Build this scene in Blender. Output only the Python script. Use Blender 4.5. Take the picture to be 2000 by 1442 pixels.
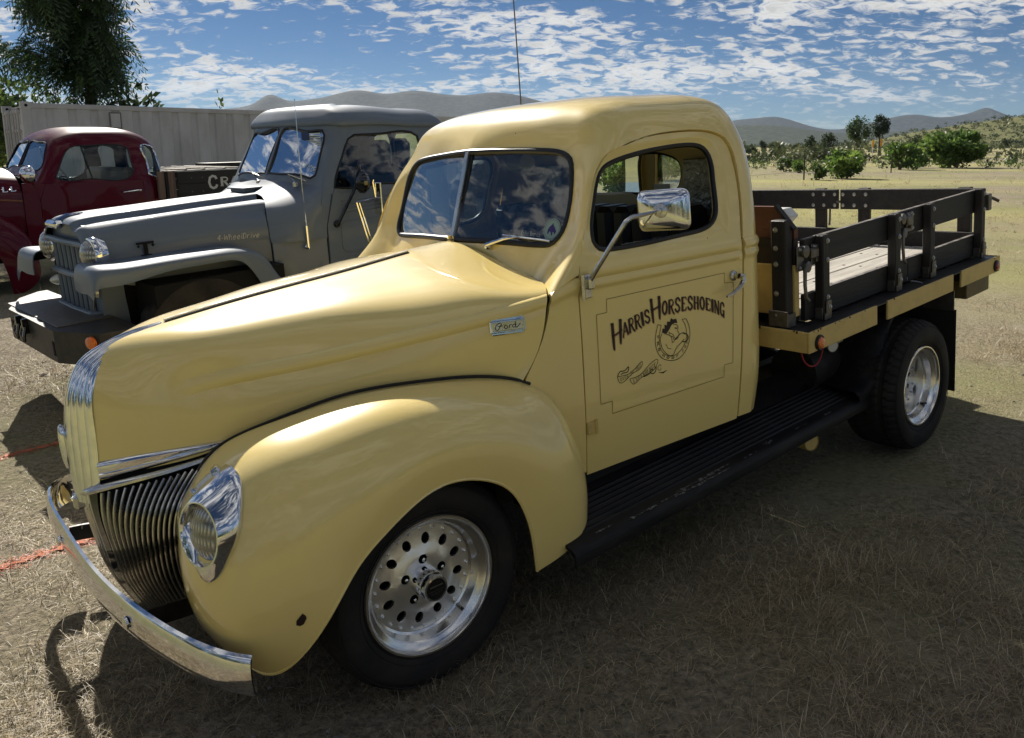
import bpy, bmesh, math, random
import numpy as np
from mathutils import Matrix, Vector, noise
from mathutils.geometry import delaunay_2d_cdt

rnd = random.Random(7)
rng = np.random.default_rng(11)
sc = bpy.context.scene
for _o in list(bpy.data.objects):
    bpy.data.objects.remove(_o)
COL = sc.collection

# ---------------------------------------------------------------- frames
# world: X = camera right, Y = camera forward (level), Z = up, ground under the camera at z = 0
CAM_H = 1.588
PITCH = -0.1725
FOCAL = 1507.088            # in pixels of a 2000 px wide frame
PPX, PPY = 1049.11, 553.857
# the yellow truck stands on a gentle slope: rows = world axes in truck axes (x rearward, y to its right, z up)
T3 = np.array([[0.758099313, -0.648159873, -0.0719319855],
               [0.649818463, 0.760089312, -0.000451282939],
               [0.0549672369, -0.0464006150, 0.997409437]])
CAM_T = np.array([-1.0910, -2.7103, 1.6553])
M_TRUCK = Matrix(T3.tolist()).to_4x4()
M_TRUCK.translation = Vector((T3 @ (-CAM_T)) + np.array([0, 0, CAM_H]))

def t2w(p):
    return M_TRUCK @ Vector(p)

def pose(ox, oy, oz, yaw, pitch, roll):
    cy, sy = math.cos(yaw), math.sin(yaw)
    cp, sp = math.cos(pitch), math.sin(pitch)
    cr, sr = math.cos(roll), math.sin(roll)
    A = Matrix(((cy, -sy, 0), (sy, cy, 0), (0, 0, 1)))
    B = Matrix(((cp, 0, -sp), (0, 1, 0), (sp, 0, cp)))
    D = Matrix(((1, 0, 0), (0, cr, -sr), (0, sr, cr)))
    m = (A @ B @ D).to_4x4()
    m.translation = Vector((ox, oy, oz))
    return M_TRUCK @ m

# ---------------------------------------------------------------- camera
cam_d = bpy.data.cameras.new('camera')
cam = bpy.data.objects.new('camera', cam_d)
COL.objects.link(cam)
cam_d.sensor_width = 36.0
cam_d.sensor_fit = 'HORIZONTAL'
cam_d.lens = FOCAL * 36.0 / 2000.0
cam_d.shift_x = -(PPX - 1000.0) / 2000.0
cam_d.shift_y = -(721.0 - PPY) / 2000.0
cam_d.clip_start = 0.05
cam_d.clip_end = 20000.0
cam.location = (0, 0, CAM_H)
cam.rotation_euler = (math.pi / 2 + PITCH, 0, 0)
sc.camera = cam

# ---------------------------------------------------------------- sky, sun, exposure
SUN_DIR = Vector((T3 @ np.array([0.35, 1.26, 1.0])).tolist()).normalized()
SUN_EL = math.asin(SUN_DIR.z)
SUN_AZ = math.atan2(SUN_DIR.x, SUN_DIR.y)      # clockwise from +Y

world = bpy.data.worlds.new('World')
sc.world = world
world.use_nodes = True
wn = world.node_tree.nodes
wl = world.node_tree.links
wn.clear()

def wnode(t, **kw):
    n = wn.new(t)
    for k, v in kw.items():
        setattr(n, k, v)
    return n

def wmath(op, a=None, b=None, c=None, clamp=False):
    n = wn.new('ShaderNodeMath')
    n.operation = op
    n.use_clamp = clamp
    for i, v in enumerate((a, b, c)):
        if v is None:
            continue
        if isinstance(v, (int, float)):
            n.inputs[i].default_value = v
        else:
            wl.new(v, n.inputs[i])
    return n.outputs[0]

w_out = wnode('ShaderNodeOutputWorld')
w_bg = wnode('ShaderNodeBackground')
w_bg.inputs['Strength'].default_value = 0.030
sky = wnode('ShaderNodeTexSky', sky_type='NISHITA', sun_disc=False)
sky.sun_elevation = SUN_EL
sky.sun_rotation = SUN_AZ
sky.altitude = 1200.0
sky.air_density = 0.75
sky.dust_density = 0.05
sky.ozone_density = 4.5
w_tc = wnode('ShaderNodeTexCoord')
w_sep = wnode('ShaderNodeSeparateXYZ')
wl.new(w_tc.outputs['Generated'], w_sep.inputs[0])
w_zc = wmath('MAXIMUM', w_sep.outputs['Z'], 0.015)
w_den = wmath('ADD', w_zc, 0.26)
w_u = wmath('DIVIDE', w_sep.outputs['X'], w_den)
w_v = wmath('DIVIDE', w_sep.outputs['Y'], w_den)
w_cmb = wnode('ShaderNodeCombineXYZ')
wl.new(w_u, w_cmb.inputs[0])
wl.new(w_v, w_cmb.inputs[1])

def wnoise(scale, detail, rough, dist, off, sx=1.0):
    m = wnode('ShaderNodeMapping')
    m.inputs['Location'].default_value = off
    m.inputs['Scale'].default_value = (sx, 1, 1)
    wl.new(w_cmb.outputs[0], m.inputs[0])
    n = wnode('ShaderNodeTexNoise')
    n.noise_dimensions = '2D'
    n.inputs['Scale'].default_value = scale
    n.inputs['Detail'].default_value = detail
    n.inputs['Roughness'].default_value = rough
    n.inputs['Distortion'].default_value = dist
    wl.new(m.outputs[0], n.inputs['Vector'])
    return n.outputs['Fac']

c_small = wnoise(21.0, 9, 0.60, 0.4, (3.1, 1.7, 0), 0.75)
c_big = wnoise(2.6, 5, 0.6, 0.4, (5.5, 2.4, 0), 0.55)
c_mix = wmath('ADD', wmath('MULTIPLY', c_small, 0.62), wmath('MULTIPLY', c_big, 0.62))
w_ramp = wnode('ShaderNodeMapRange', interpolation_type='SMOOTHSTEP')
w_ramp.inputs['From Min'].default_value = 0.595
w_ramp.inputs['From Max'].default_value = 0.74
wl.new(c_mix, w_ramp.inputs['Value'])
# clouds thin out near the horizon
w_hz = wnode('ShaderNodeMapRange', interpolation_type='SMOOTHSTEP')
w_hz.inputs['From Min'].default_value = 0.0
w_hz.inputs['From Max'].default_value = 0.09
wl.new(w_sep.outputs['Z'], w_hz.inputs['Value'])
w_cl = wmath('MULTIPLY', wmath('MULTIPLY', w_ramp.outputs[0], w_hz.outputs[0]), 0.93)
w_cc = wnode('ShaderNodeMapRange')
w_cc.inputs['From Min'].default_value = 0.4
w_cc.inputs['From Max'].default_value = 0.7
w_cc.inputs['To Min'].default_value = 20.0
w_cc.inputs['To Max'].default_value = 13.5
wl.new(c_small, w_cc.inputs['Value'])
w_col = wnode('ShaderNodeCombineXYZ')
wl.new(w_cc.outputs[0], w_col.inputs[0])
wl.new(wmath('MULTIPLY', w_cc.outputs[0], 0.985), w_col.inputs[1])
wl.new(wmath('MULTIPLY', w_cc.outputs[0], 0.95), w_col.inputs[2])
w_mix = wnode('ShaderNodeMix', data_type='RGBA')
wl.new(w_cl, w_mix.inputs[0])
w_hs = wnode('ShaderNodeHueSaturation')
w_hs.inputs['Saturation'].default_value = 1.16
w_hs.inputs['Value'].default_value = 1.08
wl.new(sky.outputs[0], w_hs.inputs['Color'])
wl.new(w_hs.outputs[0], w_mix.inputs[6])
wl.new(w_col.outputs[0], w_mix.inputs[7])
wl.new(w_mix.outputs[2], w_bg.inputs['Color'])
wl.new(w_bg.outputs[0], w_out.inputs['Surface'])

sun_d = bpy.data.lights.new('sun', 'SUN')
sun_d.energy = 5.0
sun_d.angle = math.radians(0.53)
sun_d.color = (1.0, 0.94, 0.84)
sun = bpy.data.objects.new('sun', sun_d)
COL.objects.link(sun)
sun.rotation_euler = (-SUN_DIR).to_track_quat('-Z', 'Y').to_euler()
sun.location = SUN_DIR * 50

sc.view_settings.view_transform = 'Standard'
sc.view_settings.look = 'None'
sc.view_settings.exposure = 0.62
sc.view_settings.gamma = 1.0
sc.view_settings.use_curve_mapping = False
# ---------------------------------------------------------------- helpers
def tag(o, label=None, cat=None, group=None, kind=None):
    if label: o['label'] = label
    if cat: o['category'] = cat
    if group: o['group'] = group
    if kind: o['kind'] = kind
    return o

def empty(name, mat=None, label=None, cat=None, group=None):
    o = bpy.data.objects.new(name, None)
    COL.objects.link(o)
    o.empty_display_size = 0.2
    if mat is not None:
        o.matrix_world = mat
    return tag(o, label, cat, group)

def mesh_obj(name, V, F, mat, parent=None, smooth=True, sharp=None, fm=None, label=None):
    me = bpy.data.meshes.new(name)
    V = np.asarray(V, float).reshape(-1, 3)
    me.from_pydata(V.tolist(), [], [list(map(int, f)) for f in F])
    mats = mat if isinstance(mat, (list, tuple)) else [mat]
    for m in mats:
        me.materials.append(m)
    if fm is not None:
        me.polygons.foreach_set('material_index', np.asarray(fm, dtype=np.int32))
    if smooth:
        me.polygons.foreach_set('use_smooth', np.ones(len(me.polygons), dtype=bool))
        if sharp is not None:
            me.set_sharp_from_angle(angle=math.radians(sharp))
    me.update()
    o = bpy.data.objects.new(name, me)
    COL.objects.link(o)
    if parent is not None:
        o.parent = parent
    if label:
        o['label'] = label
    return o

class MB:
    """collects shapes into one mesh"""
    def __init__(s):
        s.V = []; s.F = []; s.M = []; s.n = 0
    def add(s, V, F, m=0):
        V = np.asarray(V, float).reshape(-1, 3)
        s.V.append(V)
        s.F += [[int(i) + s.n for i in f] for f in F]
        s.M += [m] * len(F)
        s.n += len(V)
        return s
    def box(s, a, b, bev=0.0, m=0, R=None, c=None):
        a = np.array(a, float); b = np.array(b, float)
        lo = np.minimum(a, b); hi = np.maximum(a, b)
        if bev <= 0:
            V = np.array([[x, y, z] for x in (lo[0], hi[0]) for y in (lo[1], hi[1]) for z in (lo[2], hi[2])])
            F = [(0, 1, 3, 2), (4, 6, 7, 5), (0, 4, 5, 1), (2, 3, 7, 6), (0, 2, 6, 4), (1, 5, 7, 3)]
        else:
            bev = min(bev, 0.49 * float((hi - lo).min()))
            V = []; idx = {}
            for ix in (0, 1):
                for iy in (0, 1):
                    for iz in (0, 1):
                        cr = np.array([(lo, hi)[ix][0], (lo, hi)[iy][1], (lo, hi)[iz][2]])
                        sg = np.array([1 - 2 * ix, 1 - 2 * iy, 1 - 2 * iz]) * bev
                        for k in range(3):
                            p = cr + sg; p[k] = cr[k]
                            idx[(ix, iy, iz, k)] = len(V); V.append(p)
            F = []
            g = lambda x, y, z, k: idx[(x, y, z, k)]
            F += [(g(0,0,0,0), g(0,0,1,0), g(0,1,1,0), g(0,1,0,0)), (g(1,0,0,0), g(1,1,0,0), g(1,1,1,0), g(1,0,1,0)),
                  (g(0,0,0,1), g(1,0,0,1), g(1,0,1,1), g(0,0,1,1)), (g(0,1,0,1), g(0,1,1,1), g(1,1,1,1), g(1,1,0,1)),
                  (g(0,0,0,2), g(0,1,0,2), g(1,1,0,2), g(1,0,0,2)), (g(0,0,1,2), g(1,0,1,2), g(1,1,1,2), g(0,1,1,2))]
            for y in (0, 1):
                for z in (0, 1):
                    F.append((g(0,y,z,1), g(1,y,z,1), g(1,y,z,2), g(0,y,z,2)))
            for x in (0, 1):
                for z in (0, 1):
                    F.append((g(x,0,z,0), g(x,1,z,0), g(x,1,z,2), g(x,0,z,2)))
            for x in (0, 1):
                for y in (0, 1):
                    F.append((g(x,y,0,0), g(x,y,1,0), g(x,y,1,1), g(x,y,0,1)))
            for x in (0, 1):
                for y in (0, 1):
                    for z in (0, 1):
                        F.append((g(x,y,z,0), g(x,y,z,1), g(x,y,z,2)))
            V = np.array(V)
        if R is not None:
            V = (V - c) @ np.asarray(R).T + c
        return s.add(V, F, m)
    def bar(s, p, q, w, h, up=(0, 0, 1), bev=0.0, m=0):
        p = np.array(p, float); q = np.array(q, float)
        d = q - p; L = np.linalg.norm(d); d /= L
        up = np.array(up, float)
        a = np.cross(up, d); a /= np.linalg.norm(a); u = np.cross(d, a)
        t = MB().box((0, -w / 2, -h / 2), (L, w / 2, h / 2), bev)
        V = t.V[0] @ np.array([d, a, u]) + p
        return s.add(V, t.F, m)
    def tube(s, pts, r, seg=8, m=0, cap=True, closed=False):
        P = np.asarray(pts, float); n = len(P)
        r = np.full(n, r, float) if np.isscalar(r) else np.asarray(r, float)
        if closed:
            tg = np.roll(P, -1, 0) - np.roll(P, 1, 0)
        else:
            tg = np.gradient(P, axis=0)
        tg /= np.linalg.norm(tg, axis=1)[:, None] + 1e-12
        ref = np.array([0, 0, 1.0]) if abs(tg[0][2]) < 0.9 else np.array([1.0, 0, 0])
        V = []
        a = np.cross(tg[0], ref); a /= np.linalg.norm(a)
        for i in range(n):
            a = a - tg[i] * np.dot(a, tg[i]); a /= np.linalg.norm(a) + 1e-12
            b = np.cross(tg[i], a)
            for k in range(seg):
                t = 2 * math.pi * k / seg
                V.append(P[i] + r[i] * (math.cos(t) * a + math.sin(t) * b))
        F = []
        for i in range(n if closed else n - 1):
            for k in range(seg):
                k2 = (k + 1) % seg; j = (i + 1) % n
                F.append((i * seg + k, i * seg + k2, j * seg + k2, j * seg + k))
        if cap and not closed:
            F.append(tuple(range(seg))[::-1]); F.append(tuple((n - 1) * seg + k for k in range(seg)))
        return s.add(V, F, m)
    def lathe(s, prof, axis, c, seg=32, m=0, ref=None, closed=False):
        """prof: list of (r, h) along axis direction from c"""
        ax = np.array(axis, float); ax /= np.linalg.norm(ax); c = np.array(c, float)
        if ref is None:
            ref = np.array([0, 0, 1.0]) if abs(ax[2]) < 0.9 else np.array([1.0, 0, 0])
        a = np.cross(ref, ax); a /= np.linalg.norm(a); b = np.cross(ax, a)
        V = []
        for r, h in prof:
            for k in range(seg):
                t = 2 * math.pi * k / seg
                V.append(c + ax * h + r * (math.cos(t) * a + math.sin(t) * b))
        F = []
        n = len(prof)
        for i in range(n if closed else n - 1):
            j = (i + 1) % n
            for k in range(seg):
                k2 = (k + 1) % seg
                F.append((i * seg + k, i * seg + k2, j * seg + k2, j * seg + k))
        return s.add(V, F, m)
    def disc(s, c, n, r, seg=16, m=0, th=0.0):
        prof = [(1e-5, 0), (r, 0)] if th == 0 else [(1e-5, th), (r * 0.93, th), (r, th * 0.8), (r, 0)]
        return s.lathe(prof, n, c, seg, m)
    def build(s, name, mat, parent=None, smooth=True, sharp=35, label=None):
        return mesh_obj(name, np.concatenate(s.V), s.F, mat, parent, smooth, sharp, s.M if isinstance(mat, (list, tuple)) else None, label)

def nspline(t, Y):
    """natural cubic spline through knots t (n), Y (n, ...) -> evaluator"""
    t = np.asarray(t, float); Y = np.asarray(Y, float); n = len(t)
    h = np.diff(t); sh = Y.shape; Yf = Y.reshape(n, -1)
    A = np.eye(n); B = np.zeros_like(Yf)
    for i in range(1, n - 1):
        A[i, i - 1] = h[i - 1]; A[i, i] = 2 * (h[i - 1] + h[i]); A[i, i + 1] = h[i]
        B[i] = 6 * ((Yf[i + 1] - Yf[i]) / h[i] - (Yf[i] - Yf[i - 1]) / h[i - 1])
    M = np.linalg.solve(A, B)
    def ev(x):
        x = np.atleast_1d(np.asarray(x, float))
        i = np.clip(np.searchsorted(t, x) - 1, 0, n - 2)
        a = (t[i + 1] - x)[:, None]; b = (x - t[i])[:, None]; hh = h[i][:, None]
        r = (M[i] * a ** 3 + M[i + 1] * b ** 3) / (6 * hh) + (Yf[i] / hh - M[i] * hh / 6) * a + (Yf[i + 1] / hh - M[i + 1] * hh / 6) * b
        return r.reshape((len(x),) + sh[1:])
    return ev

def resample(pts, n, closed=False):
    P = np.asarray(pts, float)
    if closed:
        P = np.concatenate([P, P[:1]])
    d = np.r_[0, np.cumsum(np.linalg.norm(np.diff(P, axis=0), axis=1))]
    ev = nspline(d, P)
    fine = ev(np.linspace(0, d[-1], max(400, 4 * n)))
    d2 = np.r_[0, np.cumsum(np.linalg.norm(np.diff(fine, axis=0), axis=1))]
    u = np.linspace(0, d2[-1], n + 1)[:-1] if closed else np.linspace(0, d2[-1], n)
    return np.stack([np.interp(u, d2, fine[:, k]) for k in range(P.shape[1])], 1)

def polyresample(pts, n, closed=False):
    P = np.asarray(pts, float)
    if closed:
        P = np.concatenate([P, P[:1]])
    d2 = np.r_[0, np.cumsum(np.linalg.norm(np.diff(P, axis=0), axis=1))]
    u = np.linspace(0, d2[-1], n + 1)[:-1] if closed else np.linspace(0, d2[-1], n)
    return np.stack([np.interp(u, d2, P[:, k]) for k in range(P.shape[1])], 1)

class Surf:
    """smooth surface through a control net (rows x cols x 3); sym_lo/sym_hi mirror ghost columns across y=0"""
    def __init__(s, net, nu=120, nv=120, sym_lo=False, sym_hi=False, tc=None, tr=None):
        N = np.asarray(net, float); R, Cn, _ = N.shape
        X = N
        k0 = 0
        flip = np.array([1, -1, 1.0])
        if sym_lo:
            g = N[:, 1:3][:, ::-1] * flip; X = np.concatenate([g, X], 1); k0 = 2
        if sym_hi:
            g = N[:, -3:-1][:, ::-1] * flip; X = np.concatenate([X, g], 1)
        def knots(A, ax):
            d = np.linalg.norm(np.diff(A, axis=ax), axis=2).mean(axis=1 - ax)
            return np.r_[0, np.cumsum(np.maximum(d, 1e-4) ** 0.75)]
        s.tc = knots(X, 1); s.tr = knots(X, 0)
        ec = nspline(s.tc, np.swapaxes(X, 0, 1))
        c0 = s.tc[k0]; c1 = s.tc[k0 + Cn - 1]
        s.cols = (s.tc[k0:k0 + Cn] - c0) / (c1 - c0)        # parameter of each control column
        s.rows = s.tr / s.tr[-1]
        mid = ec(c0 + np.linspace(0, 1, nu) * (c1 - c0))     # nu x R x 3
        er = nspline(s.tr, np.swapaxes(mid, 0, 1))
        s.G = er(np.linspace(0, 1, nv) * s.tr[-1])           # nv x nu x 3
        s.nu, s.nv = nu, nv
    def __call__(s, u, v):
        u = np.clip(np.asarray(u, float), 0, 1) * (s.nu - 1); v = np.clip(np.asarray(v, float), 0, 1) * (s.nv - 1)
        i = np.minimum(u.astype(int), s.nu - 2); j = np.minimum(v.astype(int), s.nv - 2)
        a = (u - i)[..., None]; b = (v - j)[..., None]
        G = s.G
        return (G[j, i] * (1 - a) + G[j, i + 1] * a) * (1 - b) + (G[j + 1, i] * (1 - a) + G[j + 1, i + 1] * a) * b
    def normal(s, u, v, e=0.006):
        u = np.asarray(u, float); v = np.asarray(v, float)
        u0, u1 = np.clip(u - e, 0, 1), np.clip(u + e, 0, 1); v0, v1 = np.clip(v - e, 0, 1), np.clip(v + e, 0, 1)
        n = np.cross(s(u1, v) - s(u0, v), s(u, v1) - s(u, v0))
        return n / (np.linalg.norm(n, axis=-1)[..., None] + 1e-12)
    def inv(s, pts, ax, sel=None):
        """parameters whose point matches pts in the two coordinates ax; nearest grid node then Newton"""
        out = []
        G = s.G[:, :, list(ax)]
        msk = np.ones(G.shape[:2], bool) if sel is None else sel(s.G)
        for p in np.asarray(pts, float):
            d = ((G - p) ** 2).sum(2) + np.where(msk, 0, 1e3)
            j, i = np.unravel_index(d.argmin(), d.shape)
            x = np.array([i / (s.nu - 1), j / (s.nv - 1)])
            for _ in range(12):
                e = 1e-4
                f = s(x[0], x[1])[list(ax)] - p
                J = np.stack([(s(min(x[0] + e, 1), x[1]) - s(max(x[0] - e, 0), x[1]))[list(ax)] / (min(x[0] + e, 1) - max(x[0] - e, 0)),
                              (s(x[0], min(x[1] + e, 1)) - s(x[0], max(x[1] - e, 0)))[list(ax)] / (min(x[1] + e, 1) - max(x[1] - e, 0))], 1)
                try:
                    dx = np.linalg.solve(J, -f)
                except np.linalg.LinAlgError:
                    break
                m = np.abs(dx).max()
                if m > 0.05: dx *= 0.05 / m
                x = np.clip(x + dx, 0, 1)
            out.append(x)
        return np.array(out)

def surf_inv3(S, pts, sel=None, it=6):
    """parameters of the surface points nearest to pts"""
    out = []; G = S.G; msk = None if sel is None else np.where(sel(G), 0, 1e3)
    for p in np.asarray(pts, float):
        d = ((G - p) ** 2).sum(2)
        if msk is not None: d = d + msk
        j, i = np.unravel_index(d.argmin(), d.shape); x = np.array([i / (S.nu - 1), j / (S.nv - 1)])
        for _ in range(it):
            e = 2e-3; f = S(x[0], x[1]) - p
            a, b = min(x[0] + e, 1), max(x[0] - e, 0); c, d_ = min(x[1] + e, 1), max(x[1] - e, 0)
            J = np.stack([(S(a, x[1]) - S(b, x[1])) / (a - b), (S(x[0], c) - S(x[0], d_)) / (c - d_)], 1)
            dx = np.linalg.lstsq(J, -f, rcond=None)[0]; m = np.abs(dx).max()
            if m > 0.02: dx *= 0.02 / m
            x = np.clip(x + dx, 0, 1)
        out.append(x)
    return np.array(out)

def grid_faces(nr, nc, flip=False):
    F = []
    for j in range(nr - 1):
        for i in range(nc - 1):
            a = j * nc + i
            q = (a, a + 1, a + nc + 1, a + nc)
            F.append(q[::-1] if flip else q)
    return F

def inpoly(P, poly):
    x, y = P[:, 0], P[:, 1]; c = np.zeros(len(P), bool)
    n = len(poly)
    for i in range(n):
        x1, y1 = poly[i]; x2, y2 = poly[(i + 1) % n]
        k = ((y1 > y) != (y2 > y))
        with np.errstate(divide='ignore', invalid='ignore'):
            xi = (x2 - x1) * (y - y1) / (y2 - y1 + 1e-30) + x1
        c ^= k & (x < xi)
    return c

def cdt(outline, holes, step):
    """2D triangulation of outline minus holes with interior points; step = (sx, sy)"""
    outline = np.asarray(outline, float); holes = [np.asarray(h, float) for h in holes]
    lo, hi = outline.min(0), outline.max(0)
    gx = np.arange(lo[0], hi[0], step[0]) + step[0] * 0.37; gy = np.arange(lo[1], hi[1], step[1]) + step[1] * 0.41
    g = np.array([[a + (0.5 * step[0] if k % 2 else 0), b] for k, b in enumerate(gy) for a in gx])
    sc_ = np.array(step)
    loops = [outline] + holes
    if len(g):
        ok = inpoly(g, outline)
        for h in holes: ok &= ~inpoly(g, h)
        bd = np.concatenate([polyresample(l, max(len(l), int(np.linalg.norm(np.diff(np.r_[l, l[:1]], axis=0) / sc_, axis=1).sum() * 2)), True) for l in loops])
        g = g[ok]
        keep = np.array([(((bd - p) / sc_) ** 2).sum(1).min() > 0.3 for p in g], bool) if len(g) else np.zeros(0, bool)
        g = g[keep] if len(g) else g.reshape(0, 2)
    P = np.concatenate(loops + [g]) if len(g) else np.concatenate(loops)
    E = []; k = 0
    for l in loops:
        n = len(l); E += [(k + i, k + (i + 1) % n) for i in range(n)]; k += n
    S = P / sc_
    vo, eo, fo, _, _, _ = delaunay_2d_cdt([Vector(p) for p in S], E, [], 0, 1e-7)
    V = np.array([[v.x, v.y] for v in vo]) * sc_
    F = np.array([list(f) for f in fo if len(f) == 3])
    cen = V[F].mean(1)
    ok = inpoly(cen, outline)
    for h in holes: ok &= ~inpoly(cen, h)
    return V, F[ok].tolist()

def shell_mesh(V2, F, fn, nfn, th, both=True):
    """two skins th apart along normals with separate rim faces; returns V, F, material index (0 out, 1 in, 0 rim)"""
    P = fn(V2); N = nfn(V2)
    n = len(P)
    ec = {}
    for f in F:
        for a, b in zip(f, f[1:] + f[:1]):
            ec[(a, b)] = 1
    bnd = [(a, b) for (a, b) in ec if (b, a) not in ec]
    V = [P]; FF = [list(f) for f in F]; M = [0] * len(F)
    if both and th > 0:
        Q = P - N * th
        V.append(Q)
        FF += [[i + n for i in f[::-1]] for f in F]; M += [1] * len(F)
        rv = {}; rl = []
        for a, b in bnd:
            for q in (a, b):
                if q not in rv:
                    rv[q] = 2 * n + len(rl); rl += [P[q], Q[q]]
        V.append(np.array(rl))
        for a, b in bnd:
            FF.append([rv[b], rv[a], rv[a] + 1, rv[b] + 1]); M.append(0)
    return np.concatenate(V), FF, M

def ring_pts(c, r, n, ph=0.0):
    t = np.arange(n) * 2 * np.pi / n + ph
    return np.stack([c[0] + r * np.cos(t), c[1] + r * np.sin(t)], 1)

def mirror_y(V):
    V = np.array(V, float); V[:, 1] *= -1; return V

def flipF(F):
    return [list(f)[::-1] for f in F]

def dup_tree(o, parent=None):
    c = o.copy(); COL.objects.link(c)
    if parent is not None: c.parent = parent
    for ch in o.children:
        dup_tree(ch, c)
    return c
# ---------------------------------------------------------------- materials
def mat(name, col, rough=0.5, metal=0.0, coat=0.0, coat_r=0.05, spec=0.5, noise_s=None, noise_amt=0.15, col2=None,
        bump=None, bump_s=60.0, trans=0.0, ior=1.45, rough2=None, emis=None, detail=5, sheen=0.0, stretch=None, lo=0.35, hi=0.65):
    m = bpy.data.materials.new(name); m.use_nodes = True
    nt = m.node_tree; b = nt.nodes['Principled BSDF']
    b.inputs['Base Color'].default_value = (*col, 1)
    b.inputs['Roughness'].default_value = rough
    b.inputs['Metallic'].default_value = metal
    b.inputs['Coat Weight'].default_value = coat
    b.inputs['Coat Roughness'].default_value = coat_r
    b.inputs['Specular IOR Level'].default_value = spec
    b.inputs['Transmission Weight'].default_value = trans
    b.inputs['IOR'].default_value = ior
    tc = nt.nodes.new('ShaderNodeTexCoord')
    src = tc.outputs['Object']
    if stretch:
        mp = nt.nodes.new('ShaderNodeMapping'); mp.inputs['Scale'].default_value = stretch
        nt.links.new(src, mp.inputs[0]); src = mp.outputs[0]
    if noise_s:
        n = nt.nodes.new('ShaderNodeTexNoise'); n.inputs['Scale'].default_value = noise_s
        n.inputs['Detail'].default_value = detail; n.inputs['Roughness'].default_value = 0.6
        nt.links.new(src, n.inputs['Vector'])
        mr = nt.nodes.new('ShaderNodeMapRange'); mr.inputs['From Min'].default_value = lo; mr.inputs['From Max'].default_value = hi
        nt.links.new(n.outputs['Fac'], mr.inputs['Value'])
        mx = nt.nodes.new('ShaderNodeMix'); mx.data_type = 'RGBA'
        c2 = col2 if col2 else tuple(c * (1 - noise_amt) for c in col)
        mx.inputs[6].default_value = (*col, 1); mx.inputs[7].default_value = (*c2, 1)
        nt.links.new(mr.outputs[0], mx.inputs[0]); nt.links.new(mx.outputs[2], b.inputs['Base Color'])
        if rough2 is not None:
            m2 = nt.nodes.new('ShaderNodeMapRange'); m2.inputs['From Min'].default_value = lo; m2.inputs['From Max'].default_value = hi
            m2.inputs['To Min'].default_value = rough; m2.inputs['To Max'].default_value = rough2
            nt.links.new(n.outputs['Fac'], m2.inputs['Value']); nt.links.new(m2.outputs[0], b.inputs['Roughness'])
    if bump:
        n2 = nt.nodes.new('ShaderNodeTexNoise'); n2.inputs['Scale'].default_value = bump_s; n2.inputs['Detail'].default_value = 4
        nt.links.new(src, n2.inputs['Vector'])
        bp = nt.nodes.new('ShaderNodeBump'); bp.inputs['Strength'].default_value = bump; bp.inputs['Distance'].default_value = 0.01
        nt.links.new(n2.outputs['Fac'], bp.inputs['Height']); nt.links.new(bp.outputs[0], b.inputs['Normal'])
    if emis:
        b.inputs['Emission Color'].default_value = (*emis[:3], 1); b.inputs['Emission Strength'].default_value = emis[3]
    return m

def glass_mat(name, tint=(0.75, 0.82, 0.80), refl=1.0, rough=0.0):
    """thin automotive pane: clear tinted transmission plus mirror reflection by fresnel"""
    m = bpy.data.materials.new(name); m.use_nodes = True
    nt = m.node_tree; nt.nodes.clear()
    out = nt.nodes.new('ShaderNodeOutputMaterial')
    tr = nt.nodes.new('ShaderNodeBsdfTransparent'); tr.inputs[0].default_value = (*tint, 1)
    gl = nt.nodes.new('ShaderNodeBsdfGlossy'); gl.inputs['Roughness'].default_value = rough
    fr = nt.nodes.new('ShaderNodeFresnel'); fr.inputs[0].default_value = 1.52
    k = nt.nodes.new('ShaderNodeMath'); k.operation = 'MULTIPLY'; k.use_clamp = True; k.inputs[1].default_value = 1.9 * refl
    nt.links.new(fr.outputs[0], k.inputs[0])
    mx = nt.nodes.new('ShaderNodeMixShader')
    nt.links.new(k.outputs[0], mx.inputs[0]); nt.links.new(tr.outputs[0], mx.inputs[1]); nt.links.new(gl.outputs[0], mx.inputs[2])
    nt.links.new(mx.outputs[0], out.inputs[0])
    return m

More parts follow.
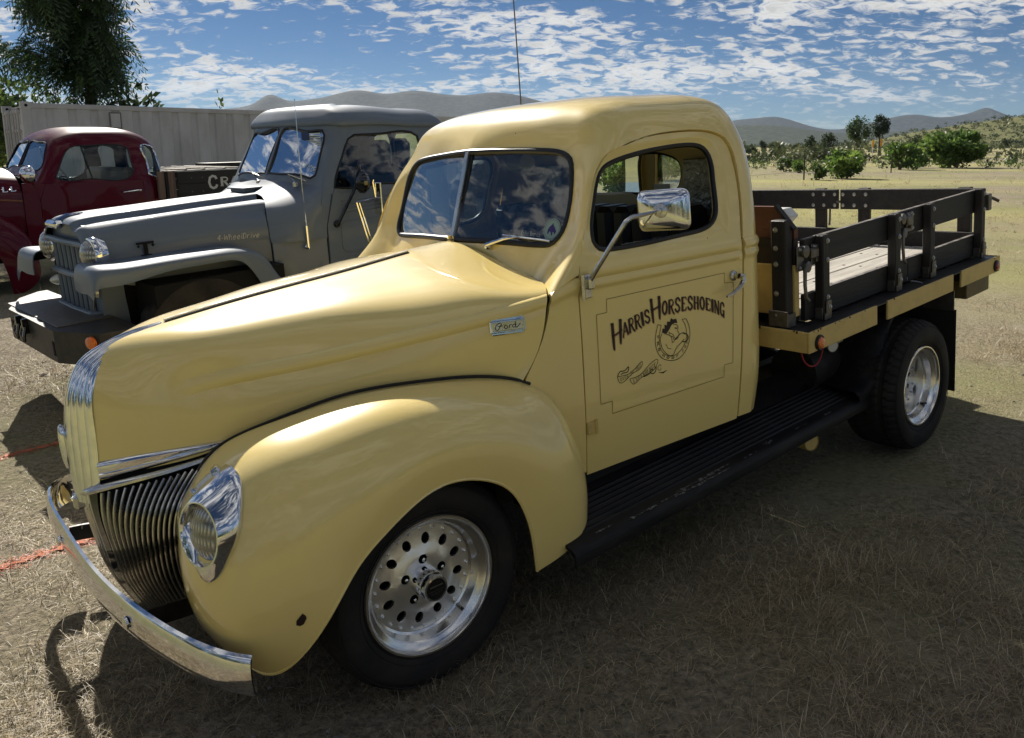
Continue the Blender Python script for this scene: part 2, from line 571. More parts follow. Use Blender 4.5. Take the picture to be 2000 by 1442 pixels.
M = {}
def paint(name, col, dust=(0.35, 0.30, 0.2), rough=0.32, chip=None, coat=1.0, spec=.32):
    """automotive enamel: clear coat, slight mottling, dust film and tiny stone chips"""
    m = bpy.data.materials.new(name); m.use_nodes = True
    nt = m.node_tree; b = nt.nodes['Principled BSDF']; L = nt.links
    tc = nt.nodes.new('ShaderNodeTexCoord')
    n = nt.nodes.new('ShaderNodeTexNoise'); n.inputs['Scale'].default_value = 5.0; n.inputs['Detail'].default_value = 6
    L.new(tc.outputs['Object'], n.inputs['Vector'])
    mr = nt.nodes.new('ShaderNodeMapRange'); mr.inputs['From Min'].default_value = 0.4; mr.inputs['From Max'].default_value = 0.75
    mr.inputs['To Max'].default_value = 0.22
    L.new(n.outputs['Fac'], mr.inputs['Value'])
    mx = nt.nodes.new('ShaderNodeMix'); mx.data_type = 'RGBA'
    mx.inputs[6].default_value = (*col, 1); mx.inputs[7].default_value = (*dust, 1)
    L.new(mr.outputs[0], mx.inputs[0])
    last = mx.outputs[2]
    if chip:
        v = nt.nodes.new('ShaderNodeTexVoronoi'); v.inputs['Scale'].default_value = 9.0
        L.new(tc.outputs['Object'], v.inputs['Vector'])
        t = nt.nodes.new('ShaderNodeMath'); t.operation = 'LESS_THAN'; t.inputs[1].default_value = 0.024
        L.new(v.outputs['Distance'], t.inputs[0])
        v2 = nt.nodes.new('ShaderNodeTexNoise'); v2.inputs['Scale'].default_value = 2.3
        L.new(tc.outputs['Object'], v2.inputs['Vector'])
        t2 = nt.nodes.new('ShaderNodeMath'); t2.operation = 'GREATER_THAN'; t2.inputs[1].default_value = 0.53
        L.new(v2.outputs['Fac'], t2.inputs[0])
        t3 = nt.nodes.new('ShaderNodeMath'); t3.operation = 'MULTIPLY'
        L.new(t.outputs[0], t3.inputs[0]); L.new(t2.outputs[0], t3.inputs[1])
        m2 = nt.nodes.new('ShaderNodeMix'); m2.data_type = 'RGBA'; m2.inputs[7].default_value = (*chip, 1)
        L.new(last, m2.inputs[6]); L.new(t3.outputs[0], m2.inputs[0]); last = m2.outputs[2]
    L.new(last, b.inputs['Base Color'])
    b.inputs['Roughness'].default_value = rough
    b.inputs['Coat Weight'].default_value = coat
    b.inputs['Specular IOR Level'].default_value = spec
    cr = nt.nodes.new('ShaderNodeMapRange'); cr.inputs['From Min'].default_value = 0.35; cr.inputs['From Max'].default_value = 0.8
    cr.inputs['To Min'].default_value = 0.02; cr.inputs['To Max'].default_value = 0.07
    n3 = nt.nodes.new('ShaderNodeTexNoise'); n3.inputs['Scale'].default_value = 22.0; n3.inputs['Detail'].default_value = 8; n3.inputs['Roughness'].default_value = 0.7
    L.new(tc.outputs['Object'], n3.inputs['Vector']); L.new(n3.outputs['Fac'], cr.inputs['Value']); L.new(cr.outputs[0], b.inputs['Coat Roughness'])
    # orange peel / old sheet metal waviness
    n4 = nt.nodes.new('ShaderNodeTexNoise'); n4.inputs['Scale'].default_value = 3.2; n4.inputs['Detail'].default_value = 2
    L.new(tc.outputs['Object'], n4.inputs['Vector'])
    bp = nt.nodes.new('ShaderNodeBump'); bp.inputs['Strength'].default_value = 0.035; bp.inputs['Distance'].default_value = 0.02
    L.new(n4.outputs['Fac'], bp.inputs['Height']); L.new(bp.outputs[0], b.inputs['Coat Normal'])
    return m

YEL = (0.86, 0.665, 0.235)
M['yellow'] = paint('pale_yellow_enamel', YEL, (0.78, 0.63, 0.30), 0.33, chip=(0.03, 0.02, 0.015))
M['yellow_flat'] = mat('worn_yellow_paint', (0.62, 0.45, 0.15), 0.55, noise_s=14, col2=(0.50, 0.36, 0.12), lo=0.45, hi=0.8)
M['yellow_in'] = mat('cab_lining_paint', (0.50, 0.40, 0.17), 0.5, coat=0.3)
M['grey_paint'] = paint('blue_grey_enamel', (0.125, 0.158, 0.205), (0.15, 0.175, 0.20), 0.55, coat=0.25, spec=.3)
M['red_paint'] = paint('dark_red_enamel', (0.088, 0.0012, 0.010), (0.075, 0.003, 0.010), 0.4, coat=0.4, spec=.1)
M['chrome'] = mat('chrome', (0.80, 0.81, 0.83), 0.045, 1.0, noise_s=30, col2=(0.70, 0.71, 0.73), rough2=0.11, bump=0.02, bump_s=9)
M['stainless'] = mat('polished_stainless', (0.60, 0.59, 0.56), 0.17, 1.0, noise_s=25, col2=(0.48, 0.47, 0.45), rough2=0.28)
M['dull_steel'] = mat('dull_zinc_hardware', (0.17, 0.165, 0.155), 0.45, 0.8, noise_s=40, col2=(0.14, 0.12, 0.10), bump=0.2)
M['alu'] = mat('machined_aluminium', (0.84, 0.82, 0.78), 0.20, 1.0, noise_s=7, col2=(0.80, 0.78, 0.74), rough2=0.24, detail=2)
M['alu_face'] = mat('brushed_aluminium', (0.92, 0.90, 0.85), 0.36, 1.0, noise_s=6, col2=(0.86, 0.84, 0.79), rough2=0.42, detail=2)
M['black_paint'] = mat('black_chassis_paint', (0.012, 0.012, 0.013), 0.45, noise_s=20, col2=(0.03, 0.027, 0.024), bump=0.15)
M['black_gloss'] = mat('gloss_black', (0.008, 0.008, 0.009), 0.12, coat=0.6)
M['black_wood'] = mat('black_stained_oak', (0.010, 0.0095, 0.010), 0.62, noise_s=5, col2=(0.024, 0.021, 0.019), bump=0.35, bump_s=26, stretch=(0.35, 5, 5))
M['black_wood_v'] = mat('black_stained_stake', (0.011, 0.010, 0.0105), 0.62, noise_s=5, col2=(0.030, 0.024, 0.02), bump=0.35, bump_s=26, stretch=(5, 5, 0.35))
M['board_edge'] = mat('weathered_board_edge', (0.22, 0.20, 0.18), 0.8, noise_s=18, col2=(0.05, 0.045, 0.04))
M['rubber'] = mat('tyre_rubber', (0.013, 0.013, 0.014), 0.72, noise_s=5, col2=(0.034, 0.030, 0.025), spec=.22, bump=0.12, bump_s=90)
M['gasket'] = mat('window_rubber', (0.008, 0.008, 0.009), 0.4)
M['void'] = mat('matte_black_and_shade', (0.004, 0.004, 0.004), 0.9)  # near-black: shade put into the colour of insides and gaps; also matte parts
M['floor_wood'] = mat('pale_weathered_plank', (0.50, 0.47, 0.41), 0.8, noise_s=4, col2=(0.34, 0.31, 0.27), bump=0.5, bump_s=22, stretch=(0.5, 8, 8))
M['ply'] = mat('red_brown_plywood', (0.15, 0.055, 0.024), 0.55, noise_s=3, col2=(0.07, 0.022, 0.012), bump=0.2, stretch=(6, 0.9, 6), lo=0.3, hi=0.7)
M['dark_ply'] = mat('dark_plywood', (0.03, 0.018, 0.014), 0.6, noise_s=5, col2=(0.012, 0.009, 0.008), stretch=(6, 0.9, 6))
M['white_plastic'] = mat('white_plastic', (0.66, 0.66, 0.63), 0.4)
M['seat'] = mat('black_vinyl', (0.010, 0.010, 0.011), 0.32, bump=0.2, bump_s=200)
M['foil'] = mat('foil_insulation', (0.34, 0.35, 0.35), 0.28, 0.95, noise_s=18, col2=(0.20, 0.20, 0.20), bump=1.0, bump_s=38)
M['amber'] = mat('amber_lens', (0.75, 0.16, 0.01), 0.15, coat=1.0, bump=0.4, bump_s=140)
M['red_lens'] = mat('red_lens', (0.30, 0.012, 0.01), 0.15, coat=1.0, bump=0.4, bump_s=140)
def lens_mat():
    m = bpy.data.materials.new('fluted_headlamp_glass'); m.use_nodes = True; nt = m.node_tree; b = nt.nodes['Principled BSDF']
    tc = nt.nodes.new('ShaderNodeTexCoord'); cr = None
    outs = []
    for d, sc_ in (('Y', 26), ('Z', 9)):
        w = nt.nodes.new('ShaderNodeTexWave'); w.bands_direction = d; w.inputs['Scale'].default_value = sc_; w.inputs['Distortion'].default_value = .3; nt.links.new(tc.outputs['Object'], w.inputs['Vector']); outs.append(w.outputs['Fac'])
    mn = nt.nodes.new('ShaderNodeMath'); mn.operation = 'MULTIPLY'; nt.links.new(outs[0], mn.inputs[0]); nt.links.new(outs[1], mn.inputs[1])
    mx = nt.nodes.new('ShaderNodeMix'); mx.data_type = 'RGBA'; mx.inputs[6].default_value = (.16, .16, .155, 1); mx.inputs[7].default_value = (.62, .62, .58, 1); nt.links.new(mn.outputs[0], mx.inputs[0]); nt.links.new(mx.outputs[2], b.inputs['Base Color'])
    bp = nt.nodes.new('ShaderNodeBump'); bp.inputs['Strength'].default_value = .6; bp.inputs['Distance'].default_value = .006; nt.links.new(mn.outputs[0], bp.inputs['Height']); nt.links.new(bp.outputs[0], b.inputs['Normal'])
    b.inputs['Metallic'].default_value = .55; b.inputs['Roughness'].default_value = .22; b.inputs['Coat Weight'].default_value = 1.0; b.inputs['Coat Roughness'].default_value = .02
    return m
M['lens'] = lens_mat()
M['clear_lens'] = mat('clear_lamp_glass', (0.75, 0.74, 0.66), 0.12, 0.3, coat=1.0, bump=0.6, bump_s=60)
M['glass'] = glass_mat('window_glass', (0.72, 0.80, 0.80), 0.55)
M['ws_glass'] = glass_mat('windscreen_glass', (0.60, 0.68, 0.69), 1.6)
M['brown_ink'] = mat('brown_sign_paint', (0.020, 0.006, 0.008), 0.4)
M['shadow_ink'] = mat('tan_sign_paint', (0.42, 0.22, 0.10), 0.4)
M['pinstripe'] = mat('olive_pinstripe', (0.27, 0.19, 0.045), 0.4)
M['gold'] = mat('gold_badge_enamel', (0.60, 0.50, 0.22), 0.2, 0.8, noise_s=50, col2=(0.72, 0.66, 0.5))
M['cream'] = mat('cream_letter_paint', (0.55, 0.53, 0.47), 0.5)
M['white_ink'] = mat('white_decal', (0.55, 0.60, 0.60), 0.5)
M['blue_ink'] = mat('indigo_decal', (0.03, 0.018, 0.16), 0.5)
M['mint_decal'] = mat('pale_green_decal', (0.25, 0.36, 0.34), 0.5)
M['rust'] = mat('rust', (0.05, 0.02, 0.01), 0.9, noise_s=60, col2=(0.015, 0.008, 0.006))
M['red_wire'] = mat('red_wire', (0.35, 0.02, 0.02), 0.4)
M['zinc'] = mat('zinc_bolt', (.42, .41, .39), .38, .9)
M['shaded_yellow'] = mat('yellow_paint_in_shade', (.17, .125, .045), .6, noise_s=9, col2=(.10, .075, .03))  # yellow rear step with its shade painted in as a darker olive
M['gauge_face'] = mat('gauge_face', (0.6, 0.6, 0.55), 0.3)
M['flag_blue'] = mat('flag_blue', (0.02, 0.04, 0.12), 0.7)
M['tan_seat'] = mat('tan_vinyl', (0.36, 0.27, 0.17), 0.5)
M['box_wood'] = mat('dark_stained_box', (0.010, 0.009, 0.009), 0.6, noise_s=4, col2=(0.02, 0.016, 0.014), bump=0.3, stretch=(0.6, 6, 6))
M['brown_wood'] = mat('brown_weathered_wood', (0.20, 0.13, 0.09), 0.75, noise_s=6, col2=(0.10, 0.06, 0.045), stretch=(5, 5, 0.6))
DOOR_GAP = [(0.7325,0.4517),(0.7272,0.7217),(0.7295,0.9733),(0.7283,1.1317),(0.734,1.2039),(0.7814,1.3424),(0.8472,1.4807),(0.8927,1.5576),(0.9399,1.6025),(1.0178,1.6332),(1.1667,1.669),(1.3322,1.6825),(1.4611,1.6804),(1.5542,1.6634),(1.6028,1.6335),(1.6185,1.5777),(1.6144,1.4936),(1.5996,1.3897),(1.5791,1.2341),(1.5782,1.1386),(1.5665,0.9134),(1.5457,0.5827),(1.541,0.4579)]
WIN = [(0.8353,1.3138),(0.8368,1.3539),(0.8695,1.4419),(0.9174,1.5298),(0.9518,1.5643),(1.0073,1.5866),(1.0927,1.6037),(1.2557,1.6227),(1.3957,1.6285),(1.4565,1.623),(1.4919,1.6085),(1.5141,1.5719),(1.5021,1.4818),(1.4854,1.3802),(1.4682,1.3325),(1.4327,1.3036),(1.3835,1.289),(1.3116,1.2835),(1.1078,1.2734),(0.9318,1.2716),(0.8843,1.2742),(0.8552,1.2836)]
WIN_BEV = [(0.7784,1.3283),(0.8288,1.446),(0.8861,1.5434),(0.934,1.5991),(0.986,1.6257),(1.066,1.6437),(1.2139,1.6547),(1.3503,1.6574),(1.4578,1.6571),(1.5171,1.6444),(1.5536,1.6152),(1.5652,1.5643),(1.5546,1.4775),(1.5379,1.3749),(1.5255,1.293),(1.5123,1.2361)]
PANEL = [(1.4647,1.1058),(1.4629,1.0648),(1.5154,1.059),(1.5003,0.7205),(1.4493,0.7222),(1.4468,0.6712),(0.8511,0.6668),(0.8521,0.7163),(0.7977,0.7168),(0.8008,1.0528),(0.849,1.0534),(0.8504,1.1018)]
T1_base = [(0.8659,0.9044),(0.9218,0.9416),(0.9571,0.9576),(0.9892,0.967),(1.0215,0.9737),(1.0542,0.9814)]
T1_top = [(0.8696,1.0075),(0.9206,1.0148),(0.9549,1.0181),(0.9897,1.0225),(1.0217,1.027),(1.054,1.0296)]
H1 = [(0.8733,0.9063),(0.9051,0.924),(0.8697,1.0099),(0.9086,1.018),(0.8804,0.9645),(0.9052,0.9693)]
A_base = [(0.9177,0.9449),(0.9585,0.9602),(0.9892,0.967),(1.0215,0.9737),(1.0575,0.9818)]
A_top = [(0.9163,0.9962),(0.9545,1.0119),(0.9863,1.0197),(1.0184,1.0261),(1.0508,1.0302)]
H2 = [(1.0699,0.9719),(1.1032,0.9807),(1.0628,1.0676),(1.1041,1.0715),(1.0732,1.0261),(1.1015,1.0286)]
O_base = [(1.1141,0.9963),(1.1473,0.9942),(1.181,0.9932),(1.2151,0.9921),(1.2496,0.991),(1.2846,0.9884),(1.3197,0.9821),(1.3552,0.9715),(1.3838,0.9611),(1.4199,0.9445),(1.4564,0.9255)]
O_top = [(1.1171,1.0458),(1.1504,1.0476),(1.1841,1.0484),(1.2182,1.0476),(1.2525,1.0449),(1.2872,1.039),(1.3222,1.0321),(1.3576,1.0214),(1.3862,1.0107),(1.4223,0.9971),(1.4589,0.9812)]
SHOE_out = [(1.0927,0.9613),(1.0796,0.9228),(1.0755,0.8942),(1.0813,0.8635),(1.0988,0.8331),(1.1289,0.8135),(1.16,0.8048),(1.1961,0.806),(1.2296,0.8262),(1.2518,0.8581),(1.2594,0.8931),(1.2519,0.9369),(1.2407,0.9571)]
SHOE_in = [(1.11,0.955),(1.1004,0.9245),(1.0964,0.8959),(1.1007,0.8654),(1.115,0.8433),(1.1377,0.8289),(1.161,0.8227),(1.1893,0.8275),(1.2142,0.8416),(1.2361,0.8704),(1.2416,0.8966),(1.2318,0.9407),(1.2206,0.9578)]
MANE = [(1.1121,0.9252),(1.117,0.9419),(1.126,0.9372),(1.127,0.9547),(1.1392,0.9494),(1.1417,0.9649),(1.1555,0.9599),(1.1618,0.9747),(1.1717,0.967),(1.1891,0.9667),(1.1944,0.9478),(1.1803,0.9517),(1.1683,0.9498),(1.16,0.9425),(1.1515,0.9322),(1.135,0.9177)]
HEAD = [(1.1571,0.9608),(1.1652,0.9652),(1.1685,0.9527),(1.1878,0.9431),(1.1974,0.9293),(1.1943,0.9179),(1.2016,0.9045),(1.197,0.8934),(1.1887,0.8891),(1.1769,0.8915),(1.1713,0.9045),(1.1583,0.9131),(1.147,0.9213)]
EYE = [(1.1792,0.9328),(1.1869,0.9278),(1.1934,0.9301)]
JAW = [(1.1468,0.9183),(1.1539,0.905),(1.1677,0.8981),(1.1704,0.8898),(1.1845,0.8851),(1.1968,0.8905)]
ARM1 = [(1.1119,0.9223),(1.1032,0.9063),(1.1041,0.8825),(1.1121,0.86),(1.1303,0.8383),(1.1494,0.8264),(1.1669,0.8275),(1.1781,0.8431),(1.2032,0.862),(1.2284,0.8781)]
ARM2 = [(1.1234,0.92),(1.1463,0.9095),(1.1612,0.8946),(1.1641,0.8761),(1.1848,0.8899),(1.2054,0.9008),(1.2217,0.9036),(1.2293,0.896)]
ARM3 = [(1.1287,0.8774),(1.1393,0.8573),(1.1548,0.8528)]
CUFF = [(1.2217,0.9036),(1.2453,0.8898),(1.2487,0.877),(1.2317,0.8653),(1.2159,0.8715)]
BAN1 = [(0.882,0.8027),(0.9165,0.8005),(0.9573,0.8086),(1.0072,0.8324),(0.9985,0.8139),(0.9567,0.8),(0.9187,0.7797),(0.8931,0.7759),(0.882,0.8027)]
BAN2 = [(0.9393,0.7807),(0.993,0.7858),(1.04,0.8134),(1.0843,0.8244),(1.0736,0.8),(1.0304,0.7801),(0.9844,0.7672),(0.9578,0.7558),(0.9393,0.7807)]
BAN3 = [(0.882,0.8027),(0.8961,0.8196),(0.9214,0.8196),(0.9366,0.8295),(0.9341,0.8138),(0.9099,0.8107),(0.8988,0.8074)]
BAN4 = [(1.0736,0.8),(1.0686,0.7803),(1.0492,0.777),(1.0423,0.7893),(1.0577,0.7917),(1.0457,0.7825),(1.0073,0.7736)]
b1base = [(0.8956,0.7811),(0.9227,0.7846),(0.9564,0.7959),(0.9948,0.8147)]
b1top = [(0.8923,0.7957),(0.9215,0.7993),(0.9537,0.8105),(0.9994,0.8283)]
b2base = [(0.958,0.7587),(0.9882,0.768),(1.0306,0.7848),(1.0697,0.7997)]
b2top = [(0.9537,0.7755),(0.9891,0.7837),(1.0317,0.8023),(1.0747,0.8188)]
GEE = [(1.1005,0.797),(1.093,0.8016),(1.085,0.7974),(1.0822,0.7891),(1.088,0.7818),(1.0982,0.7825),(1.0963,0.7902)]
SWASH = [(1.0822,0.7742),(1.1069,0.7698),(1.1322,0.7736),(1.1105,0.7641),(1.1028,0.7659)]
BELT = [(0.7587,1.2184),(0.7532,1.1772),(1.5775,1.2237),(1.5723,1.182)]
HANDLE = [(1.4946,1.1125),(1.5611,1.0962),(1.5599,1.0663),(1.5165,1.056),(1.4442,1.0548)]
HINGE = [(0.7284,0.6187),(0.7781,0.5925),(0.7783,0.5372),(0.728,0.5604)]
# ================================================================ the yellow flatbed pickup (truck axes)
truck = empty('pickup_truck', M_TRUCK,
              'pale yellow rounded flatbed pickup with brown sign writing and horse emblem on its door', 'pickup truck')
S_ = np.array

def W_(x): return 0.7525 + 0.0914 * (np.asarray(x, float) - 0.73) / 0.8437
def prof_(z):
    z = np.asarray(z, float)
    return 0.274 * np.maximum(z - 1.14, 0) ** 1.677 + 0.03 * (np.maximum(0.8 - z, 0) / 0.4) ** 2
def Ys(x, z): return -(W_(x) - prof_(z))
def lobe(z, a, b, h): return h * np.sin(np.pi * np.clip((z - a) / (b - a), 0, 1)) ** 0.75
def bead_(z): return lobe(z, 1.148, 1.182, 0.010) + lobe(z, 1.184, 1.236, 0.013)
def side_pt(x, z, off=0.0, bead=True):
    x = np.asarray(x, float); z = np.asarray(z, float)
    y = Ys(x, z) - off - (bead_(z) if bead else 0)
    return np.stack([x + 0 * y, y, z + 0 * y], -1)
def side_n(x, z):
    e = 1e-3
    a = side_pt(x + e, z) - side_pt(x - e, z); b = side_pt(x, z + e) - side_pt(x, z - e)
    n = np.cross(a, b); n /= np.linalg.norm(n, axis=-1)[..., None]
    return np.where(n[..., 1:2] > 0, -n, n)

# ---------------------------------------------------------------- cab shell
def sp(x, z): return (x, float(Ys(x, z)), z)
net = [
 [(.712,0,1.292),(.730,-.20,1.240),(.715,-.44,1.200),(.685,-.60,1.172),(.607,-.733,1.160),(.74,-.7535,1.212),sp(1.0,1.235),sp(1.3,1.235),sp(1.55,1.235),(1.652,-.846,1.235),(1.735,-.785,1.235),(1.78,-.5,1.235),(1.785,-.25,1.235),(1.785,0,1.235)],
 [(.724,0,1.310),(.745,-.22,1.305),(.772,-.45,1.300),(.787,-.585,1.298),(.758,-.692,1.30),sp(.785,1.315),sp(1.0,1.32),sp(1.3,1.32),sp(1.565,1.32),(1.663,-.838,1.32),(1.748,-.772,1.32),(1.79,-.5,1.32),(1.795,-.25,1.32),(1.795,0,1.32)],
 [(.772,0,1.45),(.80,-.22,1.45),(.838,-.45,1.45),(.862,-.592,1.45),(.832,-.678,1.45),sp(.850,1.45),sp(1.02,1.455),sp(1.3,1.455),sp(1.58,1.455),(1.680,-.812,1.455),(1.765,-.748,1.455),(1.805,-.5,1.455),(1.81,-.25,1.455),(1.81,0,1.455)],
 [(.816,0,1.58),(.852,-.22,1.58),(.878,-.44,1.58),(.898,-.575,1.575),(.895,-.655,1.575),sp(.925,1.582),sp(1.06,1.59),sp(1.3,1.59),sp(1.585,1.59),(1.692,-.776,1.59),(1.778,-.715,1.59),(1.812,-.48,1.59),(1.815,-.24,1.59),(1.815,0,1.59)],
 [(.848,0,1.668),(.880,-.22,1.665),(.905,-.42,1.66),(.93,-.55,1.655),(.95,-.63,1.657),sp(.99,1.664),sp(1.10,1.677),sp(1.32,1.684),sp(1.565,1.675),(1.690,-.742,1.675),(1.77,-.680,1.67),(1.80,-.46,1.668),(1.805,-.23,1.668),(1.805,0,1.668)],
 [(.897,0,1.747),(.914,-.215,1.745),(.937,-.40,1.743),(.967,-.523,1.745),(.998,-.60,1.752),(1.055,-.640,1.756),(1.15,-.662,1.762),(1.33,-.680,1.768),(1.56,-.697,1.772),(1.668,-.692,1.768),(1.742,-.63,1.756),(1.77,-.42,1.748),(1.765,-.2,1.74),(1.765,0,1.74)],
 [(.975,0,1.816),(.99,-.185,1.815),(1.015,-.35,1.814),(1.05,-.455,1.817),(1.09,-.515,1.820),(1.14,-.552,1.822),(1.22,-.574,1.824),(1.36,-.588,1.825),(1.54,-.598,1.828),(1.615,-.588,1.825),(1.67,-.525,1.816),(1.665,-.34,1.805),(1.67,-.17,1.805),(1.67,0,1.805)],
 [(1.12,0,1.850),(1.13,-.11,1.850),(1.15,-.21,1.850),(1.18,-.275,1.851),(1.21,-.32,1.853),(1.24,-.345,1.852),(1.28,-.36,1.852),(1.37,-.37,1.852),(1.47,-.37,1.854),(1.52,-.36,1.854),(1.53,-.31,1.852),(1.54,-.21,1.850),(1.545,-.1,1.850),(1.545,0,1.850)],
 [(1.27,0,1.862)] + [(x, -0.002, 1.8625) for x in (1.275,1.28,1.29,1.30,1.31,1.33,1.35,1.375,1.39,1.40,1.405,1.41)] + [(1.41,0,1.862)],
]
cabS = Surf(net, 260, 160, True, True)
front = lambda G: (G[..., 0] < 1.15) & (G[..., 2] < 1.72)
sidew = lambda G: (G[..., 1] < -.55) & (G[..., 0] > .6) & (G[..., 0] < 1.66) & (G[..., 2] < 1.76)
backw = lambda G: G[..., 0] > 1.7

ws_yz = [(-.012,1.306),(-.2,1.304),(-.4,1.300),(-.51,1.297),(-.562,1.307),(-.588,1.340),(-.596,1.40),(-.593,1.48),(-.581,1.555),(-.56,1.602),(-.515,1.630),(-.45,1.642),(-.3,1.652),(-.15,1.658),(-.012,1.662)]
ws_uv = cabS.inv(resample(ws_yz, 60), (1, 2), front)
ws_uv[0, 0] = ws_uv[-1, 0] = 0.0
gap_top = [(x, z) for x, z in DOOR_GAP if z > 1.20]      # front to rear over the top
gp = resample([(.748, 1.236)] + gap_top[1:-2] + [(1.5791, 1.236)], 70)
gp = gp + 0.0035 * np.stack([np.where(np.arange(70) < 18, -1, np.where(np.arange(70) > 52, 1, 0)), np.where((np.arange(70) > 15) & (np.arange(70) < 56), 1, 0)], 1)
do_uv = surf_inv3(cabS, np.stack([gp[:, 0], Ys(gp[:, 0], gp[:, 1]), gp[:, 1]], 1), sidew)
do_uv[0, 1] = do_uv[-1, 1] = 0.0
rw_yz = [(-.0,1.395),(-.28,1.395),(-.35,1.415),(-.375,1.48),(-.36,1.55),(-.31,1.58),(-.0,1.585)]
rw_uv = cabS.inv(resample(rw_yz, 36), (1, 2), backw)
rw_uv[0, 0] = rw_uv[-1, 0] = 1.0

def lin(a, b, n):
    return np.stack([np.linspace(a[0], b[0], n), np.linspace(a[1], b[1], n)], 1)[:-1]
outl = np.concatenate([
    lin((0, 0), do_uv[0], 40), do_uv[:-1], lin(do_uv[-1], (1, 0), 40),
    lin((1, 0), rw_uv[0], 12), rw_uv[:-1], lin(rw_uv[-1], (1, 1), 30),
    lin((1, 1), (0, 1), 60), lin((0, 1), ws_uv[-1], 30), ws_uv[::-1][:-1], lin(ws_uv[0], (0, 0), 5)])
V2, F2 = cdt(outl, [], (0.0125, 0.0125))
def cab_fn(V): return cabS(V[:, 0], V[:, 1])
def cab_nf(V):
    n = cabS.normal(V[:, 0], V[:, 1])
    c = np.array([1.3, 0, 1.45]); s = np.sign(((cab_fn(V) - c) * n).sum(1)); s[s == 0] = 1
    return n * s[:, None]
def orient(V, F, c):
    t = np.asarray(V)[np.array([f[:3] for f in F])]
    n = np.cross(t[:, 1] - t[:, 0], t[:, 2] - t[:, 0])
    return float((n * (t.mean(1) - c)).sum()) < 0
def shell_obj(name, V2, F2, fn, nf, th, mats, cen, parent=truck, both_sides=True, sharp=40):
    """panel with thickness on the near side, mirrored to the far side in the same part when asked"""
    P = fn(V2)
    if orient(P, F2, np.array(cen)): F2 = flipF(F2)
    V, F, m = shell_mesh(V2, F2, fn, nf, th)
    if both_sides:
        n = len(V)
        F = F + [[i + n for i in f[::-1]] for f in F]; m = m + m
        V = np.concatenate([V, mirror_y(V)])
    return mesh_obj(name, V, F, mats, parent, True, sharp, m)
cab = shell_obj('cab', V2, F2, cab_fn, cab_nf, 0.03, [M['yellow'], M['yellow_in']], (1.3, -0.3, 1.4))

# lower rear quarter and back wall
lz = [1.235, 1.225, 1.20, 1.19, 1.17, 1.15, 1.13, 1.0, .8, .65, .53, .47]
rg = lambda z: np.interp(z, [.45, .5827, .9134, 1.1386, 1.236], [1.545, 1.5495, 1.570, 1.582, 1.583])
lnet = []
for z in lz[::-1]:
    b = float(bead_(z)); ti = .02 * max(.62 - z, 0) / .15
    lnet.append([(float(rg(z)), float(Ys(rg(z), z)) - b, z), (1.62, float(Ys(1.62, z)) - b, z), (1.652 - ti, -.846 + float(prof_(z)) * 1 - b, z),
                 (1.705 - ti + b * .7, -.825 + float(prof_(z)) - b * .7, z), (1.745 - ti + b, -.765 + float(prof_(z)), z), (1.772 - ti + b, -.62, z), (1.785 - ti + b, -.3, z), (1.785 - ti + b, 0, z)])
qS = Surf(lnet, 60, 150, False, True)
gu, gv = np.meshgrid(np.linspace(0, 1, 60), np.linspace(0, 1, 150))
def grid_shell(name, S, nu, nv, th, mats, cen, parent=truck, both_sides=True, disp=None, sharp=45):
    gu, gv = np.meshgrid(np.linspace(0, 1, nu), np.linspace(0, 1, nv))
    UV = np.stack([gu.ravel(), gv.ravel()], 1)
    F = grid_faces(nv, nu)
    F = [t for q in F for t in ([q[0], q[1], q[2], q[3]],)]
    sg = [1.0]
    def nf(V): return S.normal(V[:, 0], V[:, 1]) * sg[0]
    def fn0(V): return S(V[:, 0], V[:, 1])
    P = fn0(UV)
    n = nf(UV)
    if float((n * (P - np.array(cen))).sum()) < 0: sg[0] = -1.0
    def fn(V):
        p = fn0(V)
        return p if disp is None else p + nf(V) * disp(V)[:, None]
    if orient(P, F, np.array(cen)): F = [list(f)[::-1] for f in F]
    V, FF, m = shell_mesh(UV, [list(f) for f in F], fn, nf, th)
    if both_sides:
        k = len(V); FF = FF + [[i + k for i in f[::-1]] for f in FF]; m = m + m
        V = np.concatenate([V, mirror_y(V)])
    return mesh_obj(name, V, FF, mats, parent, True, sharp, m)
grid_shell('rear_quarter_panel', qS, 60, 150, 0.02, [M['yellow'], M['yellow_in']], (1.2, 0, .9))

# cowl side between hood and door
gz = np.linspace(.47, 1.19, 26)
door_front = np.stack([np.interp(gz, [.4517, .7217, .9733, 1.1317, 1.21], [.7285, .7235, .7258, .7245, .737]), gz], 1)
cow = np.concatenate([door_front, resample([(.733,1.197),(.69,1.192),(.645,1.178),(.607,1.160),(.60,1.12),(.59,1.08),(.562,1.01),(.52,.94),(.475,.872)], 40)[1:],
                      resample([(.455,.82),(.52,.74),(.57,.64),(.60,.55),(.61,.47)], 26)])
V2c, F2c = cdt(cow, [], (0.02, 0.012))
def cow_fn(V):
    z = V[:, 1]; x = V[:, 0]
    top = np.interp(x, [.60, .733], [1.168, 1.200])
    b = lobe(z - top, -.048, 0.004, .012)
    return np.stack([x, Ys(x, z) - b, z], 1)
cs_ = shell_obj('cowl_side', V2c, F2c, cow_fn, lambda V: side_n(V[:, 0], V[:, 1]), 0.012, [M['yellow'], M['yellow_in']], (.7, 0, .8), truck, False)
def mirror_obj(o):
    me = o.data.copy(); c = o.copy(); c.data = me; COL.objects.link(c)
    for v in me.vertices: v.co.y *= -1
    me.flip_normals(); return c
mirror_obj(cs_)

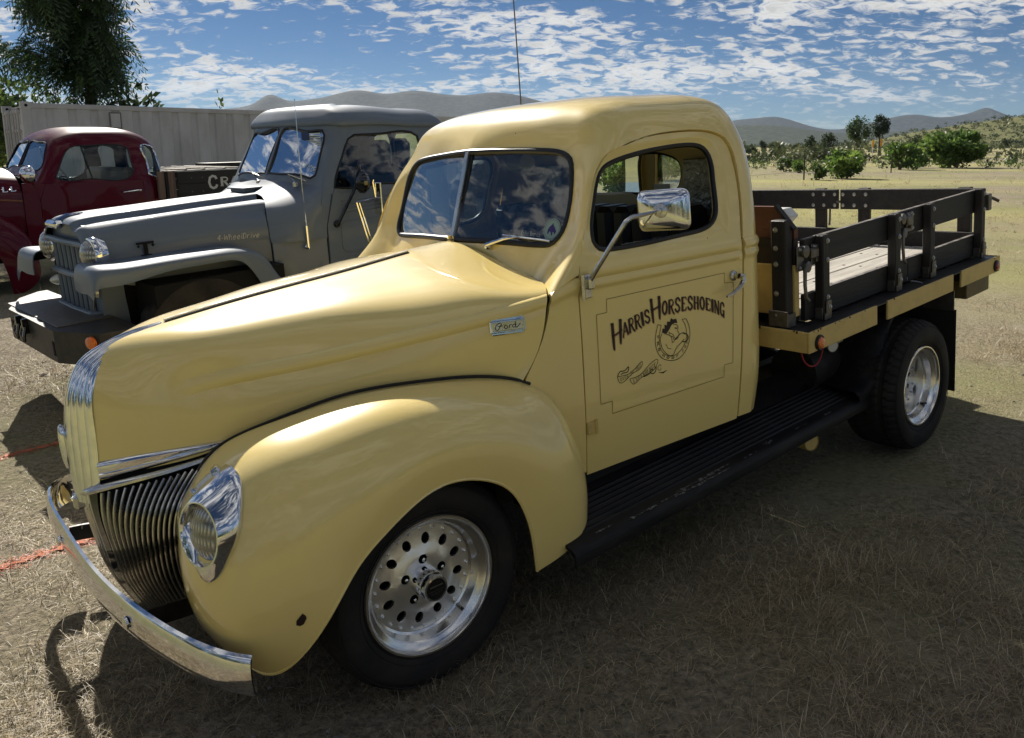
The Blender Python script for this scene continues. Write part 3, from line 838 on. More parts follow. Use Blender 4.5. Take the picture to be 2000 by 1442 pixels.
# ---------------------------------------------------------------- doors
dg = resample(DOOR_GAP[::1], 150)
dcen = dg.mean(0)
def inset(P, d):
    P = np.asarray(P, float); t = np.roll(P, -1, 0) - np.roll(P, 1, 0); t /= np.linalg.norm(t, axis=1)[:, None] + 1e-9
    n = np.stack([-t[:, 1], t[:, 0]], 1)
    if ((dcen - P) * n).sum() < 0: n = -n
    return P + n * d
bot = lin((1.541, .4579), (.7325, .4517), 40)
dout = np.concatenate([dg[:-1], bot])
dout = polyresample(dout, 230, True)
dout = dout + (dcen - dout) / np.linalg.norm(dcen - dout, axis=1)[:, None] * 0.004
win = resample(WIN, 90, True)
wb = [tuple(p) for p in WIN_BEV] + [(1.482,1.272),(1.43,1.262),(1.30,1.258),(1.10,1.252),(.93,1.249),(.86,1.254),(.80,1.275)]
bev = resample(wb, 90, True)
ist = lambda z: 0.002 + 0.010 * np.clip((z - 1.30) / .25, 0, 1) ** 2
def door_fn(V):
    x, z = V[:, 0], V[:, 1]
    e = np.clip((1.578 - x) / .012, 0, 1) * np.clip((x - .738) / .02, 0, 1)
    y = Ys(x, z) + ist(z) - bead_(z) * e
    return np.stack([x, y, z], 1)
V2d, F2d = cdt(dout, [bev], (0.03, 0.0075))
def make_door(sign):
    f = lambda V: V * np.array([1, sign, 1])
    P = door_fn(V2d); F = F2d
    if orient(P, F, np.array([1.1, 0, .9])): F = flipF(F)
    V, F, m = shell_mesh(V2d, F, door_fn, lambda V: side_n(V[:, 0], V[:, 1]), 0.03)
    # rolled window reveal: from the flange line in to the glass channel
    nb = len(bev)
    # match ring starts
    k = int(np.argmin(((win - bev[0]) ** 2).sum(1))); w2 = np.roll(win, -k, 0)
    if ((np.roll(w2, -1, 0)[:20] - np.roll(bev, -1, 0)[:20]) ** 2).sum() > ((np.roll(w2[::-1], 0, 0)[:20] - np.roll(bev, -1, 0)[:20]) ** 2).sum():
        w2 = np.roll(w2[::-1], 1, 0)
    rings = []
    for t, d in ((0, 0), (.12, .001), (.3, .005), (.55, .011), (.8, .016), (1, .019), (1, .040)):
        p = bev * (1 - t) + w2 * t
        q = door_fn(p); q[:, 1] += d; rings.append(q)
    R = np.concatenate(rings); nr = len(rings)
    RF = []
    for j in range(nr - 1):
        for i in range(nb):
            a, b = j * nb + i, j * nb + (i + 1) % nb
            RF.append([a, b, b + nb, a + nb])
    tn = np.cross(R[RF[0][1]] - R[RF[0][0]], R[RF[0][3]] - R[RF[0][0]])
    if tn[1] > 0: RF = flipF(RF)
    n0 = len(V)
    V = np.concatenate([V, R]); F = F + [[i + n0 for i in q] for q in RF]; m = m + [0] * len(RF)
    if sign < 0: F = flipF(F)
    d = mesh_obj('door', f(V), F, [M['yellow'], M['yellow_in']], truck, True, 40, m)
    g = MB(); q = door_fn(w2); q[:, 1] += .024
    g.tube(f(q), .011, 8, closed=True)
    g.build('window_seal', M['gasket'], d)
    return d, w2
door, w2 = make_door(1)
door['label'] = 'door with brown painted sign writing and horse emblem'
fdoor, _ = make_door(-1)
# glass of the near door is wound down: only its top edge shows; the far one is up
tri, trf = cdt(np.array([(.845,1.268),(1.46,1.286),(1.463,1.318),(1.40,1.300),(1.30,1.291),(1.10,1.286),(.90,1.2845),(.848,1.296)]), [], (.05, .03))
q = door_fn(tri); q[:, 1] += .033
mesh_obj('window_glass', q, trf, M['glass'], door)
wg, wgf = cdt(w2, [], (.06, .06))
q = mirror_y(door_fn(wg)); q[:, 1] -= .033
mesh_obj('window_glass', q, wgf, M['glass'], fdoor)
MB().tube(np.stack([side_pt(S_(x), S_(1.266 + .012 * (x - .85)), -.03, False) for x in np.linspace(.86, 1.46, 14)]), .006, 6).build('sill_strip', M['stainless'], door)

def on_door(x, z, off=.0015):
    p = door_fn(np.stack([np.atleast_1d(x), np.atleast_1d(z)], 1)); p[:, 1] -= off
    return p
# hinge, handle
mb = MB()
c = on_door(.7475, .640, .004)[0]
mb.box(c + S_([-.02, -.006, -.022]), c + S_([.018, .006, .022]), .003)
mb.tube([c + S_([.02, -.006, -.026]), c + S_([.02, -.006, .026])], .007, 8)
mb.build('hinge', M['yellow_flat'], door)
mb = MB()
h0 = on_door(1.515, 1.087, 0)[0]
mb.lathe([(.022, 0), (.021, .008), (.012, .012), (.011, .03)], (0, -1, 0), h0, 14)
mb.tube([h0 + S_([.0, -.032, .004]), h0 + S_([.016, -.037, -.002]), h0 + S_([.016, -.040, -.022]), h0 + S_([-.01, -.040, -.045]), h0 + S_([-.05, -.036, -.062]), h0 + S_([-.085, -.03, -.070])], [.010, .012, .012, .011, .009, .005], 8)
mb.build('door_handle', M['stainless'], door)

# ---------------------------------------------------------------- sign writing on the door
def ribbon(mb, pts, w, surf, m=0, off=.0016, tap=None):
    """flat brush stroke following pts (2D on a surface) with width w (scalar or per point)"""
    P = np.asarray(pts, float); n = len(P)
    w = np.full(n, w) if np.isscalar(w) else np.asarray(w)
    t = np.gradient(P, axis=0); t /= np.linalg.norm(t, axis=1)[:, None] + 1e-9
    nn = np.stack([-t[:, 1], t[:, 0]], 1)
    A = P + nn * w[:, None] / 2; B = P - nn * w[:, None] / 2
    V = surf(np.concatenate([A, B]), off)
    F = [(i, i + 1, n + i + 1, n + i) for i in range(n - 1)]
    mb.add(V, F, m)
def fillpoly(mb, pts, surf, m=0, off=.0016):
    V, F = cdt(np.asarray(pts, float), [], (.02, .02))
    mb.add(surf(V, off), F, m)
dsurf = lambda P, off: on_door(P[:, 0], P[:, 1], off)

def arcp(cx, cy, rx, ry, a0, a1, n=14):
    t = np.radians(np.linspace(a0, a1, n)); return [(cx + rx * math.cos(a), cy + ry * math.sin(a)) for a in t]
# strokes in a 1 x 1 box: (points, thick?)
GLY = {
 'A': [([(.04,0),(.48,1)], .10), ([(.5,1),(.92,0)], .20), ([(.2,.34),(.76,.34)], .08), ([(-.06,.0),(.18,.0)], .06), ([(.72,0),(1.06,0)], .06)],
 'R': [([(.18,0),(.18,1)], .20), ([(.05,.97),(.5,.97)] + arcp(.5,.74,.34,.23,90,-90) + [(.22,.51)], .10), ([(.46,.5),(.62,.3),(.8,.05),(1.02,-.1)], .17), ([(.0,0),(.36,0)], .06)],
 'I': [([(.5,0),(.5,1)], .34), ([(.22,.0),(.78,.0)], .07), ([(.22,1),(.78,1)], .07), ([(.3,.5),(.7,.5)], .10)],
 'S': [([(.86,.74),(.8,.9),(.56,1),(.28,.93),(.18,.75),(.3,.58),(.6,.47),(.82,.32),(.8,.12),(.5,0),(.22,.08),(.1,.27)], .17)],
 'O': [(arcp(.5,.5,.36,.48,90,450,28), .17)],
 'E': [([(.24,0),(.24,1)], .20), ([(.1,.97),(.84,.97),(.88,.8)], .09), ([(.24,.52),(.66,.54)], .09), ([(.1,.03),(.84,.03),(.9,.22)], .09)],
 'H': [([(.2,0),(.2,1)], .19), ([(.8,0),(.8,1)], .19), ([(.2,.5),(.8,.5)], .09), ([(.04,0),(.36,0)], .06), ([(.64,0),(.96,0)], .06), ([(.04,1),(.36,1)], .06), ([(.64,1),(.96,1)], .06)],
 'N': [([(.16,0),(.16,1)], .11), ([(.12,1),(.84,.0)], .19), ([(.86,-.06),(.86,1)], .11), ([(.04,0),(.3,0)], .06), ([(.7,1),(1.0,1)], .06)],
 'G': [([(.86,.74),(.76,.93),(.5,1),(.25,.87),(.14,.5),(.25,.13),(.5,0),(.72,.06),(.84,.2)], .17), ([(.84,-.1),(.84,.42)], .17), ([(.55,.42),(.98,.42)], .07)],
 'V': [([(.08,1),(.5,0)], .16), ([(.5,0),(.92,1)], .1)], 'X': [([(.1,1),(.9,0)], .15), ([(.88,1),(.12,0)], .1)],
 'P': [([(.2,0),(.2,1)], .16), ([(.1,.97),(.5,.97)] + arcp(.5,.73,.32,.24,90,-90) + [(.22,.49)], .1)],
 'C': [([(.86,.74),(.76,.93),(.5,1),(.25,.87),(.14,.5),(.25,.13),(.5,0),(.76,.08),(.88,.28)], .16)],
 'Y': [([(.1,1),(.5,.5),(.5,0)], .14), ([(.5,.5),(.9,1)], .1)],
 '2': [([(.16,.76),(.3,.96),(.6,1),(.82,.82),(.7,.56),(.3,.2),(.14,.03),(.88,.03)], .12)],
 '0': [(arcp(.5,.5,.32,.48,90,450,22), .12)],
 'D': [([(.2,0),(.2,1)], .16), ([(.1,.97),(.4,.97)] + arcp(.4,.5,.46,.47,90,-90) + [(.1,.03)], .1)],
 'M': [([(.1,0),(.14,1),(.5,.25),(.86,1),(.9,0)], .12)], 'F': [([(.22,0),(.22,1)], .16), ([(.1,.97),(.86,.97)], .1), ([(.22,.52),(.66,.52)], .1)],
 'L': [([(.22,1),(.22,0)], .2), ([(.1,.04),(.85,.04),(.9,.2)], .1)],
 'K': [([(.2,0),(.2,1)], .15), ([(.85,1),(.25,.5),(.9,0)], .11)],
 'o': [(arcp(.5,.34,.32,.33,90,450,18), .13)], 'd': [(arcp(.45,.34,.30,.33,90,450,18), .12), ([(.76,0),(.76,1)], .12)],
 'e': [([(.18,.36),(.8,.36)] + arcp(.49,.34,.31,.33,5,320,16), .12)], 'm': [([(.12,0),(.12,.66)], .12), ([(.12,.5),(.3,.66),(.46,.5),(.46,0)], .1), ([(.46,.5),(.66,.66),(.84,.5),(.84,0)], .1)],
 'r': [([(.25,0),(.25,.66)], .12), ([(.25,.45),(.5,.66),(.75,.6)], .1)], 'i': [([(.5,0),(.5,.64)], .13), ([(.5,.84),(.5,.94)], .14)],
 'c': [(arcp(.5,.34,.32,.33,45,315,16), .12)], 'a': [(arcp(.46,.32,.3,.31,90,450,18), .12), ([(.78,.64),(.78,0)], .12)],
 'h': [([(.2,0),(.2,1)], .12), ([(.2,.45),(.5,.66),(.78,.46),(.78,0)], .1)], 'l': [([(.5,0),(.5,1)], .12)], 'v': [([(.12,.66),(.48,0),(.86,.66)], .11)],
 'W': [([(.04,1),(.26,0),(.5,.8),(.74,0),(.96,1)], .1)], '4': [([(.66,0),(.66,1),(.08,.3),(.95,.3)], .11)], '-': [([(.1,.36),(.9,.36)], .1)],
}
def text_on(mb, txt, base, top, surf, m=0, bold=1.0, off=.0016, gap=.12, shift=(0, 0), narrow={'I': .5, '-': .6, 'i': .45, 'l': .45, 'M': 1.2, 'W': 1.3, 'm': 1.25}, sub=6):
    b = polyresample(base, 200); t = polyresample(top, 200)
    ws = [narrow.get(ch, .55 if ch == ' ' else 1.0) for ch in txt]
    tot = sum(ws) + gap * (len(txt) - 1); u0 = 0.0
    Lb = np.linalg.norm(np.diff(b, axis=0), axis=1).sum()
    for ch, wd in zip(txt, ws):
        if ch != ' ':
            for pts, th in GLY[ch]:
                Q = np.array(pts, float)
                if len(Q) < 8: Q = polyresample(Q, max(sub, len(Q) * 4) if len(Q) > 2 else sub)
                u = (u0 + Q[:, 0] * wd) / tot * 199
                i = np.clip(u, 0, 198.999); k = i.astype(int); f = (i - k)[:, None]
                B = b[k] * (1 - f) + b[k + 1] * f; T = t[k] * (1 - f) + t[k + 1] * f
                P = B + (T - B) * Q[:, 1:2] + np.array(shift)
                ribbon(mb, P, th * bold * Lb / tot * min(1.0, wd + .3), surf, m, off)
        u0 += wd + gap
mb = MB()
for m_, sh, of in ((1, (.0035, -.0042), .0013), (0, (0, 0), .0022)):
    text_on(mb, 'ARRIS', A_base, A_top, dsurf, m_, 1.45, of, .10, sh)
    text_on(mb, 'ORSESHOEING', O_base, O_top, dsurf, m_, 1.45, of, .10, sh)
    for Hq in (H1, H2):
        (b0, b1, t0, t1, x0, x1) = [np.array(p) for p in Hq]
        for p, q_ in ((b0, t0), (b1, t1)):
            P = polyresample([p, q_], 8) + np.array(sh)
            ribbon(mb, P, np.array([.006, .009, .0105, .0115, .0125, .0125, .0115, .014]), dsurf, m_, of)
        P = polyresample([x0 - [.014, .004], x0 + [0, -.002], x1 + [.004, .004], x1 + [.008, .012]], 10) + np.array(sh)
        ribbon(mb, P, .0055, dsurf, m_, of)
    for p in (H1[0], H1[1], H2[0], H2[1]):
        pass
mb.build('sign_lettering', [M['brown_ink'], M['shadow_ink']], door, False)
mb = MB()
pn = np.array(PANEL + [PANEL[0]])
for a, b_ in zip(pn[:-1], pn[1:]):
    ribbon(mb, polyresample([a, b_], 14), .0024, dsurf)
mb.build('pinstripe', M['pinstripe'], door, False)
mb = MB()
for ln, w in ((SHOE_out, .0026), (SHOE_in, .0022), (HEAD, .0024), (JAW, .002), (ARM1, .0026), (ARM2, .0024), (ARM3, .002), (CUFF, .0045), (BAN1, .0022), (BAN2, .0022), (BAN3, .0035), (BAN4, .0035), (GEE, .002), (EYE, .004)):
    ribbon(mb, resample(ln, 40) if len(ln) > 3 else polyresample(ln, 8), w, dsurf)
ribbon(mb, polyresample([SHOE_out[0], SHOE_in[0]], 5), .0024, dsurf); ribbon(mb, polyresample([SHOE_out[-1], SHOE_in[-1]], 5), .0024, dsurf)
fillpoly(mb, MANE, dsurf); fillpoly(mb, SWASH, dsurf)
so = resample(SHOE_out, 41); si = resample(SHOE_in, 41)
for k0, k1, tx in ((4, 12, 'PRO'), (13, 24, 'HOOF'), (25, 33, 'DOCK')):
    text_on(mb, tx, (so[k0:k1] * .62 + si[k0:k1] * .38), (so[k0:k1] * .22 + si[k0:k1] * .78), dsurf, 0, .8, .0019, .5)
text_on(mb, 'OVER 20 YRS', b1base, b1top, dsurf, 0, .9, .0019, .2)
text_on(mb, 'EXPERIENCE', b2base, b2top, dsurf, 0, .9, .0019, .2)
mb.build('horse_emblem', M['brown_ink'], door, False)

# ---------------------------------------------------------------- windscreen, seals, divider, rear window, wiper, decals
def flat_pane(name, loop, sgn, mtl, parent, step=.05):
    """flat glass: plane through a 3D loop"""
    c = loop.mean(0); _, _, vt = np.linalg.svd(loop - c); e1, e2 = vt[0], vt[1]
    q = np.stack([(loop - c) @ e1, (loop - c) @ e2], 1)
    v2, f2 = cdt(q, [], (step, step)); P = c + v2[:, :1] * e1 + v2[:, 1:] * e2
    if sgn < 0: P = mirror_y(P); f2 = flipF(f2)
    return mesh_obj(name, P, f2, mtl, parent, False)
wo = np.concatenate([ws_uv, lin(ws_uv[-1], ws_uv[0], 14)[1:]])
for sgn in (1, -1):
    flat_pane('windscreen', cab_fn(wo) - cab_nf(wo) * .006, sgn, M['ws_glass'], truck)
    loop = np.concatenate([cab_fn(ws_uv) - cab_nf(ws_uv) * .002, ])
    mb = MB(); mb.tube(loop * S_([1, sgn, 1]), .0125, 8); mb.build('windscreen_seal', M['gasket'], truck)
cp = cab_fn(np.stack([np.zeros(12), np.linspace(ws_uv[0, 1], ws_uv[-1, 1], 12)], 1))
mb = MB()
for k in range(11):
    mb.bar(cp[k] + S_([-.004, 0, 0]), cp[k + 1] + S_([-.004, 0, 0]), .022, .012, (1, 0, 0), 0)
    mb.bar(cp[k] + S_([.01, 0, 0]), cp[k + 1] + S_([.01, 0, 0]), .05, .01, (1, 0, 0), 0, 1)
mb.build('windscreen_divider', [M['stainless'], M['gasket']], truck)
wo2 = np.concatenate([rw_uv, lin(rw_uv[-1], rw_uv[0], 8)[1:]])
v2, f2 = cdt(wo2, [], (.012, .02)); P = cab_fn(v2) - cab_nf(v2) * .012
n = len(P); mesh_obj('rear_window', np.concatenate([P, mirror_y(P)]), f2 + [[i + n for i in f] for f in f2], M['glass'], truck)
lp = cab_fn(rw_uv); lp = np.concatenate([lp, mirror_y(lp)[::-1][1:-1]])
mb = MB(); mb.tube(lp + S_([-.012, 0, 0]), .016, 6, closed=True); mb.build('rear_window_seal', M['gasket'], truck)
def ws_at(yz, off):
    uv = cabS.inv(np.asarray(yz, float), (1, 2), front); return cab_fn(uv) + cab_nf(uv) * off
_wl = cab_fn(wo) - cab_nf(wo) * .006; _wc = _wl.mean(0); _wn = np.linalg.svd(_wl - _wc)[2][2]; _wn *= -np.sign(_wn[0])
def wsurf(P, off):      # decals lie on the flat glass
    p = np.stack([_wc[0] - ((P[:, 0] - _wc[1]) * _wn[1] + (P[:, 1] - _wc[2]) * _wn[2]) / _wn[0], P[:, 0], P[:, 1]], 1)
    return p + _wn * (off + .0005)
mb = MB()
a = ws_at([(-.235, 1.287), (-.275, 1.298), (-.33, 1.311), (-.40, 1.319)], .022)
mb.lathe([(.014, 0), (.013, .014), (.004, .02)], (-.9, 0, .4), a[0] - S_([-.012, 0, .008]), 12)
mb.tube(a, [.009, .008, .006, .004], 6)
bl = ws_at([(-.31, 1.326), (-.37, 1.322), (-.43, 1.317), (-.50, 1.311), (-.555, 1.306)], .014)
mb.tube(bl, .0045, 6)
mb.build('wiper', M['chrome'], truck)
dec = ring_pts((-.535, 1.352), .040, 26)
mb = MB(); fillpoly(mb, dec, wsurf, 0, .002)
ribbon(mb, np.r_[ring_pts((-.535, 1.352), .035, 26), ring_pts((-.535, 1.352), .035, 26)[:1]], .0012, wsurf, 1, .003)
fillpoly(mb, [(-.552,1.333),(-.557,1.345),(-.548,1.358),(-.540,1.366),(-.537,1.376),(-.531,1.368),(-.522,1.362),(-.515,1.350),(-.516,1.336),(-.521,1.336),(-.524,1.345),(-.532,1.342),(-.536,1.330),(-.541,1.331),(-.541,1.343),(-.547,1.342)], wsurf, 2, .003)
mb.build('round_decal', [M['mint_decal'], M['blue_ink'], M['blue_ink']], truck, False)
mb = MB(); text_on(mb, 'Rodeo America', [(-.385, 1.328), (-.482, 1.324)], [(-.385, 1.346), (-.482, 1.342)], wsurf, 0, 1.2, .002, .15)
mb.build('windscreen_lettering', M['white_ink'], truck, False)
mb = MB(); mb.box((1.783, -.30, 1.402), (1.785, -.20, 1.445)); mb.build('window_sticker', M['white_ink'], truck, False)

# ---------------------------------------------------------------- hood
hnet = [
 [(-.728,0,1.045),(-.742,0,1.005),(-.754,0,.955),(-.761,0,.905),(-.765,0,.83),(-.764,0,.715)],
 [(-.665,0,1.125),(-.674,-.036,1.10),(-.688,-.062,1.045),(-.697,-.072,.985),(-.704,-.078,.88),(-.714,-.082,.745)],
 [(-.575,0,1.163),(-.583,-.07,1.145),(-.592,-.132,1.075),(-.60,-.157,1.0),(-.603,-.172,.90),(-.604,-.176,.772)],
 [(-.45,0,1.182),(-.45,-.165,1.171),(-.455,-.246,1.108),(-.458,-.255,1.035),(-.46,-.275,.93),(-.455,-.285,.802)],
 [(-.25,0,1.206),(-.25,-.212,1.193),(-.25,-.333,1.132),(-.25,-.358,1.058),(-.25,-.388,.97),(-.25,-.395,.878)],
 [(0,0,1.230),(0,-.275,1.216),(0,-.435,1.154),(0,-.477,1.082),(0,-.507,1.0),(0,-.512,.926)],
 [(.25,0,1.252),(.25,-.305,1.232),(.25,-.525,1.176),(.25,-.592,1.112),(.25,-.617,1.01),(.25,-.617,.928)],
 [(.47,0,1.276),(.465,-.345,1.246),(.45,-.595,1.192),(.435,-.672,1.137),(.425,-.69,1.02),(.41,-.682,.898)],
 [(.706,0,1.298),(.720,-.335,1.226),(.679,-.605,1.184),(.596,-.732,1.160),(.548,-.742,1.01),(.464,-.722,.876)],
]
hoodS = Surf(hnet, 150, 150, True, False)
ub = hoodS.cols[3]; vb0 = hoodS.rows[3]
def hood_disp(V):
    p = hoodS(V[:, 0], V[:, 1])
    # distance below the crease, measured down the side
    zc = hoodS(np.full(len(V), ub), V[:, 1])
    d = np.where(V[:, 0] >= ub, 1, -1) * np.linalg.norm(p - zc, axis=1)
    fade = np.clip((V[:, 1] - vb0 + .01) / .10, 0, 1) ** 0.8
    return fade * lobe(d, -.004, .044, .012)
# finer columns round the bead
hu = np.unique(np.concatenate([np.linspace(0, 1, 60), np.linspace(ub - .012, ub + .085, 30)]))
hv = np.linspace(0, 1, 110)
gu, gv = np.meshgrid(hu, hv); UV = np.stack([gu.ravel(), gv.ravel()], 1)
sgn = 1.0
hn = lambda V: hoodS.normal(V[:, 0], V[:, 1]) * sgn
if float((hn(UV) * (hoodS(UV[:, 0], UV[:, 1]) - S_([0, 0, .9]))).sum()) < 0: sgn = -1.0
hf = lambda V: hoodS(V[:, 0], V[:, 1]) + hn(V) * hood_disp(V)[:, None]
F = [list(f) for f in grid_faces(len(hv), len(hu))]
if orient(hf(UV), F, S_([0, 0, .9])): F = flipF(F)
V, FF, m = shell_mesh(UV, F, hf, hn, .006)
k = len(V); V = np.concatenate([V, mirror_y(V)]); FF = FF + [[i + k for i in f[::-1]] for f in FF]; m = m + m
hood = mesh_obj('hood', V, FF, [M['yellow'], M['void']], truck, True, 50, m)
def hood_at(xz, off=0.0):
    uv = hoodS.inv(np.asarray(xz, float), (0, 2), lambda G: G[..., 1] < -.02); return hoodS(uv[:, 0], uv[:, 1]) + hn(uv) * off, hn(uv)

# centre strip
crest = lambda x: np.interp(x, [-.45, -.25, 0, .25, .47, .712], [1.182, 1.206, 1.230, 1.252, 1.276, 1.300])
xs = np.linspace(-.44, .50, 30)
mb = MB()
cpt = hoodS(np.zeros(60), np.linspace(0, 1, 60)); o_ = np.argsort(cpt[:, 0]); cz = lambda x: np.interp(x, cpt[o_, 0], cpt[o_, 2])
for x0, x1 in zip(xs[:-1], xs[1:]):
    mb.bar((x0, 0, cz(x0) + .004), (x1, 0, cz(x1) + .004), .013, .012, (0, 0, 1), 0, 0)
    mb.bar((x0, -.010, cz(x0) + .0015), (x1, -.010, cz(x1) + .0015), .008, .006, (0, 0, 1), 0, 1)
mb.build('hood_strip', [M['stainless'], M['gasket']], hood)
# bright nose: fluted casting over the prow
cl = resample([(-.445,0,1.184),(-.54,0,1.170),(-.61,0,1.150),(-.66,0,1.130),(-.692,0,1.107),(-.718,0,1.070),(-.735,0,1.035),(-.750,0,.985),(-.762,0,.915),(-.768,0,.82),(-.768,0,.73),(-.764,0,.67)], 60)
el = resample([(-.445,-.010,1.184),(-.535,-.040,1.158),(-.595,-.052,1.130),(-.635,-.060,1.100),(-.668,-.066,1.062),(-.684,-.072,1.025),(-.694,-.076,.985),(-.699,-.080,.905),(-.704,-.083,.82),(-.712,-.086,.735),(-.716,-.086,.67)], 60)
nc = 41; rows = []
for k in range(60):
    t = np.linspace(0, 1, nc)[:, None]
    P = cl[k] * (1 - t) + el[k] * t
    out = S_([-.8, 0, .35]); out = out / np.linalg.norm(out)
    ln = np.linalg.norm(el[k] - cl[k])
    bul = (.012 + .25 * ln * .3) * np.sin(np.pi * np.clip(t * .9 + .1, 0, 1)) * np.clip(ln / .05, 0, 1) * .6
    fl = .0045 * np.abs(np.sin(np.pi * 4 * t)) ** .7 * np.clip(ln / .05, 0, 1)
    nd = np.array([-.75, -.55, .3]); nd /= np.linalg.norm(nd)
    rows.append(P + nd * (.003 + bul + fl))
R = np.concatenate(rows); F = [list(f) for f in grid_faces(60, nc)]
if orient(R, F, S_([-.4, 0, .9])): F = flipF(F)
k = len(R); R = np.concatenate([R, mirror_y(R)]); F = F + [[i + k for i in f[::-1]] for f in F]
mesh_obj('chrome_nose', R, F, M['chrome'], hood, True, 60)
mb = MB(); mb.lathe([(.001, .074), (.008, .066), (.012, .04), (.0135, 0), (.012, -.04), (.008, -.066), (.001, -.074)], (-.02, 0, 1), (-.777, 0, .855), 16)
mb.build('nose_emblem', M['chrome'], hood)
mb = MB(); mb.box((-.782, -.018, .645), (-.735, .018, .695), .010); mb.build('nose_tip', M['stainless'], hood)
# side spears
for sgn2 in (1, -1):
    t = np.linspace(0, 1, 24)
    lowz = .752 + .076 * t; x = -.708 + .330 * t
    P, N = hood_at(np.stack([x, np.maximum(lowz + .012, .76)], 1))
    ydir = P.copy()
    mb = MB(); rows = []
    hgt = .050 * (1 - .72 * t ** 1.5)
    prof = [(-.1, .0), (0, .004), (.12, .010), (.28, .011), (.36, .006), (.46, .008), (.8, .012), (.97, .006), (1.05, -.002)]
    for a, d in prof:
        rows.append(np.stack([P[:, 0], P[:, 1], lowz + a * hgt], 1) + N * S_([1, 1, 0]) * d)
    R = np.concatenate(rows); F = [list(f) for f in grid_faces(len(prof), 24)]
    if orient(R, F, S_([-.3, 0, .8])): F = flipF(F)
    if sgn2 < 0: R = mirror_y(R); F = flipF(F)
    mesh_obj('side_spear', R, F, M['chrome'], hood, True, 50)
# side badge
for sgn2 in (1, -1):
    bp, bn = hood_at([(.383, 1.082), (.505, 1.076), (.508, 1.074), (.385, 1.078)])
    c0 = hood_at([(.445, 1.078)])[0][0]; nrm = hood_at([(.445, 1.078)])[1][0]
    ax = S_([.99, -.12 * 1.7, -.03]); ax = ax - nrm * ax.dot(nrm); ax /= np.linalg.norm(ax); up = np.cross(nrm, ax); up *= np.sign(up[2])
    mb = MB()
    def bx(u0, u1, v0, v1, h, m, bv=.004):
        t = MB().box((u0, v0, 0), (u1, v1, h), bv)
        mb.add(t.V[0] @ np.array([ax, up, nrm]) + c0, t.F, m)
    bx(-.062, .062, -.022, .022, .010, 0); bx(-.057, .057, -.029, .029, .007, 0); bx(-.056, .056, -.017, .017, .0125, 1)
    bs = lambda P, off: c0 + P[:, :1] * ax + P[:, 1:2] * up + nrm * (.0135 + off)
    for ln in ([(-.045,-.006),(-.036,.010),(-.022,.011),(-.030,-.002),(-.036,-.010),(-.045,-.007)], [(-.034,.002),(-.018,.003)], [(-.014,-.004),(-.008,.004),(-.002,-.002),(-.008,-.008),(-.014,-.003)], [(.002,-.008),(.006,.004),(.012,.003)], [(.026,.012),(.022,-.006),(.016,-.006),(.016,.002),(.024,.003),(.026,-.007),(.042,.004)]):
        ribbon(mb, resample(ln, 16) if len(ln) > 3 else polyresample(ln, 6), .0022, bs, 2, .0008)
    o = mb.build('side_badge', [M['chrome'], M['gold'], M['brown_ink']], hood)
    if sgn2 < 0:
        for v in o.data.vertices: v.co.y *= -1
        o.data.flip_normals()

# ---------------------------------------------------------------- grille
gnet = [
 [(-.757,0,.705),(-.738,-.075,.722),(-.632,-.175,.752),(-.53,-.252,.775),(-.437,-.315,.800)],
 [(-.751,0,.64),(-.738,-.082,.642),(-.680,-.195,.655),(-.612,-.285,.675),(-.545,-.350,.70)],
 [(-.738,0,.53),(-.723,-.082,.53),(-.680,-.175,.535),(-.628,-.262,.548),(-.572,-.325,.56)],
 [(-.714,0,.41),(-.702,-.07,.41),(-.662,-.14,.412),(-.612,-.205,.42),(-.555,-.262,.428)],
 [(-.645,0,.25),(-.636,-.05,.25),(-.602,-.10,.26),(-.562,-.15,.27),(-.512,-.20,.285)],
]
grS = Surf(gnet, 60, 60, True, False)
gsg = 1.0
if float((grS.normal(S_([.5]), S_([.5]))[0] * S_([-1, -.5, 0])).sum()) < 0: gsg = -1.0
def strip_along(name, u0, u1, v0, v1, n, prof, mtl, parent, sgn2, mirror=True):
    """bar on the grille surface: centre line from (u0,v0) to (u1,v1); prof = [(side, out)]"""
    u = np.linspace(u0, u1, n); v = np.linspace(v0, v1, n)
    P = grS(u, v); N = grS.normal(u, v) * gsg
    T = np.gradient(P, axis=0); T /= np.linalg.norm(T, axis=1)[:, None]; B = np.cross(N, T)
    k = len(prof); R = np.stack([P + B * a + N * d for a, d in prof], 1).reshape(-1, 3)
    F = []
    for i in range(n - 1):
        for j in range(k):
            j2 = (j + 1) % k
            F.append([i * k + j, i * k + j2, (i + 1) * k + j2, (i + 1) * k + j])
    F.append(list(range(k))[::-1]); F.append([(n - 1) * k + j for j in range(k)])
    if sgn2 < 0: R = mirror_y(R); F = flipF(F)
    return mesh_obj(name, R, F, mtl, parent, True, 40)
grille = mesh_obj('grille', [(-.5, 0, .5)] * 3, [], M['void'], truck)
gu, gv = np.meshgrid(np.linspace(0, 1, 20), np.linspace(0, 1, 20))
UV = np.stack([gu.ravel(), gv.ravel()], 1); P = grS(UV[:, 0], UV[:, 1]) - grS.normal(UV[:, 0], UV[:, 1]) * gsg * .045
k = len(P); F = grid_faces(20, 20)
bpy.data.objects.remove(grille)
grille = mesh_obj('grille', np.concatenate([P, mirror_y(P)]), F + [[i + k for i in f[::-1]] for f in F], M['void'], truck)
bprof = [(-.0038, -.016), (-.0038, .001), (-.002, .0045), (.002, .0045), (.0038, .001), (.0038, -.016)]
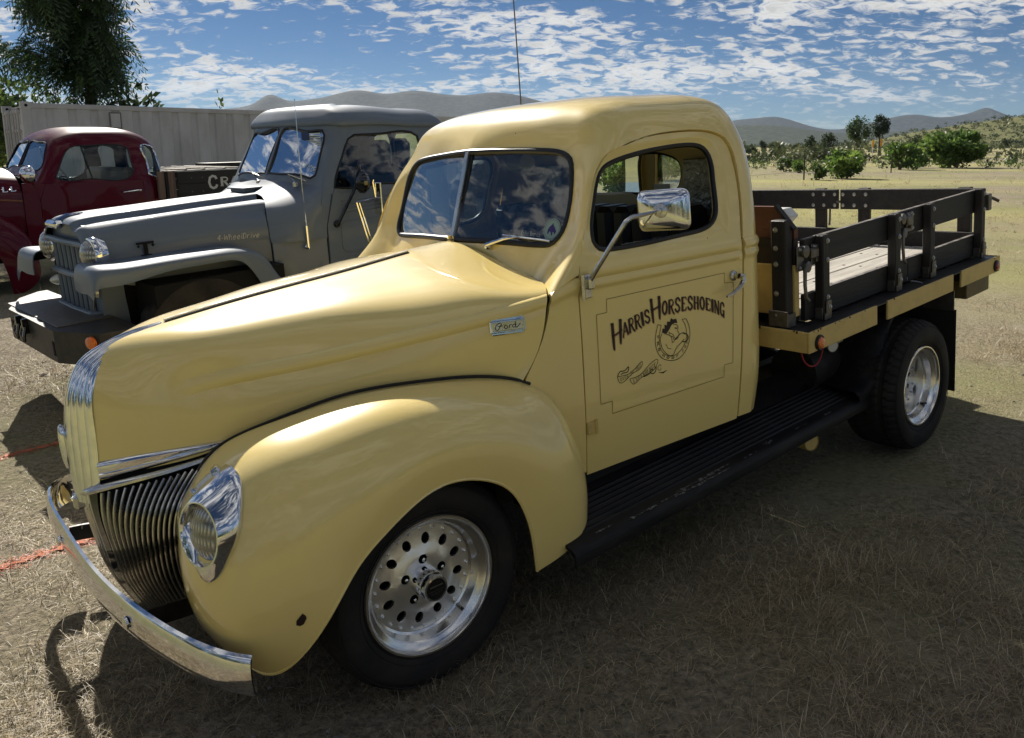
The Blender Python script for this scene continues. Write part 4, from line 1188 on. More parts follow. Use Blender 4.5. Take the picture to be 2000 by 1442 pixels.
for sgn2 in (1, -1):
    for uu in np.linspace(.03, .185, 4 if sgn2 > 0 else 3):
        strip_along('grille_bar', uu, uu, .02, .985, 30, bprof, M['stainless'], grille, sgn2)
    strip_along('grille_post', .235, .235, .0, 1.0, 30, [(-.016, -.02), (-.016, .004), (.016, .004), (.016, -.02)], M['black_gloss'], grille, sgn2)
    for uu in np.linspace(.295, .958, 14):
        strip_along('grille_bar', uu, uu, .045, .985, 34, bprof, M['stainless'], grille, sgn2)
    strip_along('grille_surround', .03, .985, .008, .008, 26, [(-.011, -.01), (-.011, .006), (-.004, .010), (.006, .008), (.011, .002), (.011, -.01)], M['stainless'], grille, sgn2)
    strip_along('grille_surround', .985, .985, .0, 1.0, 40, [(-.006, -.02), (-.006, .004), (.006, .004), (.006, -.02)], M['black_gloss'], grille, sgn2)
    strip_along('grille_surround', .0, 1.0, .995, .995, 20, [(-.012, -.01), (-.012, .006), (.012, .006), (.012, -.01)], M['stainless'], grille, sgn2)

tt = np.linspace(0, 1, 14); P0 = grS(tt, tt * 0) - grS.normal(tt, tt * 0) * gsg * .02
P1 = P0 + S_([.03, .02, .09]); R = np.concatenate([P0, P1]); F = [[i, i + 1, 15 + i, 14 + i] for i in range(13)]
mesh_obj('dark_gap_strip', R, F, M['void'], grille); mesh_obj('dark_gap_strip', mirror_y(R), flipF(F), M['void'], grille)  # black strips put in above the grille, painted shade for the gap
# ---------------------------------------------------------------- front fenders
fsec = [
 [(-.535,-.24,.36),(-.545,-.29,.372),(-.548,-.34,.376),(-.548,-.38,.378),(-.546,-.43,.374)],
 [(-.562,-.273,.47),(-.582,-.36,.46),(-.597,-.46,.43),(-.578,-.53,.37),(-.538,-.555,.338)],
 [(-.575,-.318,.56),(-.60,-.42,.56),(-.625,-.55,.53),(-.605,-.64,.44),(-.555,-.67,.345),(-.505,-.675,.285)],
 [(-.570,-.346,.67),(-.592,-.44,.68),(-.622,-.58,.66),(-.603,-.715,.57),(-.545,-.77,.42),(-.455,-.78,.322)],
 [(-.513,-.350,.755),(-.535,-.44,.79),(-.55,-.58,.80),(-.53,-.735,.74),(-.465,-.825,.61),(-.365,-.862,.452)],
 [(-.425,-.328,.822),(-.432,-.43,.865),(-.44,-.57,.885),(-.41,-.745,.850),(-.355,-.850,.71),(-.275,-.872,.562)],
 [(-.27,-.405,.882),(-.28,-.475,.907),(-.285,-.58,.925),(-.265,-.765,.898),(-.225,-.868,.775),(-.175,-.877,.637)],
 [(-.06,-.498,.930),(-.065,-.555,.942),(-.07,-.64,.952),(-.06,-.795,.922),(-.045,-.878,.815),(-.025,-.878,.703)],
 [(.14,-.583,.934),(.14,-.625,.940),(.135,-.69,.942),(.13,-.81,.912),(.12,-.882,.81),(.108,-.880,.700)],
 [(.33,-.658,.918),(.33,-.69,.916),(.33,-.735,.905),(.31,-.825,.864),(.275,-.887,.76),(.228,-.880,.644)],
 [(.478,-.722,.874),(.478,-.742,.868),(.472,-.775,.852),(.445,-.838,.79),(.388,-.893,.70),(.295,-.880,.568)],
 [(.572,-.748,.795),(.568,-.766,.79),(.56,-.792,.775),(.53,-.848,.72),(.455,-.897,.63),(.330,-.880,.478)],
 [(.632,-.748,.68),(.628,-.767,.675),(.618,-.795,.665),(.583,-.852,.62),(.495,-.897,.54),(.345,-.877,.40)],
 [(.662,-.742,.54),(.656,-.767,.535),(.645,-.805,.525),(.608,-.857,.495),(.51,-.892,.44),(.352,-.873,.34)],
 [(.668,-.737,.40),(.660,-.767,.395),(.646,-.805,.385),(.605,-.852,.365),(.51,-.882,.325),(.360,-.866,.285)],
]
fnet = [resample(s, 8) for s in fsec]
fenS = Surf(fnet, 140, 140)
for sgn2 in (1, -1):
    o = grid_shell('front_fender', fenS, 80, 120, .005, [M['yellow'], M['void']], (-.05, -.45, .45), truck, False)
    if sgn2 < 0:
        for v in o.data.vertices: v.co.y *= -1
        o.data.flip_normals()
    mb = MB(); e = fenS(np.ones(90), np.linspace(.12, 1, 90)) + S_([0, .004, 0])
    mb.tube(e * S_([1, sgn2, 1]), .006, 6); mb.build('fender_lip', M['yellow'], o)
    # welting between fender and hood
    mb = MB(); e = fenS(np.zeros(60), np.linspace(.30, .78, 60)) + S_([0, .0, .004])
    mb.tube(e * S_([1, sgn2, 1]), .006, 6); mb.build('fender_welt', M['gasket'], o)
    # rust chip by the wheel opening
    if sgn2 > 0:
        fc = fenS.inv([(-.425, .478)], (0, 2), lambda G: G[..., 1] < -.7)[0]
        mb = MB(); base_ = fenS(fc[0], fc[1])
        pts = [(fc[0] + a, fc[1] + b_) for a, b_ in ((-.016,-.004),(-.007,-.0075),(.007,-.006),(.015,-.002),(.012,.005),(.003,.0065),(-.012,.006))]
        P = fenS(S_(pts)[:, 0], S_(pts)[:, 1]); nn = fenS.normal(S_(pts)[:, 0], S_(pts)[:, 1]); nn *= np.sign((nn * (P - S_([-.05, -.45, .45]))).sum(1))[:, None]
        mb.add(P + nn * .0015, [list(range(7))]); mb.build('rust_chip', M['rust'], o, False)

# ---------------------------------------------------------------- headlights
HC = S_([-.588, -.680, .732]); HN = S_([-.945, -.26, .15]); HN /= np.linalg.norm(HN)
HX = np.cross(S_([0, 0, 1]), HN); HX /= np.linalg.norm(HX); HU = np.cross(HN, HX)
if HX[1] > 0: HX, HU = -HX, HU
HU *= np.sign(HU[2])
# outline of the bezel on the fender skin, clockwise from its point (x, z pairs found on the fender surface)
_hl = S_([(-.4805,-.5917,.86),(-.4718,-.6371,.8551),(-.4727,-.679,.8367),(-.4831,-.7089,.8102),(-.5047,-.7422,.7599),(-.5296,-.7555,.7099),(-.5533,-.7522,.6727),(-.5802,-.7373,.6311),(-.5985,-.7138,.6123),(-.6073,-.6937,.6152),(-.6091,-.672,.6466),(-.601,-.6441,.6983),(-.5856,-.595,.7484),(-.5693,-.563,.7764),(-.5511,-.5629,.7997),(-.5222,-.5711,.8294)])
hl_out = resample(_hl, 60, True)
huv = surf_inv3(fenS, hl_out); hl_out = fenS(huv[:, 0], huv[:, 1])
hl_n = fenS.normal(huv[:, 0], huv[:, 1]); hl_n *= np.sign((hl_n * (hl_out - S_([-.05, -.45, .45]))).sum(1))[:, None]
def headlight(sgn2):
    mb = MB()
    k = 60
    d = hl_out - HC
    ang = np.arctan2(d @ HU, d @ HX)
    ring = lambda r, h: np.stack([HC + HN * h + r * (math.cos(a) * HX + math.sin(a) * HU) for a in ang])
    outn = hl_out + hl_n * .006
    nrm_ = hl_n
    rings = [hl_out - hl_n * .008, outn, outn * .8 + ring(.090, .006) * .2 + nrm_ * .004, outn * .45 + ring(.090, .014) * .55 + nrm_ * .004, ring(.088, .018), ring(.082, .018), ring(.077, .006), ring(.076, -.02)]
    R = np.concatenate(rings); F = []
    for j in range(len(rings) - 1):
        for i in range(k):
            F.append([j * k + i, j * k + (i + 1) % k, (j + 1) * k + (i + 1) % k, (j + 1) * k + i])
    if orient(R, F, HC - HN * .2): F = flipF(F)
    if sgn2 < 0: R = mirror_y(R); F = flipF(F)
    b = mesh_obj('headlight', R, F, M['chrome'], truck, True, 60)
    mb = MB(); mb.lathe([(.078, 0), (.070, .010), (.052, .019), (.03, .024), (.001, .026)], HN, HC - HN * .010, 30)
    if sgn2 < 0: mb.V[0] = mirror_y(mb.V[0]); mb.F = flipF(mb.F)
    mb.build('lens', M['lens'], b)
    # parking lamp riding on the bezel: ribbed chrome saddle and a clear block
    def yb(a, bb, m, name, bev):
        t = MB().box(S_(a) * [.52, .62, .72], S_(bb) * [.52, .62, .72], bev * .6)
        A = S_([.07, -.03, .06]); A /= np.linalg.norm(A); Bv = np.cross(S_([0, -1, .25]), A); Bv /= np.linalg.norm(Bv); Cv = np.cross(A, Bv)
        V = t.V[0] @ np.array([A, Bv, Cv]) + S_([-.540, -.585, .828])
        if sgn2 < 0: V = mirror_y(V)
        return mesh_obj(name, V, t.F if sgn2 > 0 else flipF(t.F), m, b, True, 35)
    yb((-.055, -.022, -.022), (.055, .022, .022), M['clear_lens'], 'parking_lamp', .014)
    yb((-.085, -.026, -.026), (-.052, .026, .016), M['chrome'], 'lamp_saddle', .008)
    yb((.052, -.026, -.026), (.10, .026, .016), M['chrome'], 'lamp_saddle', .008)
for s2 in (1, -1): headlight(s2)

# ---------------------------------------------------------------- bumper
bpath = [(-.562,-.832,.378),(-.59,-.80,.383),(-.638,-.72,.393),(-.697,-.55,.406),(-.738,-.38,.418),(-.768,-.15,.42),(-.778,0,.42),(-.784,.2,.42),(-.787,.4,.422),(-.787,.58,.424),(-.778,.70,.426),(-.752,.80,.428),(-.70,.85,.43),(-.645,.84,.43)]
bp = resample(bpath, 90)
T = np.gradient(bp, axis=0); T /= np.linalg.norm(T, axis=1)[:, None]
nb = np.cross(T, S_([0, 0, 1.0])); nb /= np.linalg.norm(nb, axis=1)[:, None]
nb *= np.sign((nb * S_([-1, 0, 0])).sum(1) + 1e-6)[:, None] if False else 1
if nb[45, 0] > 0: nb = -nb
prof = [(-.052, -.008), (-.049, .001), (-.042, .006), (-.03, .0095), (-.012, .0118), (.0, .0122), (.012, .0118), (.03, .0095), (.042, .006), (.049, .001), (.052, -.008), (.046, -.004), (.03, .004), (0, .007), (-.03, .004), (-.046, -.004)]
k = len(prof)
R = np.stack([bp + nb * d + S_([0, 0, 1.1]) * a for a, d in prof], 1).reshape(-1, 3)
F = [[i * k + j, i * k + (j + 1) % k, (i + 1) * k + (j + 1) % k, (i + 1) * k + j] for i in range(89) for j in range(k)]
F += [list(range(k))[::-1], [89 * k + j for j in range(k)]]
bumper = mesh_obj('front_bumper', R, F, M['chrome'], truck, True, 35)
for yb_, xb_, zb_ in ((-.38, -.752, .418), (.36, -.801, .42)):
    mb = MB(); mb.lathe([(.018, 0), (.017, .006), (.009, .010), (.001, .011)], (-1, -.12 if yb_ < 0 else 0, 0), (xb_, yb_, zb_), 16); mb.build('bumper_bolt', M['chrome'], bumper)
for sgn2 in (1, -1):
    mb = MB()
    pth = resample([(-.72 if sgn2 > 0 else -.765, -.40 * sgn2, .415), (-.66, -.38 * sgn2, .40), (-.58, -.34 * sgn2, .37), (-.45, -.31 * sgn2, .36), (-.2, -.31 * sgn2, .36)], 16)
    for a, b_ in zip(pth[:-1], pth[1:]): mb.bar(a, b_, .012, .055, (0, 0, 1), 0)
    mb.build('bumper_arm', M['black_paint'], bumper)
    if sgn2 > 0: continue
    mb = MB()
    pth = resample([(-.565 if sgn2 > 0 else -.635, -.82 * sgn2, .41), (-.50, -.74 * sgn2, .405), (-.47, -.60 * sgn2, .40), (-.46, -.40 * sgn2, .37)], 14)
    for a, b_ in zip(pth[:-1], pth[1:]): mb.bar(a, b_, .010, .045, (0, 0, 1), 0)
    mb.build('bumper_brace', M['stainless'] if sgn2 < 0 else M['black_paint'], bumper)

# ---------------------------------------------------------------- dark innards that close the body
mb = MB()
mb.box((-.50, -.24, .30), (.10, .24, .72)); mb.box((.0, -.42, .42), (.60, .42, .86)); mb.box((-.35, -.30, .34), (.6, .30, .80))  # black boxes added under the hood to block stray light
mb.build('bay_light_blocker', M['void'], truck, False)
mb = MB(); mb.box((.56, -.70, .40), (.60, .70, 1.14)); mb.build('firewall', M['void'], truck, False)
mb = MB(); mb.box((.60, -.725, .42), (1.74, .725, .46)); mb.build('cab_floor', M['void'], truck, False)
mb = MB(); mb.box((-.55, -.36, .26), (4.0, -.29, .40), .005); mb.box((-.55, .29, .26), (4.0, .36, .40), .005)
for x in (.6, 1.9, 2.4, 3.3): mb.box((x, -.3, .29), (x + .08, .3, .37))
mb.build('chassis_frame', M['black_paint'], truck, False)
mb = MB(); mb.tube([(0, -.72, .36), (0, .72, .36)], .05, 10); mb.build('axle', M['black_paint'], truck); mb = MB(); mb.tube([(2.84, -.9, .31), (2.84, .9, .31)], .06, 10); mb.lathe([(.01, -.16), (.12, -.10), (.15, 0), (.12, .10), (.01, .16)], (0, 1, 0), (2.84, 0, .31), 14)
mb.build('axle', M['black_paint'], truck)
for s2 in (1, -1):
    a = MB(); a.box((-.36, -.47 * s2, .25), (.50, -.44 * s2, .86)); a.box((.60, -.715 * s2, .30), (.64, -.44 * s2, .74)); a.build('dark_well_panel', M['void'], truck, False)  # black panels added inside the fenders to stop light leaking through

# ---------------------------------------------------------------- interior
mb = MB()
for i in range(12):
    y0 = -.66 + i * .11
    mb.box((1.44, y0 + .002, .78), (1.62, y0 + .108, 1.37), .028)
    mb.box((1.02, y0 + .002, .70), (1.50, y0 + .108, .84), .03)
mb.build('bench_seat', M['seat'], truck)
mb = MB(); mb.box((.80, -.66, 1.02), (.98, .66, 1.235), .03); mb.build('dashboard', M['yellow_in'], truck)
mb = MB(); c_ = S_([1.10, -.36, 1.13]); ax_ = S_([.72, 0, .69]); ax_ /= np.linalg.norm(ax_); a1 = S_([0, 1, 0]); a2 = np.cross(ax_, a1)
mb.tube([c_ + .20 * (math.cos(t) * a1 + math.sin(t) * a2) for t in np.linspace(0, 2 * np.pi, 33)[:-1]], .011, 8, closed=True)
for t in (0.3, 2.84, 4.71): mb.tube([c_ - ax_ * .02, c_ + .20 * (math.cos(t) * a1 + math.sin(t) * a2)], .008, 6)
mb.tube([c_, c_ - ax_ * .5], .018, 8); mb.build('steering_wheel', M['black_gloss'], truck)
for s2 in (1, -1):
    mb = MB(); mb.box((1.735, .42 * s2, 1.24), (1.75, .66 * s2, 1.56), .004); mb.build('foil_lining', M['foil'], truck, False)
mb = MB(); mb.box((1.66, -.70, 1.20), (1.755, .70, 1.235)); mb.build('parcel_shelf', M['seat'], truck, False)
mb = MB(); mb.lathe([(.001, -.07), (.036, -.07), (.040, -.02), (.036, 0), (.040, .02), (.036, .07), (.001, .07)], (.2, 1, 0), (1.02, -.12, 1.60), 16)
mb.tube([(.98, -.12, 1.66), (1.0, -.12, 1.62)], .006, 6); mb.tube([(1.0, -.10, 1.57), (1.04, -.22, 1.545)], .004, 6)
mb.build('visor_roll', M['yellow_in'], truck)  # hanging cylinder is a rolled sun visor and gives no light

# ---------------------------------------------------------------- mirror
mb = MB()
mc = S_([.925, -.985, 1.420]); mw = S_([.36, -.93, .03]); mw /= np.linalg.norm(mw); mu = S_([0.03, .02, 1]); mu -= mw * mu.dot(mw); mu /= np.linalg.norm(mu); mn = np.cross(mu, mw); 
if mn[0] > 0: mn = -mn
def rrect(w, h, r, n=6):
    P = []
    for cx, cy, a in ((w - r, h - r, 0), (-w + r, h - r, 90), (-w + r, -h + r, 180), (w - r, -h + r, 270)):
        P += arcp(cx, cy, r, r, a, a + 90, n)
    return np.array(P)
rings = []
for w, h, d, rr_ in ((.090, .066, -.012, .024), (.094, .070, -.006, .027), (.094, .070, .0, .027), (.088, .064, .010, .026), (.070, .047, .020, .022), (.035, .022, .025, .012), (.001, .001, .026, .0005)):
    q = rrect(w, h, rr_); rings.append(mc + q[:, :1] * mw + q[:, 1:] * mu + mn * d)
R = np.concatenate(rings); k = len(rings[0])
F = [[j * k + i, j * k + (i + 1) % k, (j + 1) * k + (i + 1) % k, (j + 1) * k + i] for j in range(len(rings) - 1) for i in range(k)]
F.append(list(range(k))[::-1])
if orient(R, F, mc - mn * .003): F = flipF(F)
mirror = mesh_obj('wing_mirror', R, F, M['chrome'], truck, True, 50)
mb = MB(); mb.lathe([(.026, 0), (.024, .008), (.010, .012), (.009, .022), (.001, .024)], mn, mc + mn * .022, 18)
mb.tube([mc + mn * .03, S_([.80, -.955, 1.408]), S_([.782, -.945, 1.395]), S_([.766, -.90, 1.33]), S_([.752, -.815, 1.22]), S_([.748, -.79, 1.185])], [.006, .008, .009, .009, .009, .009], 8)
mb.build('mirror_arm', M['stainless'], mirror)
mb = MB(); b0 = side_pt(S_(.745), S_(1.17))
mb.box(b0 + S_([-.018, -.022, -.045]), b0 + S_([.022, .0, .040]), .005); mb.box(b0 + S_([-.008, -.04, -.012]), b0 + S_([.02, -.015, .03]), .006); mb.tube([b0 + S_([-.02, -.018, -.048]), b0 + S_([-.02, -.018, .042])], .007, 8)
mb.build('mirror_bracket', M['stainless'], mirror)
mb = MB(); mb.tube([(1.95, .97, .80), (1.96, .98, 1.6), (1.97, .985, 3.6)], [.006, .0045, .003], 6); mb.build('whip_aerial', M['dull_steel'], truck)
# ---------------------------------------------------------------- running boards
def extrude_x(name, prof, xs, mtl, parent, fn=None, sharp=40, closed=True, y_mirror=1):
    k = len(prof); R = []
    for x in xs:
        for y, z in prof:
            p = S_([x, y, z]); R.append(fn(p) if fn else p)
    R = np.array(R); n = len(xs)
    F = [[i * k + j, i * k + (j + 1) % k, (i + 1) * k + (j + 1) % k, (i + 1) * k + j] for i in range(n - 1) for j in range(k if closed else k - 1)]
    if closed: F += [list(range(k))[::-1], [(n - 1) * k + j for j in range(k)]]
    c = R.mean(0)
    if orient(R, F, c): F = flipF(F)
    if y_mirror < 0: R = mirror_y(R); F = flipF(F)
    return mesh_obj(name, R, F, mtl, parent, True, sharp)
M['board'] = mat('scuffed_black_board', (0.008, 0.008, 0.009), 0.5, noise_s=7, col2=(0.028, 0.025, 0.023), spec=.25, bump=0.15, stretch=(.6, 3, 3), lo=.5, hi=.8)
M['scuff'] = mat('bare_metal_scuff', (0.22, 0.22, 0.23), 0.5, .4, noise_s=60, col2=(0.02, 0.02, 0.02), lo=.42, hi=.55)
rbp = [(-.60, .46), (-.655, .425), (-.70, .385)]
for i in range(7):
    y0 = -.715 - i * .024
    z0 = .376 - i * .0052
    rbp += [(y0, z0), (y0 - .004, z0 + .006), (y0 - .012, z0 + .006), (y0 - .016, z0 - .001)]
rbp += [(-.893, .338), (-.915, .333), (-.930, .322), (-.936, .306), (-.934, .275), (-.926, .275), (-.924, .305), (-.905, .322), (-.70, .365), (-.60, .44)]
for s2 in (1, -1):
    rb = extrude_x('running_board', rbp, list(np.linspace(.47, 2.46, 24)), M['board'], truck, y_mirror=s2)
    if s2 > 0:
        for (xa, xb, y, w_) in ((1.02, 1.30, -.905, .014), (.93, 1.10, -.912, .006), (1.22, 1.36, -.90, .009), (1.62, 1.68, -.896, .02), (.60, .68, -.90, .008), (.75, .90, -.915, .010), (1.45, 1.56, -.91, .007), (1.85, 1.95, -.90, .008), (1.0, 1.35, -.918, .012), (2.1, 2.16, -.905, .01)):
            mb = MB()
            n = 16; xx = np.linspace(xa, xb, n); ww = w_ * (.25 + rng.random(n)); zz = np.interp(y, [-.930, -.915, -.893, -.878], [.322, .333, .338, .3405]) + .0016
            V = np.concatenate([np.stack([xx, y + ww / 2, zz + .10 * ww], 1), np.stack([xx, y - ww / 2, zz - .22 * ww + .001], 1)])
            mb.add(V, [(i, i + 1, n + i + 1, n + i) for i in range(n - 1)]); mb.build('scuff', M['scuff'], rb, False)
    # old front half of the rear wing sweeping up in front of the rear wheel
    pth = resample([(2.36, .372), (2.45, .382), (2.52, .42), (2.565, .50), (2.60, .60), (2.66, .69), (2.76, .755), (2.9, .79)], 30)
    R = []
    wy = [(-.60, .012), (-.80, .010), (-.915, .004), (-.940, -.012), (-.940, -.03), (-.92, -.012), (-.80, -.004), (-.60, -.002)]
    t = np.gradient(pth, axis=0); t /= np.linalg.norm(t, axis=1)[:, None]
    for i in range(30):
        n_ = S_([-t[i, 1], t[i, 0]])
        for y, d in wy:
            q = pth[i] + n_ * d * 1.3
            R.append((q[0], y, q[1]))
    k = len(wy); R = np.array(R)
    F = [[i * k + j, i * k + (j + 1) % k, (i + 1) * k + (j + 1) % k, (i + 1) * k + j] for i in range(29) for j in range(k)]
    if orient(R, F, R.mean(0)): F = flipF(F)
    if s2 < 0: R = mirror_y(R); F = flipF(F)
    mesh_obj('splash_guard', R, F, M['board'], truck, True, 50)

# ---------------------------------------------------------------- wheels
def make_wheel(c, n, r, R, wid, dep, lugs=5, spin=0.0, cap=True, mud=False):
    """c = centre of the outer lip plane, n = outward axis, r = lip radius, R = tyre radius"""
    n = S_(n, ); n = n / np.linalg.norm(n)
    ex = np.cross(n, S_([0, 0, 1.0])); ex /= np.linalg.norm(ex); ez = np.cross(ex, n); ez *= np.sign(ez[2])
    P3 = lambda a, b, h: c + a * ex + b * ez + n * h
    w = mesh_obj('wheel', np.zeros((3, 3)), [], M['alu'], None); bpy.data.objects.remove(w)
    # rim barrel
    mb = MB()
    pr = [(r + .001, -.014), (r + .001, -.002), (r - .003, .003), (r - .009, .003), (r - .012, -.001), (r - .014, -.012), (r - .021, -.019), (r - .030, -.022), (r - .036, -.028),
          (r - .040, -.05), (r - .043, -.058), (r - .050, -.062), (r * .775, -dep - .004), (r * .74, -dep - .006), (r * .74, -wid * .9), (r, -wid)]
    mb.lathe(pr, n, c, 72)
    wheel = mb.build('wheel', M['alu'], truck, True, 32)
    # dished face with twelve hand holes and five lug pockets
    rf = r * .772; outl_ = ring_pts((0, 0), rf, 72); holes = []
    hp = [math.radians(30 * i + 11 + spin) for i in range(12)]
    for a in hp:
        q = ring_pts((0, 0), 1, 16); q = q * S_([r * .064, r * .082])
        ca, sa = math.cos(a), math.sin(a); q = np.stack([q[:, 0] * -sa + q[:, 1] * ca, q[:, 0] * ca + q[:, 1] * sa], 1)
        holes.append(q + r * .575 * S_([ca, sa]))
    lp = [math.radians(72 * i + 20 + spin) for i in range(lugs)]
    for a in lp: holes.append(ring_pts((r * .30 * math.cos(a), r * .30 * math.sin(a)), r * .068, 14))
    V2_, F2_ = cdt(outl_, holes, (r * .085, r * .085))
    hgt = lambda q: np.interp(np.hypot(q[:, 0], q[:, 1]) / r, [0, .40, .415, .43, .50, .66, .675, .69, .772], [.016, .016, .016, .010, .006, .002, -.002, .002, .002]) - dep
    fn = lambda q: c + q[:, :1] * ex + q[:, 1:2] * ez + n * hgt(q)[:, None]
    nf = lambda q: np.tile(n, (len(q), 1))
    F_ = F2_
    if orient(fn(V2_), F_, c - n): F_ = flipF(F_)
    V, FF, m = shell_mesh(V2_, F_, fn, nf, .012)
    mesh_obj('wheel_face', V, FF, [M['alu_face'], M['black_paint']], wheel, True, 30, m)
    mb = MB(); mb.lathe([(.001, 0), (r * .75, 0)], n, c - n * (dep + .045), 32); mb.build('brake_drum', M['void'], wheel)
    for i in range(24):
        a = math.radians(15 * i + 4 + spin); mb = MB(); mb.lathe([(r * .026, 0), (r * .024, .004), (r * .012, .008), (.0005, .009)], n, P3(r * .722 * math.cos(a), r * .722 * math.sin(a), -dep + .002), 8)
        mb.build('rivet', M['chrome'], wheel)
    for a in lp:
        mb = MB(); p = P3(r * .30 * math.cos(a), r * .30 * math.sin(a), -dep - .012)
        mb.lathe([(r * .068, 0), (r * .066, .026)], n, p, 14, 1)
        mb.lathe([(.0105, 0), (.0105, .020), (.008, .024)], n, p, 6); mb.lathe([(.006, .02), (.006, .036), (.0005, .038)], n, p, 10)
        mb.build('lug_nut', [M['chrome'], M['void']], wheel)
    if cap:
        mb = MB(); rc = r * .205
        mb.lathe([(rc * 1.02, .0), (rc, .045), (rc * .93, .056)], n, c - n * (dep - .014), 28)
        mb.lathe([(rc * .93, .056), (rc * .90, .068), (rc * .86, .078)], n, c - n * (dep - .014), 8); mb.lathe([(rc * .86, .078), (rc * .74, .079)], n, c - n * (dep - .014), 28)
        mb.lathe([(rc * .74, .0785), (.0005, .0785)], n, c - n * (dep - .014), 28, 1)
        hh = .0795 - dep + .014
        rs = lambda P, off: c + P[:, :1] * ex * (-1 if np.dot(np.cross(ex, ez), n) < 0 else 1) + P[:, 1:2] * ez + n * (hh + off)
        for yy, x0 in ((.010, .022), (-.004, .026), (-.012, .02)):
            ribbon(mb, polyresample([(-x0, yy), (x0, yy)], 5), .0014 if yy < .005 else .005, rs, 2, .0003)
        mb.build('hub_cap', [M['chrome'], M['black_gloss'], M['dull_steel']], wheel)
    mb = MB(); a = math.radians(-52); p = P3(r * .80 * math.cos(a) * -1 if False else r * .80 * math.cos(a) * np.sign(ex[0] or 1), r * .80 * math.sin(a), -.05)
    mb.tube([p, p + n * .03 - (p - c) / np.linalg.norm(p - c) * .01], [.006, .005], 8); mb.build('valve', M['black_gloss'], wheel)
    # tyre
    mb = MB()
    s = R - r
    pr = [(r - .012, -wid), (r + s * .35, -wid - .012), (R - .035, -wid - .004), (R - .012, -wid + .02), (R - .002, -wid + .045), (R, -wid * .5), (R - .002, -.045), (R - .010, -.016), (R - .024, .004), (r + s * .62, .014), (r + s * .40, .016), (r + s * .22, .012), (r + s * .08, .002), (r + .001, -.006), (r - .002, -.016)]
    d = np.r_[0, np.cumsum(np.hypot(*np.diff(np.array(pr), axis=0).T))]
    pr2 = np.stack([np.interp(np.linspace(0, d[-1], 60), d, np.array(pr)[:, k]) for k in (0, 1)], 1)
    prs = pr2.copy(); prs[1:-1] = (pr2[:-2] + pr2[1:-1] * 2 + pr2[2:]) / 4
    seg = 192
    mb.lathe(prs.tolist(), n, c, seg)
    V = mb.V[0].reshape(60, seg, 3)
    axc = c
    for j in range(60):
        rr_, hh = prs[j]
        for kx in range(seg):
            dep_ = 0.0
            ang = kx / seg
            if rr_ > R - .03:
                lat = (hh + wid * .5) / (wid * .5)
                zz = (ang * 48 + .5 * (abs(lat) > .55) + .35 * math.sin(lat * 5)) % 1.0
                if mud:
                    if zz < .30: dep_ = .008
                    elif abs(abs(lat) - .52) < .09: dep_ = .008
                elif abs(lat) < .8:
                    if min(abs(lat - q) for q in (-.55, -.18, .18, .55)) < .06: dep_ = .007
                    elif zz < .16: dep_ = .005
                else:
                    if zz < .18: dep_ = .004
            if dep_:
                v = V[j, kx] - c; ax_c = n * v.dot(n); rad = v - ax_c
                V[j, kx] = c + ax_c + rad * (1 - dep_ / np.linalg.norm(rad))
    mb.V[0] = V.reshape(-1, 3)
    for rr_, h_ in ((r + s * .16, .0085), (r + s * .76, .0095)):
        mb.lathe([(rr_ - .002, h_), (rr_, h_ + .0025), (rr_ + .002, h_)], n, c, 96)
    mb.build('tyre', M['rubber'], wheel, True, 28)
    return wheel
make_wheel(S_([0, -.796, .367]), (-.058, -.998, 0), .221, .335, .205, .066, spin=0)
make_wheel(S_([0, .796, .367]), (.0, 1, 0), .221, .335, .205, .066)
make_wheel(S_([2.841, -1.028, .309]), (0, -1, 0), .2095, .343, .27, .125, spin=14, cap=False, mud=True)
make_wheel(S_([2.841, 1.028, .309]), (0, 1, 0), .2095, .343, .27, .125, spin=14, cap=False, mud=True)

# ---------------------------------------------------------------- flat bed
ZB = .806
def bedT(V):
    V = np.array(V, float); sl = .0127 + .015 * np.clip((V[:, 2] - .81) / .4, 0, 1.2)
    V[:, 2] += (V[:, 0] - 1.80) * sl
    return V
class BB(MB):
    def build(s, name, mt, parent=truck, smooth=True, sharp=35, label=None):
        s.V = [bedT(v) for v in s.V]
        return MB.build(s, name, mt, parent, smooth, sharp, label)
X0, X1, YB = 1.80, 3.92, 1.008
for s2 in (-1, 1):
    b = BB()
    segs = [(X0, 2.40), (2.505, 3.26), (3.365, X1)]
    for a, c_ in segs: b.box((a, s2 * (YB - .012), ZB - .092), (c_, s2 * YB, ZB), .003)
    b.build('bed_rail', M['yellow_flat'])
    b = BB(); b.box((X0 + .013, s2 * (YB - .115), ZB - .009), (X1, s2 * (YB - .0125), ZB - .002), .002); b.build('rail_deck', M['black_paint'])
    b = BB()
    for a, c_ in ((2.40, 2.505), (3.26, 3.365)):
        b.box((a - .01, s2 * (YB - .075), ZB - .095), (c_ + .01, s2 * (YB - .06), ZB - .004)); b.box((a - .004, s2 * (YB - .07), ZB - .006), (c_ + .004, s2 * (YB - .002), ZB - .0015))
    b.build('stake_pocket', M['black_paint'])
b = BB(); b.box((X0, -YB + .013, ZB - .092), (X0 + .012, YB - .013, ZB), .003); b.build('bed_rail', M['yellow_flat']); b = BB(); b.box((X0 + .0125, -YB + .118, ZB - .009), (X0 + .15, YB - .118, ZB - .002), .002); b.build('rail_deck', M['black_paint']); b = BB(); b.box((X0 + .2, -.5, ZB - .09), (X0 + .212, .5, ZB - .02)); b.build('bed_crossmember', M['yellow_flat'])
b = BB(); b.box((X1 - .012, -YB + .013, ZB - .092), (X1, YB - .013, ZB), .003); b.build('bed_rail', M['yellow_flat'])
b = BB()
for x in (1.95, 2.3, 2.6, 3.1, 3.5, 3.8): b.box((x, -.96, ZB - .085), (x + .06, .96, ZB - .012))
